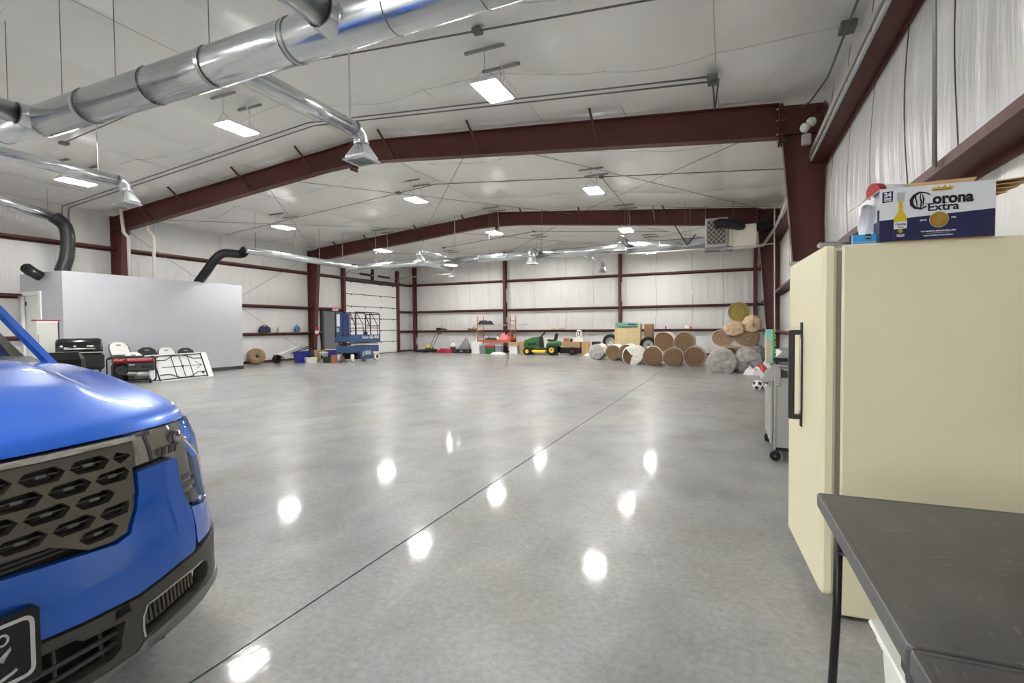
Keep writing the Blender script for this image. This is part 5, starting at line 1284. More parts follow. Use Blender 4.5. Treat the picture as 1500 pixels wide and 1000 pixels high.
# folding chairs leaning on the office wall, folded flat
def folded_chair(loc, rz, lean, shell, fr_, label, h=.98):
    t = thing('folding_chair', label, 'chair', loc, rz, 'folded chairs leaning on the office wall')
    R = Matrix.Rotation(-lean, 3, 'X')
    def tf(mb): mb.v = [tuple(R @ Vector(p)) for p in mb.v]; return mb
    mb = MB(); o_ = [(-.21, h - .36), (.21, h - .36), (.225, h - .25), (.215, h - .12), (.17, h - .045), (.09, h), (-.09, h), (-.17, h - .045), (-.215, h - .12), (-.225, h - .25)]
    mb.prism(o_, -.012, .012, 'xz'); obj('backrest', tf(mb), shell, t)
    q = MB(); q.prism([(x, z) for x, z in rrect(.12, .035, .012)], -.0135, .0135, 'xz'); q.v = [(p[0], p[1], p[2] + h - .085) for p in q.v]; obj('hand_slot', tf(q), 'gray_plastic', t)
    mb = MB(); mb.prism([(p[0], p[1] + .38) for p in rrect(.42, .44, .06)], -.045, -.020, 'xz'); obj('seat', tf(mb), shell, t)
    for s in (-1, 1):
        mb = MB(); mb.tube([(s * .235, .0, .01), (s * .235, 0, h - .16), (s * .20, 0, h - .06)], .012, 6); obj('leg', tf(mb), fr_, t)
        mb = MB(); mb.tube([(s * .21, -.03, .01), (s * .21, -.03, .62)], .012, 6); obj('leg', tf(mb), fr_, t)
    for z, y in ((.12, 0), (.14, -.03)):
        mb = MB(); mb.tube([(-.22, y, z), (.22, y, z)], .009, 6); obj('cross_bar', tf(mb), fr_, t)
    return t
WRZ = radians(90)
folded_chair((-14.62, 7.14, 0), WRZ, radians(20), 'white_plastic', 'dark_gray', 'white folded chair leaning by the office wall corner behind the black smoker', 1.02)
folded_chair((-14.62, 8.06, 0), WRZ, radians(24), 'white_plastic', 'dark_gray', 'tall white folded chair leaning on the office wall behind the generator', 1.10)
folded_chair((-14.30, 8.16, 0), WRZ, radians(22), 'white_plastic', 'gray_plastic', 'lower white folded chair in front of the tall white one behind the generator', .80)
folded_chair((-14.50, 8.66, 0), WRZ, radians(24), 'black_plastic', 'black_plastic', 'black folded chair behind the leaning white table, next to the white chairs', .93)
folded_chair((-14.58, 9.22, 0), WRZ, radians(24), 'white_plastic', 'black_plastic', 'white backed folded chair with black frame behind the leaning white table', .90)
folded_chair((-14.38, 9.62, 0), WRZ, radians(22), 'black_plastic', 'black_plastic', 'black folded chair behind the far end of the leaning white table', .86)
# white folding table standing on its long edge, underside showing
K['table_white'] = mat('table_white', srgb(230, 232, 230), .42)
LT = thing('leaning_table', 'white folding table on its edge leaning on chairs, black folded legs showing', 'table', (-13.42, 8.78, 0), radians(97))
Rl = Matrix.Rotation(radians(-22), 3, 'X')
def lt(mb, name, m_, parent=None): mb.v = [tuple(Rl @ Vector(p)) for p in mb.v]; return obj(name, mb, m_, parent or LT)
mb = MB(); mb.prism([(p[0], p[1] + .372) for p in rrect(1.80, .74, .05)], .0, .035, 'xz'); top_ = lt(mb, 'table_top', 'table_white')
for a, b in (((-.86, -.012, .05), (.70, -.012, .05)), ((-.86, -.012, .70), (.70, -.012, .70)), ((.70, -.012, .02), (.70, -.012, .72)), ((-.70, -.012, .02), (-.70, -.012, .72))):
    mb = MB(); mb.bar(a, b, .022, .022); lt(mb, 'frame_rail', 'black_plastic')
for s in (1, -1):
    z0 = .372
    pts = [(-.66, -.03, z0 + s * .20), (-.40, -.03, z0 + s * .20), (-.15, -.03, z0 + s * .31), (.05, -.03, z0 + s * .32), (.20, -.03, z0 + s * .30), (.42, -.03, z0 + s * .20), (.68, -.03, z0 + s * .20)]
    mb = MB(); mb.tube(pts, .012, 6); lt(mb, 'leg', 'black_plastic')
for x in (-.22, .02, .26):
    mb = MB(); mb.tube([(x, -.03, .06), (x, -.03, .68)], .010, 6); lt(mb, 'cross_bar', 'dark_gray')
mb = MB(); mb.tube([(-.55, -.035, .372), (.60, -.035, .372)], .009, 6); lt(mb, 'center_brace', 'black_plastic')
for s in (1, -1):
    mb = MB(); mb.tube([(.44, -.035, .372 + s * .10), (.60, -.035, .372)], .006, 5); lt(mb, 'center_brace', 'black_plastic')
mb = MB(); mb.cbox((.02, -.036, .372), (.07, .02, .06), bev=.01); lt(mb, 'pivot', 'black_plastic')
mb = MB(); mb.prism([(.55, .15), (.60, .105), (.65, .15), (.60, .195)], -.003, 0, 'xz'); lt(mb, 'sticker', 'dark_gray')

# red and black portable generator
ge = thing('generator', 'red and black portable generator in a black tube frame by the truck hood', 'generator', (-13.75, 7.72, 0), radians(50))
for y in (-.27, .27):
    mb = MB(); w, h = .98, .60; pts = [(p[0], y, p[1] + .36) for p in rrect(w, h, .08, 4)]; mb.tube(pts, .017, 7, closed=True); obj('frame_hoop', mb, 'black_plastic', ge)
for x in (-.46, .46):
    for z in (.10, .62):
        mb = MB(); mb.tube([(x, -.27, z), (x, .27, z)], .014, 6); obj('frame_bar', mb, 'black_plastic', ge)
mb = MB(); mb.cbox((-.28, 0, .565), (.28, .46, .12), bev=.05); mb.cbox((.15, 0, .575), (.58, .46, .11), bev=.04); obj('fuel_tank', mb, mat('generator_red', srgb(150, 34, 36), .3, coat=.4), ge)
mb = MB(); mb.lathe([(.045, 0), (.045, .03), (.02, .035)], (-.28, 0, .625), 'z', 12); obj('fuel_cap', mb, 'black_plastic', ge)
mb = MB(); mb.cbox((.18, -.18, .42), (.56, .14, .20), bev=.02); pn = obj('control_panel', mb, 'dark_gray', ge)
for x, r in ((.08, .02), (.24, .034), (.33, .034), (.40, .022)):
    q = MB(); q.lathe([(r, 0), (r, -.012), (r * .5, -.013)], (x, -.25, .42), 'y', 12); obj('socket', q, 'black_plastic', pn)
q = MB(); q.box((-.06, -.2515, .46), (.06, -.2495, .49)); obj('name_plate', q, 'gray_light', pn)
mb = MB(); mb.cbox((-.26, 0, .33), (.36, .36, .34), bev=.05); obj('engine', mb, 'black_plastic', ge)
mb = MB(); mb.lathe([(.08, -.2), (.12, -.21), (.13, -.16), (.13, .0)], (-.22, -.03, .33), 'y', 18); obj('recoil_cover', mb, 'dark_gray', ge)
mb = MB(); mb.lathe([(.14, -.18), (.15, -.1), (.15, .12), (.13, .18)], (.18, .0, .24), 'x', 18); obj('alternator', mb, 'steel', ge)
mb = MB(); mb.lathe([(.06, -.12), (.07, -.1), (.07, .1), (.06, .12)], (-.05, -.12, .26), 'x', 14); obj('muffler', mb, 'bolt_zinc', ge)
for y in (-.30, .30):
    mb = MB(); mb.lathe([(.03, -.03), (.10, -.035), (.12, -.02), (.12, .02), (.10, .035), (.03, .03)], (-.30, y, .12), 'y', 18); obj('wheel', mb, 'black_rubber', ge)
for y in (-.2, .2):
    mb = MB(); mb.bar((.36, y, .0), (.36, y, .1), .04); obj('foot', mb, 'black_rubber', ge)

# ------------------------------------------------------------------ scissor lift
K['lift_blue'] = mat('lift_blue', srgb(58, 84, 122), .42, var=.12, var_scale=7)
K['lift_blue_dark'] = mat('lift_blue_dark', srgb(48, 64, 108), .45)
K['rail_dark'] = mat('rail_dark', srgb(52, 34, 38), .45)
K['wheel_white'] = mat('wheel_white', srgb(226, 222, 208), .6)
LX0, LX1, LY0, LY1 = -14.38, -13.60, 15.34, 17.21
sl = thing('scissor_lift', 'blue scissor lift with dark guard rails and white tires before the overhead door', 'lift', ((LX0 + LX1) / 2, (LY0 + LY1) / 2, 0))
W = dict(parent=sl, world=True)
mb = MB(); mb.cbox(((LX0 + LX1) / 2, (LY0 + LY1) / 2, .50), (LX1 - LX0 - .10, LY1 - LY0 - .06, .26), bev=.02); ch = obj('chassis', mb, 'lift_blue', **W)
mb = MB(); mb.box((LX1 - .06, LY0 + .62, .12), (LX1 - .0, LY1 - .50, .46)); tr2 = obj('battery_tray', mb, 'lift_blue', **W)
mb = MB(); mb.box((LX0, LY0 + .62, .12), (LX0 + .06, LY1 - .50, .46)); obj('battery_tray', mb, 'lift_blue', **W)
mb = MB(); mb.box((LX1 - .001, LY0 + .86, .26), (LX1 + .004, LY1 - .62, .42)); obj('warning_label', mb, 'gray_light', tr2, world=True)
mb = MB(); mb.box((LX1 - .001, LY0 + .74, .22), (LX1 + .003, LY0 + .82, .40)); obj('warning_label', mb, 'steel', tr2, world=True)
mb = MB(); mb.box((LX0 + .05, LY0 + .5, .10), (LX1 - .05, LY1 - .42, .36)); obj('under_frame', mb, 'black_plastic', **W)
for y, s in ((LY0 + .20, 0), (LY1 - .22, 1)):
    for x in (LX0 + .06, LX1 - .05):
        mb = MB(); M_ = Matrix.Rotation(radians(35 if s == 0 else 0), 3, 'Z')
        mb.lathe([(.08, -.055), (.14, -.06), (.16, -.045), (.16, .045), (.14, .06), (.08, .055)], (x, y, .16), 'x', 20, M_=M_); w = obj('tire', mb, 'wheel_white', **W)
        mb = MB(); mb.lathe([(.02, -.05), (.085, -.05), (.085, .05), (.02, .05)], (x, y, .16), 'x', 14, M_=M_); mb.lathe([(.001, .063), (.035, .06), (.04, .05)], (x, y, .16), 'x', 10, M_=M_); obj('hub', mb, 'lift_blue_dark', w, world=True)
# folded scissor arms
for i in range(4):
    for x in (LX0 + .14, LX1 - .12):
        z0, z1 = .655 + .05 * (i % 2), .70 + .05 * ((i + 1) % 2)
        mb = MB(); mb.bar((x + .02 * i, LY0 + .14, z0), (x + .02 * i, LY1 - .12, z1), .03, .06); obj('scissor_arm', mb, 'gray_light' if i % 2 else 'gray_plastic', **W)
for y in (LY0 + .15, (LY0 + LY1) / 2, LY1 - .15):
    mb = MB(); mb.tube([(LX0 + .1, y, .70), (LX1 - .04, y, .70)], .025, 8); obj('scissor_pin', mb, 'dark_gray', **W)
mb = MB(); mb.box((LX0 + .02, LY0 + .04, .80), (LX1 - .02, LY1 - .02, .84)); obj('platform_deck', mb, 'lift_blue_dark', **W)
for a, b in (((LX1 - .03, LY0 + .02, .78), (LX1, LY1, 1.08)), ((LX0, LY0 + .02, .78), (LX0 + .03, LY1, 1.08)), ((LX0 + .03, LY1 - .03, .84), (LX1 - .03, LY1, 1.0)), ((LX0 + .03, LY0 + .02, .84), (LX1 - .03, LY0 + .05, 1.0))):
    mb = MB(); mb.box(a, b); sd = obj('toe_board', mb, 'lift_blue', **W)
    if a[0] > LX1 - .04 and b[1] == LY1: side = sd
Mt = frame_m((LX1 + .001, LY0 + 1.18, .975), (0, 1, 0), (0, 0, 1))
mb = text_mesh('Genie', .155, frame_m((LX1 + .001, LY0 + .92, .975), (0, 1, 0), (0, 0, 1)), .001, .003, 1.0); obj('lettering', mb, 'white_paint', side, world=True)
mb = text_mesh('GS-1930', .165, frame_m((LX1 + .001, LY0 + 1.47, .970), (0, 1, 0), (0, 0, 1)), .001, .006, 1.0); obj('lettering', mb, 'white_paint', side, world=True)
mb = MB(); mb.box((LX1 - .001, LY0 + .10, .66), (LX1 + .002, LY0 + .14, .72)); obj('warning_label', mb, 'white_paint', ch, world=True)
# guard rails
RT = 1.98
def rail(pts, r=.021, m_='rail_dark'): mb = MB(); mb.tube(pts, r, 7); return obj('guard_rail', mb, m_, **W)
for x in (LX0 + .02, LX1 - .02):
    rail([(x, LY0 + .35, RT)] + [(x, LY1 - .12, RT), (x, LY1 - .05, RT - .03), (x, LY1 - .02, RT - .10), (x, LY1 - .02, 1.02)])
    rail([(x, LY0 + .35, 1.52), (x, LY1 - .62, 1.50)], .016, 'gray_plastic')
    rail([(x, LY0 + .06, 1.35), (x, LY1 - .02, 1.35)], .016)
    rail([(x, LY1 - .62, RT), (x, LY1 - .60, 1.02)])
    rail([(x, LY1 - .55, RT - .02), (x, LY1 - .18, 1.50), (x, LY1 - .16, 1.02)], .015)
    rail([(x, LY1 - .95, RT - .02), (x, LY1 - .66, 1.45)], .018)
    for y in (LY0 + .06, LY0 + .36): rail([(x, y, 1.02), (x, y, RT)])
for z in (RT, 1.5): rail([(LX0 + .02, LY1 - .02, z - .06), (LX1 - .02, LY1 - .02, z - .06)], .018)
mb = MB(); mb.box((LX0 + .06, LY0 + .05, 1.0), (LX1 - .42, LY0 + .10, 1.98)); gt = obj('entry_gate', mb, 'lift_blue', **W)
mb = MB(); mb.box((LX0 + .10, LY0 + .044, 1.42), (LX0 + .26, LY0 + .049, 1.90)); obj('manual_pocket', mb, 'white_paint', gt, world=True)
mb = MB(); mb.box((LX0 + .10, LY0 + .044, 1.20), (LX0 + .22, LY0 + .049, 1.36)); obj('manual_pocket', mb, 'gray_light', gt, world=True)
mb = MB(); mb.cbox((LX1 - .26, LY0 + .10, 1.5), (.22, .16, .85), bev=.02); obj('control_box', mb, 'lift_blue_dark', **W)
mb = MB(); mb.lathe([(.001, -.03), (.10, -.02), (.11, .02), (.001, .03)], (LX1 - .38, LY0 + .03, 1.12), 'y', 16); obj('cable_reel', mb, 'lift_blue_dark', **W)
mb = MB(); mb.cbox((LX1 - .10, LY1 - .80, 1.13), (.10, .14, .14), bev=.02); mb.bar((LX1 - .10, LY1 - .80, 1.18), (LX1 - .10, LY1 - .90, 1.26), .03); obj('joystick_box', mb, 'black_plastic', **W)

# ------------------------------------------------------------------ exit sign and extinguisher
es = thing('exit_sign', 'white and red illuminated exit sign above the gray door', 'sign', (XL + .24, 18.15, 2.27))
mb = MB(); mb.cbox((0, 0, .0), (.05, .34, .21), bev=.012); obj('sign_body', mb, mat('exit_white', srgb(240, 214, 210), .4), es)
mb = text_mesh('EXIT', .17, frame_m((.0265, 0, -.005), (0, 1, 0), (0, 0, 1)), .001, .006, .80); obj('lettering', mb, 'red_plastic', es)
for s in (-1, 1):
    mb = MB(); mb.lathe([(.001, .04), (.04, .03), (.045, -.02)], (.02, s * .21, .02), 'x', 10); obj('lamp_head', mb, 'pink', es)
fx = thing('fire_extinguisher', 'red fire extinguisher hanging on the farther left column', 'extinguisher', (-16.55, 16.62, 1.02))
mb = MB(); mb.lathe([(.001, 0), (.075, .01), (.08, .05), (.08, .36), (.05, .42), (.03, .44)], (0, 0, 0), 'z', 16); obj('cylinder', mb, 'red_plastic', fx)
mb = MB(); mb.lathe([(.0815, .10), (.0815, .24)], (0, 0, 0), 'z', 16); obj('label_band', mb, 'white_paint', fx)
mb = MB(); mb.bar((0, 0, .44), (0, 0, .50), .04); mb.bar((0, 0, .50), (.10, -.04, .53), .02); obj('valve_lever', mb, 'black_plastic', fx)
mb = MB(); mb.tube([(.03, 0, .47), (.09, -.05, .44), (.10, -.06, .2)], .011, 6); obj('hose', mb, 'black_rubber', fx)

# ------------------------------------------------------------------ things along the left wall
def tote(name, loc, size, m_, label, cat, rz=0, lid=None, taper=.88, group=None):
    t = thing(name, label, cat, loc, rz, group); w, d, h = size; mb = MB()
    rings = [[(p[0] * k, p[1] * k, z) for p in rrect(w, d, min(w, d) * .12, 3)] for z, k in ((0, taper), (h * .92, .98), (h * .92, 1.03), (h, 1.03), (h, .95), (h * .12, taper * .95))]; n = len(rings[0])
    mb.add([p for r in rings for p in r], [(i * n + k, i * n + (k + 1) % n, (i + 1) * n + (k + 1) % n, (i + 1) * n + k) for i in range(5) for k in range(n)] + [tuple(range(5 * n, 6 * n)), tuple(range(n - 1, -1, -1))], False)
    obj('tub', mb, m_, t)
    if lid: mb = MB(); mb.cbox((0, 0, h + .012), (w * 1.07, d * 1.07, .022), bev=.008); obj('lid', mb, lid, t)
    return t
def carton(name, loc, size, m_, label, rz=0, open_=False, cat='box', group=None, tape='gray_light'):
    t = thing(name, label, cat, loc, rz, group); w, d, h = size
    mb = MB(); mb.cbox((0, 0, h / 2), size, bev=.006); obj('carton_body', mb, m_, t)
    if open_:
        for s in (-1, 1):
            mb = MB(); mb.bar((s * w * .5, 0, h), (s * w * .72, 0, h + d * .25), d * .9, .006); obj('flap', mb, m_, t)
    else:
        mb = MB(); mb.box((-w * .5 - .001, -.025, h - .06), (w * .5 + .001, .025, h + .0015)); obj('tape', mb, tape, t)
    return t
def pail(loc, r, h, m_, label, lid=None, mark=None):
    t = thing('bucket', label, 'bucket', loc); mb = MB()
    mb.lathe([(r * .86, 0), (r, h * .93), (r * 1.06, h * .93), (r * 1.06, h), (r * .96, h), (r * .84, .02)], (0, 0, 0), 'z', 18); obj('pail', mb, m_, t)
    mb = MB(); mb.tube([(r * cos(a), -r * .15, h * .9 - r * 1.1 * sin(a) * (1 if lid is None else -.2)) for a in [pi * k / 8 for k in range(9)]], .006, 5); obj('bail_handle', mb, 'steel', t)
    if lid: mb = MB(); mb.lathe([(r * 1.08, h), (r * 1.08, h + .02), (.001, h + .025)], (0, 0, 0), 'z', 18); obj('lid', mb, lid, t)
    if mark: mb = MB(); mb.prism([(.5 * r, h * .35), (.0, h * .35), (.0, h * .7), (.5 * r, h * .75)], -r * .99, -r * .93, 'xz'); obj('printed_mark', mb, mark, t)
    return t
def bottle(name, loc, r, h, m_, cap, label, cat='bottle', band=None):
    t = thing(name, label, cat, loc); mb = MB(); mb.lathe([(r * .9, 0), (r, .01), (r, h * .62), (r * .75, h * .75), (r * .3, h * .85), (r * .28, h * .93)], (0, 0, 0), 'z', 14); obj('jug_body', mb, m_, t)
    mb = MB(); mb.lathe([(r * .34, h * .92), (r * .34, h), (.001, h)], (0, 0, 0), 'z', 10); obj('cap', mb, cap, t)
    if band: mb = MB(); mb.lathe([(r * 1.01, h * .2), (r * 1.01, h * .52)], (0, 0, 0), 'z', 14); obj('printed_label', mb, band, t)
    return t
# cable spool facing the hall
sp = thing('cable_spool', 'brown wooden cable spool standing on edge beside the office corner', 'spool', (-16.62, 13.60, .300), radians(62))
for y in (-.16, .16):
    mb = MB(); mb.lathe([(.04, -.016), (.30, -.016), (.30, .016), (.04, .016)], (0, y, 0), 'y', 30); fl_ = obj('flange', mb, K.get('spool_wood') or reg('spool_wood', srgb(156, 132, 102), .7, var=.08, var_scale=5), sp)
    if y < 0:
        for k in range(6):
            a = pi / 3 * k; q = MB(); q.lathe([(.001, -.006), (.012, -.004), (.014, 0)], (.2 * cos(a), y - .016, .2 * sin(a)), 'y', 8); obj('bolt', q, 'dark_gray', fl_)
mb = MB(); mb.lathe([(.16, -.145), (.16, .145)], (0, 0, 0), 'y', 24); obj('drum', mb, 'dark_gray', sp)
mb = MB(); mb.lathe([(.045, -.178), (.045, -.10)], (0, 0, 0), 'y', 12); obj('axle_hole', mb, 'black_plastic', sp)
pail((-16.45, 14.42, 0), .14, .34, 'white_plastic', 'small dirty white bucket on the floor between spool and blue bin')
# white sprayer hood with long handle
hd_ = thing('wheelbarrow', 'white tipped wheelbarrow with long dark handle behind the blue bin', 'wheelbarrow', (-16.0, 14.75, 0), radians(70))
mb = MB(); V = [(-.55, -.25, .34), (.30, -.30, .70), (.42, -.05, .72), (.42, .30, .66), (-.55, .25, .34), (-.30, -.15, .16), (.25, -.18, .44), (.25, .18, .44), (-.30, .15, .16)]
mb.add(V, [(0, 1, 6, 5), (1, 2, 3, 7, 6), (3, 4, 8, 7), (4, 0, 5, 8), (5, 6, 7, 8)]); obj('tray', mb, 'white_plastic', hd_)
for y in (-.22, .22):
    mb = MB(); mb.tube([(-.62, y * .4, .16), (.0, y, .42), (.85, y * 1.2, .62)], .018, 6); obj('handle', mb, 'black_plastic', hd_)
    mb = MB(); mb.tube([(.10, y, .44), (.22, y, .02), (.42, y, .02)], .014, 6); obj('leg', mb, 'dark_gray', hd_)
mb = MB(); mb.lathe([(.05, -.04), (.15, -.045), (.17, 0), (.15, .045), (.05, .04)], (-.60, 0, .17), 'y', 18); obj('wheel', mb, 'black_rubber', hd_)
tote('storage_bin', (-15.55, 14.85, 0), (.62, .42, .44), 'blue_plastic', 'deep blue plastic bin on the floor before the farther left column', 'bin', radians(65))
mb = MB(); mb.tube([(-15.55 + .05 * cos(a), 15.0 + .05 * sin(a), .52 + .18 * k / 10 if k < 11 else .70) for k, a in enumerate([pi * k / 10 for k in range(11)])] + [(-15.62, 15.05, .62), (-15.60, 15.0, .49)], .014, 6)
tote('tool_tray', (-15.02, 14.75, 0), (.42, .32, .22), 'white_plastic', 'low white tray filled with black tools beside the blue bin', 'tray', radians(66))
for i, (p, rz) in enumerate((((-15.05, 14.74, .035), .3), ((-14.98, 14.78, .035), 1.4))):
    t = thing('hand_tool', ('black cordless drill standing in the low white tray', 'black impact driver lying in the low white tray')[i], 'tool', p, rz)
    mb = MB(); mb.cbox((0, 0, .24), (.20, .07, .08), bev=.02); obj('motor_housing', mb, 'black_plastic', t)
    mb = MB(); mb.bar((-.03, 0, .20), (-.05, 0, .06), .045); mb.cbox((-.04, 0, .035), (.12, .07, .06), bev=.01); obj('grip', mb, 'yellow_paint' if i else 'dark_gray', t)
carton('cardboard_box', (-15.35, 15.50, 0), (.46, .36, .46), 'cardboard', 'brown cardboard box standing at the foot of the farther left column', radians(60), True)
pail((-14.72, 15.12, 0), .165, .40, 'white_plastic', 'white bucket with dark printed mark near the scissor lift', 'white_plastic', 'ink_black')
tote('cooler', (-14.78, 15.62, 0), (.44, .30, .48), 'blue_plastic', 'blue cooler with white lid wedged between bucket and lift', 'cooler', radians(40), 'white_plastic')
tote('toolbox', (-14.40, 15.02, 0), (.36, .24, .20), 'black_plastic', 'black toolbox on the floor at the lift front wheel', 'toolbox', radians(30), 'black_plastic', .95)
t = thing('paint_can', 'orange brown can on the floor at the front of the lift', 'can', (-14.05, 14.95, 0))
mb = MB(); mb.lathe([(.11, 0), (.112, .005), (.108, .02), (.108, .30), (.112, .315), (.10, .31)], (0, 0, 0), 'z', 16); obj('can_body', mb, mat('can_brown', srgb(150, 102, 72), .5), t)
mb = MB(); mb.lathe([(.10, .30), (.098, .312), (.001, .312)], (0, 0, 0), 'z', 16); obj('lid', mb, 'dark_gray', t)
# on the low girt of the left wall
t = thing('tool_bag', 'navy blue tool bag sitting on the low girt of the left wall', 'bag', (-17.03, 14.36, 1.202), radians(90))
mb = MB(); n = 10; prof = [(-.24, 0), (-.25, .10), (-.20, .20), (-.10, .25), (.10, .25), (.20, .20), (.25, .10), (.24, 0)]; mb.prism(prof, -.07, .07, 'xz'); obj('bag_body', mb, mat('navy_cloth', srgb(34, 44, 70), .7, bump=.3, bump_scale=30), t, bevel=.02)
mb = MB(); mb.tube([(-.1, 0, .25), (-.08, 0, .29), (.08, 0, .29), (.1, 0, .25)], .012, 6); obj('strap', mb, 'black_plastic', t)
bottle('spray_bottle', (-17.05, 15.02, 1.202), .045, .22, 'gray_light', 'black_plastic', 'gray spray bottle standing on the low girt of the left wall')
t = thing('tape_reel', 'light blue reel standing on the low girt beside the farther left column', 'reel', (-17.04, 16.0, 1.335), radians(90))
mb = MB(); mb.lathe([(.03, -.05), (.13, -.05), (.13, -.035), (.08, -.03), (.08, .03), (.13, .035), (.13, .05), (.03, .05)], (0, 0, 0), 'y', 20); obj('reel_body', mb, mat('steel_blue', srgb(92, 128, 176), .5), t)
mb = MB(); mb.tube([(.0, .0, .13), (.05, 0, .165), (-.05, 0, .165), (0, 0, .13)], .008, 5); obj('handle', mb, 'dark_gray', t)

# ------------------------------------------------------------------ back wall clutter
BY = 23.45
# string trimmer bag on girt
t = thing('leaf_blower', 'black leaf blower resting on the low girt near the back left corner', 'blower', (-15.0, 24.10, 1.205), 0)
mb = MB(); mb.cbox((0, 0, .07), (.30, .14, .13), bev=.04); obj('motor_housing', mb, 'black_plastic', t)
mb = MB(); mb.tube([(.12, 0, .07), (.35, 0, .05), (.52, 0, .03)], [.05, .04, .03], 10); obj('nozzle', mb, 'dark_gray', t)
# push mower with yellow deck
t = thing('push_mower', 'old green and yellow push mower near the back left corner', 'mower', (-14.9, 23.0, 0), radians(10))
mb = MB(); mb.lathe([(.001, .26), (.22, .25), (.26, .20), (.28, .10)], (0, 0, 0), 'z', 18); obj('deck', mb, 'dark_gray', t)
mb = MB(); mb.lathe([(.001, .42), (.12, .40), (.14, .26)], (-.06, -.06, 0), 'z', 16); obj('engine_cover', mb, 'yellow_paint', t)
mb = MB(); mb.tube([(.05, -.2, .2), (.45, -.22, 1.0), (.62, -.22, 1.04), (.62, .2, 1.04), (.45, .2, 1.0), (.05, .2, .2)], .014, 6); obj('handle', mb, 'black_plastic', t)
for x in (-.24, .24):
    for y in (-.24, .24):
        mb = MB(); mb.lathe([(.02, -.02), (.09, -.025), (.10, 0), (.09, .025), (.02, .02)], (x, y, .10), 'y', 14); obj('wheel', mb, 'black_rubber', t)
def tarp(name, loc, size, m_, label, cat='cloth', seed=1, rz=0):
    rnd = random.Random(seed); w, d, h = size; mb = MB(); nx, ny = 14, 8; V = []
    for i in range(nx + 1):
        for j in range(ny + 1):
            u, v = i / nx * 2 - 1, j / ny * 2 - 1; e = max(0, 1 - max(abs(u), abs(v)) ** 4)
            V.append((u * w / 2 * (1 + .12 * sin(5 * v + seed)), v * d / 2 * (1 + .1 * sin(4 * u + seed)), .006 + h * e * (.35 + .65 * rnd.random())))
    mb.add(V, [(i * (ny + 1) + j, (i + 1) * (ny + 1) + j, (i + 1) * (ny + 1) + j + 1, i * (ny + 1) + j + 1) for i in range(nx) for j in range(ny)], True)
    n0 = len(V); mb.add([(p[0], p[1], 0) for p in V], [(i * (ny + 1) + j, i * (ny + 1) + j + 1, (i + 1) * (ny + 1) + j + 1, (i + 1) * (ny + 1) + j) for i in range(nx) for j in range(ny)], False)
    o = obj(name, mb, m_); o.location = loc; o.rotation_euler[2] = rz; tag(o, label, cat); return o
tarp('canvas_pile', (-15.6, 23.3, 0), (.9, .4, .16), mat('dark_canvas', srgb(44, 40, 44), .8), 'dark heap of canvas on the floor in the back left corner', 'cloth', 3)
tarp('red_tarp', (-14.0, 23.05, 0), (.8, .5, .26), mat('red_tarp', srgb(140, 30, 44), .6), 'crumpled dark red tarp on the floor by the back wall', 'cloth', 5)
bottle('jug', (-13.72, 23.45, 0), .15, .62, 'white_plastic', 'gray_plastic', 'white jug with dark label standing behind the red tarp', 'jug', 'dark_gray')
t = thing('folded_canopy', 'gray triangular folded canopy leaning among the back wall clutter', 'canopy', (-12.95, 23.4, .20))
mb = MB(); mb.add([(-.34, -.2, 0), (.26, -.2, 0), (.26, .2, 0), (-.34, .2, 0), (.10, -.02, .66), (.10, .02, .66)], [(0, 1, 4), (1, 2, 5, 4), (2, 3, 5), (3, 0, 4, 5), (3, 2, 1, 0)]); obj('canopy_cloth', mb, 'gray_plastic', t)
mb = MB(); mb.tube([(.26, -.2, 0), (.10, -.02, .66)], .012, 5); obj('seam_pole', mb, 'gray_light', t)
t = thing('tool_crate', 'long low black crate of tools under the gray folded canopy', 'crate', (-13.0, 23.3, 0))
mb = MB(); mb.cbox((0, 0, .095), (1.15, .45, .19), bev=.02); obj('crate_body', mb, 'black_plastic', t)
for x in (-.4, 0, .4): mb = MB(); mb.cbox((x, -.226, .10), (.14, .01, .05), bev=.004); obj('latch', mb, ('red_plastic', 'gray_light', 'red_plastic')[int(x / .4) + 1], t)
t = thing('hedge_trimmer', 'lime green cordless tools heaped right of the gray canopy', 'tool', (-12.25, 23.25, 0))
mb = MB(); mb.cbox((-.02, 0, .09), (.34, .18, .16), bev=.05); obj('motor_housing', mb, 'lime', t)
mb = MB(); mb.tube([(.05, 0, .16), (.10, 0, .30), (-.02, 0, .42), (-.06, 0, .44)], .022, 6); obj('handle', mb, 'black_plastic', t)
mb = MB(); mb.bar((.12, 0, .10), (.22, 0, .30), .03, .08); obj('blade_guard', mb, 'lime', t)
tote('battery_case', (-11.95, 22.95, 0), (.38, .26, .20), 'dark_gray', 'dark gray case with white edging before the lime tools', 'case', radians(-12), 'gray_plastic', .96)
t = thing('pipe_offcut', 'white pipe leaning upright against the back wall left of the scaffold', 'pipe', (-12.55, 24.02, 0))
mb = MB(); mb.tube([(0, -.25, 0), (.02, -.03, 1.0), (.04, .02, 1.65)], .028, 8); obj('tube', mb, 'white_pvc', t)
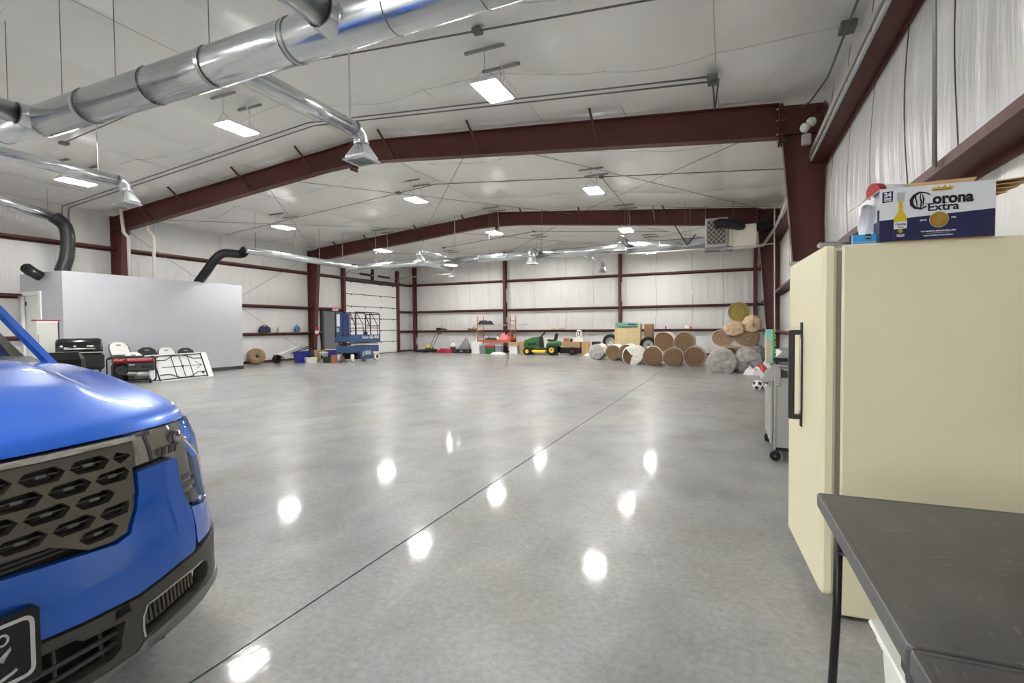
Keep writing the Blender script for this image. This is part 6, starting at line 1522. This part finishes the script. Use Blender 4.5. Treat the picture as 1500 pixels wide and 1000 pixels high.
# scaffold
sc_ = thing('scaffold', 'orange rolling scaffold with wooden deck by the back wall post', 'scaffold', (-11.1, BY, 0))
SX0, SX1, SY0, SY1 = -.93, .93, -.35, .35
for x in (SX0, SX1):
    for y in (SY0, SY1):
        mb = MB(); mb.tube([(x, y, .02), (x, y, 1.92)], .022, 7); obj('upright', mb, 'orange_metal', sc_)
        mb = MB(); mb.lathe([(.02, -.02), (.06, -.022), (.07, 0), (.06, .022), (.02, .02)], (x, y, .07), 'y', 12); obj('caster', mb, 'black_rubber', sc_)
    for z in (.35, .80, 1.12, 1.40, 1.68):
        mb = MB(); mb.tube([(x, SY0, z), (x, SY1, z)], .016, 6); obj('rung', mb, 'orange_metal', sc_)
for y in (SY0, SY1):
    mb = MB(); mb.bar((SX0, y, .60), (SX1, y, .60), .03, .10); obj('deck_rail', mb, 'orange_metal', sc_)
    mb = MB(); mb.bar((SX1, y, .28), (SX1 - .5, y, .58), .025); mb.bar((SX0, y, .28), (SX0 + .5, y, .58), .025); obj('corner_brace', mb, 'gray_light', sc_)
for k in range(3):
    mb = MB(); mb.box((SX0 + .02, SY0 + .03 + .215 * k, .655), (SX1 - .02, SY0 + .235 + .215 * k, .69)); obj('deck_plank', mb, 'orange_metal', sc_)
mb = MB(); mb.bar((SX0 - .35, SY0 - .02, 1.265), (SX1 + .75, SY0 - .02, 1.30), .30, .04); o = obj('walk_plank', mb, 'steel'); o.location = (-11.1, BY + .3, .16); tag(o, 'long aluminum plank laid across the upper rungs of the scaffold', 'plank')
tarp('duffel_bag', (-11.75, BY - .02, 1.475), (.95, .34, .26), mat('bag_black', srgb(30, 28, 32), .7), 'black duffel bag slumped on the scaffold plank', 'bag', 8)
t = thing('chainsaw', 'brown and black chainsaw hung at the left end of the scaffold', 'saw', (-12.45, BY - .1, 1.12))
mb = MB(); mb.cbox((.10, 0, .08), (.34, .16, .18), bev=.04); obj('motor_housing', mb, mat('saw_brown', srgb(104, 70, 50), .6), t)
mb = MB(); mb.bar((-.06, 0, .12), (-.30, 0, .14), .02, .07); obj('guide_bar', mb, 'dark_gray', t)
mb = MB(); mb.tube([(.0, 0, .16), (.06, 0, .24), (.22, 0, .24), (.26, 0, .14)], .014, 6); obj('handle', mb, 'black_plastic', t)
mb = MB(); mb.bar((.22, .0, .06), (.5, .0, .06), .02, .03); obj('hanger', mb, 'orange_metal', t)
tarp('black_coat', (-11.35, BY - .1, .695), (.70, .4, .13), 'black_plastic', 'dark coat lying on the orange scaffold deck', 'cloth', 11)
tarp('pink_blanket', (-10.62, BY - .05, .695), (.52, .4, .40), 'pink', 'pink blanket bundled on the orange scaffold deck', 'cloth', 14)
tarp('orange_jacket', (-10.30, BY + .1, .695), (.36, .3, .30), mat('jacket', srgb(180, 70, 40), .7), 'orange jacket beside the pink blanket on the scaffold', 'cloth', 15)
bottle('jug', (-10.95, BY - .2, .692), .06, .18, 'white_plastic', 'white_plastic', 'small white bottle on the scaffold deck beside the pink blanket')
bottle('jug', (-11.62, BY - .2, .692), .055, .26, 'gray_light', 'white_plastic', 'pale spray bottle at the left end of the scaffold deck')
carton('white_box', (-11.97, BY - .55, 0), (.44, .40, .60), 'white_plastic', 'tall white box on the floor at the left end of the scaffold', radians(4))
for i, (x, lab, rz) in enumerate(((-11.55, 'gray tote on the floor left of the red and green crates', 0), (-10.68, 'gray tote on the floor right of the red and green crates', .1))):
    tote('storage_tote', (x, BY - .60, 0), (.36, .34, .42), 'gray_plastic', lab, 'tote', rz, 'gray_light', .93)
carton('parts_case', (-11.12, BY - .62, 0), (.50, .34, .30), 'green_paint', 'dark green case under the scaffold with a red case on top', 0, tape='white_paint')
carton('parts_case', (-11.14, BY - .62, .303), (.52, .34, .13), 'red_plastic', 'red case stacked on the green case under the scaffold', 0, tape='white_paint')
tarp('white_sheet', (-10.55, BY - 1.0, 0), (.8, .3, .12), 'white_plastic', 'white rumpled sheet on the floor before the scaffold', 'cloth', 21)
carton('white_box', (-9.95, 23.1, 0), (.42, .38, .40), 'white_plastic', 'square white box under a brown carton right of the scaffold', 0)
carton('cardboard_box', (-9.93, 23.1, .402), (.52, .40, .17), 'cardboard', 'flat brown carton on the white box right of the scaffold', .05)
carton('cardboard_box', (-9.5, 23.25, 0), (.36, .36, .62), 'cardboard', 'tall brown carton partly behind the front of the green tractor', .1)
t = thing('tool_case', 'tan flat case lying on the low girt above the green tractor', 'case', (-8.0, 24.12, 1.203))
mb = MB(); mb.cbox((0, 0, .035), (.62, .16, .07), bev=.01); obj('case_body', mb, 'kraft', t)
mb = MB(); mb.cbox((0, -.082, .04), (.10, .008, .03), bev=.002); obj('latch', mb, 'white_paint', t)

# ------------------------------------------------------------------ green lawn tractor
lt_ = thing('lawn_tractor', 'green and yellow riding lawn tractor parked before the back wall', 'tractor', (-8.30, 22.55, 0), radians(6))
def sec(x, w, z0, z1, k=.75): return [(x, -w, z0), (x, w, z0), (x, w, z0 + (z1 - z0) * .7), (x, w * k, z1), (x, -w * k, z1), (x, -w, z0 + (z1 - z0) * .7)]
def loft(secs): 
    mb = MB(); n = len(secs[0]); V = [p for s in secs for p in s]
    mb.add(V, [(i * n + k, i * n + (k + 1) % n, (i + 1) * n + (k + 1) % n, (i + 1) * n + k) for i in range(len(secs) - 1) for k in range(n)] + [tuple(range(n - 1, -1, -1)), tuple(range((len(secs) - 1) * n, len(secs) * n))], False); return mb
mb = loft([sec(-.84, .16, .42, .62), sec(-.80, .22, .34, .70), sec(-.45, .25, .34, .82), sec(-.10, .25, .36, .88), sec(-.06, .23, .38, .87)]); hd2 = obj('hood', mb, 'green_paint', lt_, bevel=.015)
mb = MB(); mb.cbox((-.845, 0, .50), (.03, .26, .16), bev=.01); obj('front_grille', mb, 'black_plastic', hd2)
for s in (-1, 1):
    mb = MB(); mb.cbox((-.79, s * .17, .60), (.08, .08, .06), bev=.02); obj('headlamp', mb, 'gray_light', hd2)
    mb = MB(); mb.bar((-.62, s * .252, .50), (-.2, s * .254, .55), .004, .10); obj('side_vent', mb, 'black_plastic', hd2)
mb = loft([sec(-.06, .22, .34, .90), sec(.04, .20, .34, .86), sec(.08, .16, .34, .60)]); obj('dash_tower', mb, 'black_plastic', lt_)
mb = MB(); mb.tube([(.0, 0, .86), (.09, 0, .98)], .018, 6); mb.tube([(.10 + .10 * cos(a), .17 * sin(a), .99 + .09 * cos(a)) for a in [2 * pi * k / 16 for k in range(16)]], .016, 6, closed=True); mb.bar((.03, 0, .93), (.17, 0, 1.05), .03, .02); obj('steering_wheel', mb, 'black_plastic', lt_)
mb = MB(); mb.box((-.80, -.16, .22), (.80, .16, .32)); obj('frame', mb, 'black_plastic', lt_)
mb = MB(); mb.cbox((.16, 0, .33), (.50, .80, .04), bev=.01); obj('foot_deck', mb, 'green_paint', lt_)
mb = loft([sec(.30, .36, .36, .52), sec(.45, .42, .36, .66), sec(.84, .42, .40, .66), sec(.92, .36, .44, .60)]); obj('rear_fender', mb, 'green_paint', lt_, bevel=.02)
mb = MB(); mb.cbox((.52, 0, .70), (.40, .44, .09), bev=.03); mb.cbox((.72, 0, .86), (.10, .42, .34), bev=.04, ry=.25); st = obj('seat', mb, 'black_plastic', lt_)
mb = MB(); mb.cbox((.56, 0, .735), (.28, .36, .05), bev=.02); mb.cbox((.675, 0, .88), (.03, .34, .24), bev=.01, ry=.25); obj('seat_cushion', mb, mat('tractor_seat', srgb(214, 196, 96), .5), st)
mb = MB(); mb.cbox((-.02, 0, .19), (.70, .96, .12), bev=.03); mb.cbox((.05, -.52, .17), (.44, .10, .09), bev=.02); obj('mower_deck', mb, 'yellow_paint', lt_)
for x, r, w in ((-.60, .19, .15), (.60, .26, .22)):
    for s in (-1, 1):
        y = s * (.40 if r < .2 else .38)
        mb = MB(); mb.lathe([(r * .5, -w / 2), (r * .88, -w / 2), (r, -w * .32), (r, w * .32), (r * .88, w / 2), (r * .5, w / 2)], (x, y, r), 'y', 22); w_ = obj('tire', mb, 'black_rubber', lt_)
        mb = MB(); mb.lathe([(.001, -w * .40), (r * .22, -w * .44), (r * .48, -w * .38), (r * .52, -w * .5), (r * .52, w * .5), (r * .48, w * .38), (.001, w * .40)], (x, y, r), 'y', 18); obj('rim', mb, 'yellow_paint', w_)
        if r > .2: mb = MB(); mb.lathe([(.001, s * w * .47), (.035, s * w * .46), (.04, s * w * .40)], (x, y, r), 'y', 10); obj('hub_cap', mb, 'black_plastic', w_)
# dump cart behind the tractor with its load
dc = thing('dump_cart', 'black towed dump cart loaded with a carton behind the green tractor', 'cart', (-6.98, 23.0, 0), radians(6))
mb = MB(); V = [(-.52, -.36, .36), (.52, -.36, .36), (.52, .36, .36), (-.52, .36, .36), (-.44, -.30, .08), (.44, -.30, .08), (.44, .30, .08), (-.44, .30, .08)]
mb.add(V, [(0, 1, 5, 4), (1, 2, 6, 5), (2, 3, 7, 6), (3, 0, 4, 7), (4, 5, 6, 7)]); obj('tray', mb, 'black_plastic', dc)
for s in (-1, 1):
    mb = MB(); mb.lathe([(.03, -.05), (.16, -.055), (.19, -.03), (.19, .03), (.16, .055), (.03, .05)], (.14, s * .40, .19), 'y', 20); w_ = obj('wheel', mb, 'black_rubber', dc)
    mb = MB(); mb.lathe([(.001, s * .058), (.08, s * .056), (.10, s * .04)], (.14, s * .40, .19), 'y', 14); obj('rim', mb, mat('cart_rim', srgb(90, 40, 44), .5) if s < 0 else 'dark_gray', w_)
mb = MB(); mb.bar((-.50, 0, .20), (-.80, 0, .24), .04); obj('drawbar', mb, 'dark_gray', dc)
mb = MB(); mb.lathe([(.001, -.03), (.045, -.028), (.05, .0), (.045, .028), (.001, .03)], (-.50, -.38, .07), 'y', 14); obj('jack_wheel', mb, 'white_plastic', dc)
carton('cardboard_box', (-6.92, 23.0, .30), (.86, .48, .32), 'cardboard', 'wide brown carton carried in the black dump cart', radians(6))
carton('cardboard_box', (-6.28, 23.10, 0), (.34, .46, .62), 'plywood', 'dark brown carton standing right behind the dump cart', radians(8))
carton('red_box', (-7.18, 22.95, .623), (.24, .2, .17), 'orange_metal', 'small orange red box on the carton in the dump cart', .2)
bottle('jug', (-6.93, 22.9, .623), .06, .18, 'black_plastic', 'black_plastic', 'black bottle on the carton in the dump cart')
carton('white_box', (-6.58, 23.05, .623), (.46, .34, .19), 'white_plastic', 'low white box on the carton in the dump cart', 0)
t = thing('white_canister', 'white canister with black emblem standing highest on the dump cart load', 'canister', (-6.58, 23.05, .816))
mb = MB(); mb.lathe([(.15, 0), (.16, .02), (.15, .22), (.11, .28), (.11, .36), (.001, .37)], (0, 0, 0), 'z', 18); obj('canister_body', mb, 'white_plastic', t)
mb = MB(); mb.prism([(-.05, .10), (.08, .10), (.08, .30), (-.05, .30)], -.155, -.10, 'xz'); obj('emblem', mb, 'ink_black', t)
mb = MB(); mb.prism([(-.01, .15), (.045, .13), (.03, .27), (-.015, .25)], -.158, -.154, 'xz'); obj('emblem', mb, 'white_paint', t)
carton('white_box', (-5.80, 23.35, 0), (.34, .30, .46), 'white_plastic', 'white carton with black top between dump cart and wrapped roll', 0, tape='ink_black')
carton('black_box', (-5.82, 23.35, .464), (.40, .28, .16), 'black_plastic', 'black box on top of the white carton by the dump cart', 0)
tarp('plastic_sheet', (-5.55, 22.6, 0), (1.1, .6, .26), 'bag_white', 'crumpled clear white plastic sheet on the floor left of the rolls', 'plastic', 31)
t = thing('shop_funnel', 'black funnel shaped tub behind the crumpled plastic sheet', 'tub', (-5.35, 23.3, 0))
mb = MB(); mb.lathe([(.12, 0), (.30, .40), (.32, .40), (.31, .42), (.28, .42), (.10, .02)], (0, 0, 0), 'z', 18); obj('tub_body', mb, 'black_plastic', t)
mb = MB(); mb.tube([(-.3, 0, .41), (-.1, 0, .50), (.1, 0, .50), (.3, 0, .41)], .01, 5); obj('handle', mb, 'dark_gray', t)
# tires behind the rolls
def tire(loc, rz, label, lean=0.0):
    t = thing('spare_tire', label, 'tire', loc, rz)
    mb = MB(); mb.lathe([(.20, -.09), (.29, -.10), (.335, -.08), (.345, -.03), (.345, .03), (.335, .08), (.29, .10), (.20, .09), (.19, 0), (.20, -.09)], (0, 0, .345), 'y', 26); w = obj('tread', mb, 'black_rubber', t)
    mb = MB(); mb.lathe([(.04, -.03), (.10, -.05), (.18, -.04), (.20, -.08), (.20, .08), (.18, .04), (.04, .03)], (0, 0, .345), 'y', 20); obj('rim', mb, 'steel', t)
tire((-4.95, 22.4, .30), .1, 'spare tire peeking over the wrapped roll left of the wooden crate')
mb = MB(); mb.cbox((0, 0, .15), (.6, .5, .296), bev=.01); o = obj('wooden_block', mb, 'wood'); o.location = (-4.95, 22.4, 0); tag(o, 'wooden block hidden behind the rolls carrying the left spare tire', 'block')
tire((-3.05, 20.8, .22), .1, 'spare tire half hidden between the wooden crate and the top rolls')
mb = MB(); mb.cbox((0, 0, .11), (.6, .5, .216), bev=.01); o = obj('wooden_block', mb, 'wood'); o.location = (-3.05, 20.8, 0); tag(o, 'wooden block hidden behind the rolls carrying the right spare tire', 'block')

# ------------------------------------------------------------------ wooden crate on end
cr = thing('wooden_crate', 'tall light wooden crate with teal wrap on top behind the rolls', 'crate', (-3.92, 21.2, 0), radians(3))
CWd, CHt = 1.04, 1.46
for k in range(4):
    mb = MB(); w = (CWd - .16) / 4; x = -CWd / 2 + .08 + w * (k + .5); mb.box((x - w / 2 + .003, -.30, .05), (x + w / 2 - .003, -.28, CHt - .03)); pk = obj('plank', mb, 'wood', cr)
    for z in (.30, .42): q = MB(); q.lathe([(.001, -.004), (.012, -.003), (.013, 0)], (x + (.03 if z > .35 else -.04), -.30, z), 'y', 8); obj('knot', q, 'plywood', pk)
for x in (-CWd / 2 + .04, CWd / 2 - .04):
    mb = MB(); mb.cbox((x, -.30, CHt / 2), (.085, .06, CHt), bev=.006); obj('corner_batten', mb, 'wood', cr)
for a, b in (((-CWd / 2 + .01, -.27, .04), (-CWd / 2 + .03, .30, CHt - .03)), ((CWd / 2 - .03, -.27, .04), (CWd / 2 - .01, .30, CHt - .03)), ((-CWd / 2 + .03, .28, .04), (CWd / 2 - .03, .30, CHt - .03)), ((-CWd / 2 + .03, -.28, CHt - .03), (CWd / 2 - .03, .28, CHt - .01))):
    mb = MB(); mb.box(a, b); obj('side_board', mb, 'plywood', cr)
mb = MB(); V = []; n = 18
for k in range(n + 1):
    x = -CWd / 2 + .03 + (CWd - .10) * k / n; dz = .02 * sin(k * 1.9) + .014 * sin(k * 4.1)
    V += [(x, -.335, CHt - .17 + dz), (x, -.337, CHt + .02 + .3 * dz), (x, .30, CHt + .03 + .2 * dz)]
mb.add(V, [(3 * k + j, 3 * k + 3 + j, 3 * k + 4 + j, 3 * k + 1 + j) for k in range(n) for j in (0, 1)], True); wr = obj('teal_wrap', mb, 'teal_film', cr)
for k in range(4): q = MB(); x = -.42 + .10 * k; q.bar((x, -.342, CHt - .06), (x + .02, -.342, CHt - .02), .02, .003); obj('printed_mark', q, 'carton_navy', wr)
q = MB(); q.bar((.02, -.342, CHt - .045), (.36, -.342, CHt - .045), .003, .05); obj('printed_mark', q, 'carton_navy', wr)
q = MB(); q.bar((-.34, -.342, CHt - .16), (.42, -.342, CHt - .15), .004, .03); obj('wrap_fold', q, 'green_paint', wr)
carton('cardboard_box', (-3.18, 21.9, 0), (.34, .5, 1.42), 'cardboard', 'tall brown carton standing behind the right side of the wooden crate', 0)
mb = MB(); mb.cbox((0, 0, .06), (.05, .05, .12), bev=.01); o = obj('wall_bracket', mb, 'black_plastic'); o.location = (-2.75, 24.12, 1.203); tag(o, 'small black bracket on the low girt right of the wooden crate', 'bracket')
t = thing('paper_bundle', 'small white and red bundle on the low girt above the top rolls', 'bundle', (-1.75, 24.12, 1.203))
mb = MB(); mb.cbox((-.06, 0, .08), (.22, .12, .16), bev=.04); obj('bundle_wrap', mb, 'white_plastic', t)
mb = MB(); mb.cbox((.10, 0, .05), (.12, .10, .10), bev=.02); obj('red_end', mb, 'pink', t)

# ------------------------------------------------------------------ rolls of insulation
K['roll_face'] = mat('roll_face', srgb(140, 114, 88), .9, var=.12, var_scale=14, bump=.4, bump_scale=40)
K['roll_face_pale'] = mat('roll_face_pale', srgb(182, 156, 130), .9, var=.08, var_scale=14, bump=.4, bump_scale=40)
K['roll_groove'] = mat('roll_groove', srgb(112, 84, 58), .9)
K['roll_white'] = mat('roll_white', srgb(232, 228, 220), .4, bump=.25, bump_scale=9)
K['roll_plastic'] = mat('roll_plastic', srgb(170, 165, 161), .26, var=.32, var_scale=7, bump=.6, bump_scale=11)
K['roll_yellow'] = mat('roll_yellow', srgb(176, 162, 86), .9, var=.12, var_scale=10, bump=.4, bump_scale=30)
K['film_peach'] = mat('film_peach', srgb(232, 204, 170), .28, var=.14, var_scale=8, bump=.6, bump_scale=12)
K['film_orange'] = mat('film_orange', srgb(206, 150, 84), .5, var=.2, var_scale=8, bump=.5, bump_scale=14)
def roll(c, r, ln, face, skin, label, rz=0.0, wrap=None, sx=1.0, tilt=0.0, tear=False, spiral=True, seed=0, gather=False, loose=0.0):
    """roll lying with its axis along local y; c = centre of the near end; squashed by sx"""
    t = thing('insulation_roll', label, 'roll', (c[0], c[1], c[2] - r), rz, 'insulation rolls')
    rnd = random.Random(seed); n = 28; ph = rnd.random() * 6
    lump = [1 + .018 * sin(3 * (2 * pi * k / n) + ph) + .012 * sin(5 * (2 * pi * k / n) + 2 * ph) for k in range(n)]
    def ring_(y, k_, jit=0.0): return [(sx * r * k_ * lump[k] * cos(2 * pi * k / n) * (1 + jit * rnd.uniform(-1, 1)), y, r + r * k_ * lump[k] * sin(2 * pi * k / n) * (1 + jit * rnd.uniform(-1, 1))) for k in range(n)]
    mb = MB(); ys = [(0.0, .97), (.02, .995), (.3 * ln, 1.0), (.6 * ln, .995), (.97 * ln, .99), (ln, .95)]
    V = [p for y, k_ in ys for p in ring_(y, k_)]
    mb.add(V, [(i * n + k, i * n + (k + 1) % n, (i + 1) * n + (k + 1) % n, (i + 1) * n + k) for i in range(len(ys) - 1) for k in range(n)], True); mb.add(V[-n:], [tuple(range(n))], False)
    obj('roll_skin', mb, skin, t)
    mb = MB(); P = []; ks = (.965, .8, .62, .44, .26, .10)
    for i, k_ in enumerate(ks): P += ring_(.008 - .018 * sin(i * 2.2 + ph), k_)
    mb.add(P, [(i * n + k, i * n + (k + 1) % n, (i + 1) * n + (k + 1) % n, (i + 1) * n + k) for i in range(len(ks) - 1) for k in range(n)] + [tuple(range((len(ks) - 1) * n, len(ks) * n))], True); fc = obj('roll_end', mb, face, t)
    if spiral:
        N = 90; turns = 3.5; mb = MB(); mb.tube([(sx * r * (.12 + .80 * k / N) * cos(turns * 2 * pi * k / N + ph), -.014, r + r * (.12 + .80 * k / N) * sin(turns * 2 * pi * k / N + ph)) for k in range(N + 1)], .007, 4); obj('spiral_edge', mb, 'roll_groove' if face == 'roll_face' else 'roll_face', fc)
    if wrap:
        # loose film gathered over the near end
        mb = MB(); P = []; ks = ((.06, 1.015), (-.02, 1.02), (-.045, .90), (-.05 if gather else -.03, .62), (-.06 if gather else -.035, .34), (-.10 if gather else -.03, .08))
        for i, (y, k_) in enumerate(ks):
            rg = ring_(y, k_, 0)
            P += [(p[0] * (1 + loose * .5 * sin(k * 1.7 + ph)), p[1] - (.035 + loose * .1) * (.5 + .5 * sin(k * (2.6 if gather else 1.4) + i * (.2 if gather else 1.3) + ph)) * (1 if i > 1 else .2), p[2] * (1 + loose * .25 * sin(k * 2.3 + ph))) for k, p in enumerate(rg)]
        F = [(i * n + k, i * n + (k + 1) % n, (i + 1) * n + (k + 1) % n, (i + 1) * n + k) for i in range(len(ks) - 1) for k in range(n) if not (tear and i > 1 and 10 <= k <= 19)] + ([] if tear else [tuple(range((len(ks) - 1) * n, len(ks) * n))])
        mb.add(P, F, True); obj('film_wrap', mb, wrap, t)
        if gather: mb = MB(); mb.lathe([(.05, -.10), (.07, -.16), (.03, -.20)], (0, 0, r), 'y', 8); obj('film_knot', mb, wrap, t)
    mb = MB(); mb.tube([(p[0] * 1.004, .28 * ln, r + (p[2] - r) * 1.004) for p in ring_(0, 1.0)], .006, 4, closed=True); obj('strap_band', mb, 'dark_gray' if seed % 2 else 'gray_light', t)
    return t
RY = 17.42
roll((-4.920, 19.700, 0.316), .31, 1.25, 'roll_face', 'roll_white', 'film wrapped roll at the far left of the row, end covered in crinkled plastic', .05, 'roll_plastic', seed=1)
roll((-4.205, 19.500, 0.316), .30, 1.25, 'roll_face', 'roll_white', 'bare brown roll second from the left end of the floor row', .05, seed=2)
roll((-3.581, 19.000, 0.348), .305, 1.25, 'roll_face', 'roll_white', 'brown roll half hidden behind the torn white wrapped roll', .05, seed=3)
roll((-3.120, 17.550, 0.306), .345, 1.3, 'roll_face', 'roll_white', 'white wrapped roll with torn film showing its brown core', .04, 'roll_white', tear=True, seed=4)
roll((-2.412, 17.420, 0.313), .335, 1.3, 'roll_face', 'roll_white', 'bare brown floor roll just right of the torn white one', .03, seed=5)
roll((-1.740, 17.340, 0.282), .325, 1.3, 'roll_face', 'roll_white', 'slightly flattened brown floor roll in the middle under two top rolls', .03, sx=1.06, seed=6)
roll((-1.067, 17.320, 0.306), .345, 1.3, 'roll_face', 'roll_white', 'brown floor roll with scorched dark face left of the gray wrapped roll', .03, seed=7)
roll((-2.071, 17.640, 0.800), .335, 1.3, 'roll_face', 'roll_white', 'brown roll stacked on the floor row, the left one of two', .03, seed=8)
roll((-1.409, 17.620, 0.797), .335, 1.3, 'roll_face', 'roll_white', 'brown roll stacked on the floor row, the right one of two', .03, seed=9)
roll((-0.209, 15.350, 0.298), .372, 1.35, 'roll_face', 'roll_white', 'large roll with smooth gray plastic tucked over its end on the floor', .02, 'roll_plastic', sx=1.04, seed=10)
roll((0.446, 15.600, 0.314), .375, 1.35, 'roll_face', 'roll_white', 'large roll with gray plastic gathered to a knot at its end', -.02, 'roll_plastic', seed=11, gather=True)
roll((.74, 17.1, .345), .345, 1.2, 'roll_face', 'roll_plastic', 'plastic covered roll behind the knotted one beside the printed box', -.02, 'roll_plastic', sx=1.12, seed=12)
roll((-.08, 17.05, .345), .345, 1.2, 'roll_face', 'roll_white', 'roll lying hidden behind the smooth gray wrapped one, carrying the pale rolls', 0, sx=1.1, seed=13)
roll((-0.217, 17.200, 0.933), .27, 1.2, 'roll_face_pale', 'roll_white', 'pale pinkish flattened roll in the second layer, the left one', 0, sx=1.28, seed=14)
roll((0.479, 17.200, 0.944), .27, 1.2, 'roll_face_pale', 'roll_white', 'pale pinkish flattened roll in the second layer, the right one', 0, sx=1.36, seed=15)
roll((0.098, 17.100, 1.234), .23, 1.1, 'film_orange', 'film_peach', 'loosely bagged orange roll resting in the third layer on the left', .05, 'film_peach', sx=1.25, seed=16, loose=.22)
roll((0.611, 17.200, 1.378), .27, 1.1, 'film_orange', 'film_peach', 'peach film bagged roll bulging in the third layer on the right', -.05, 'film_peach', seed=17, gather=True, loose=.16)
roll((0.244, 17.300, 1.758), .305, 1.1, 'roll_yellow', 'film_peach', 'yellow green roll on the very top of the heap', 0, sx=1.08, seed=18)
tarp('plastic_bag', (0.624, 14.849, 0.000), (.55, .45, .26), 'bag_white', 'crumpled clear plastic bag on the floor before the knotted roll', 'plastic', 41)
tarp('wood_offcuts', (0.040, 16.500, 0.660), (.5, .3, .05), 'plywood', 'scrap of tan paper on top of the wrapped floor rolls', 'paper', 43)
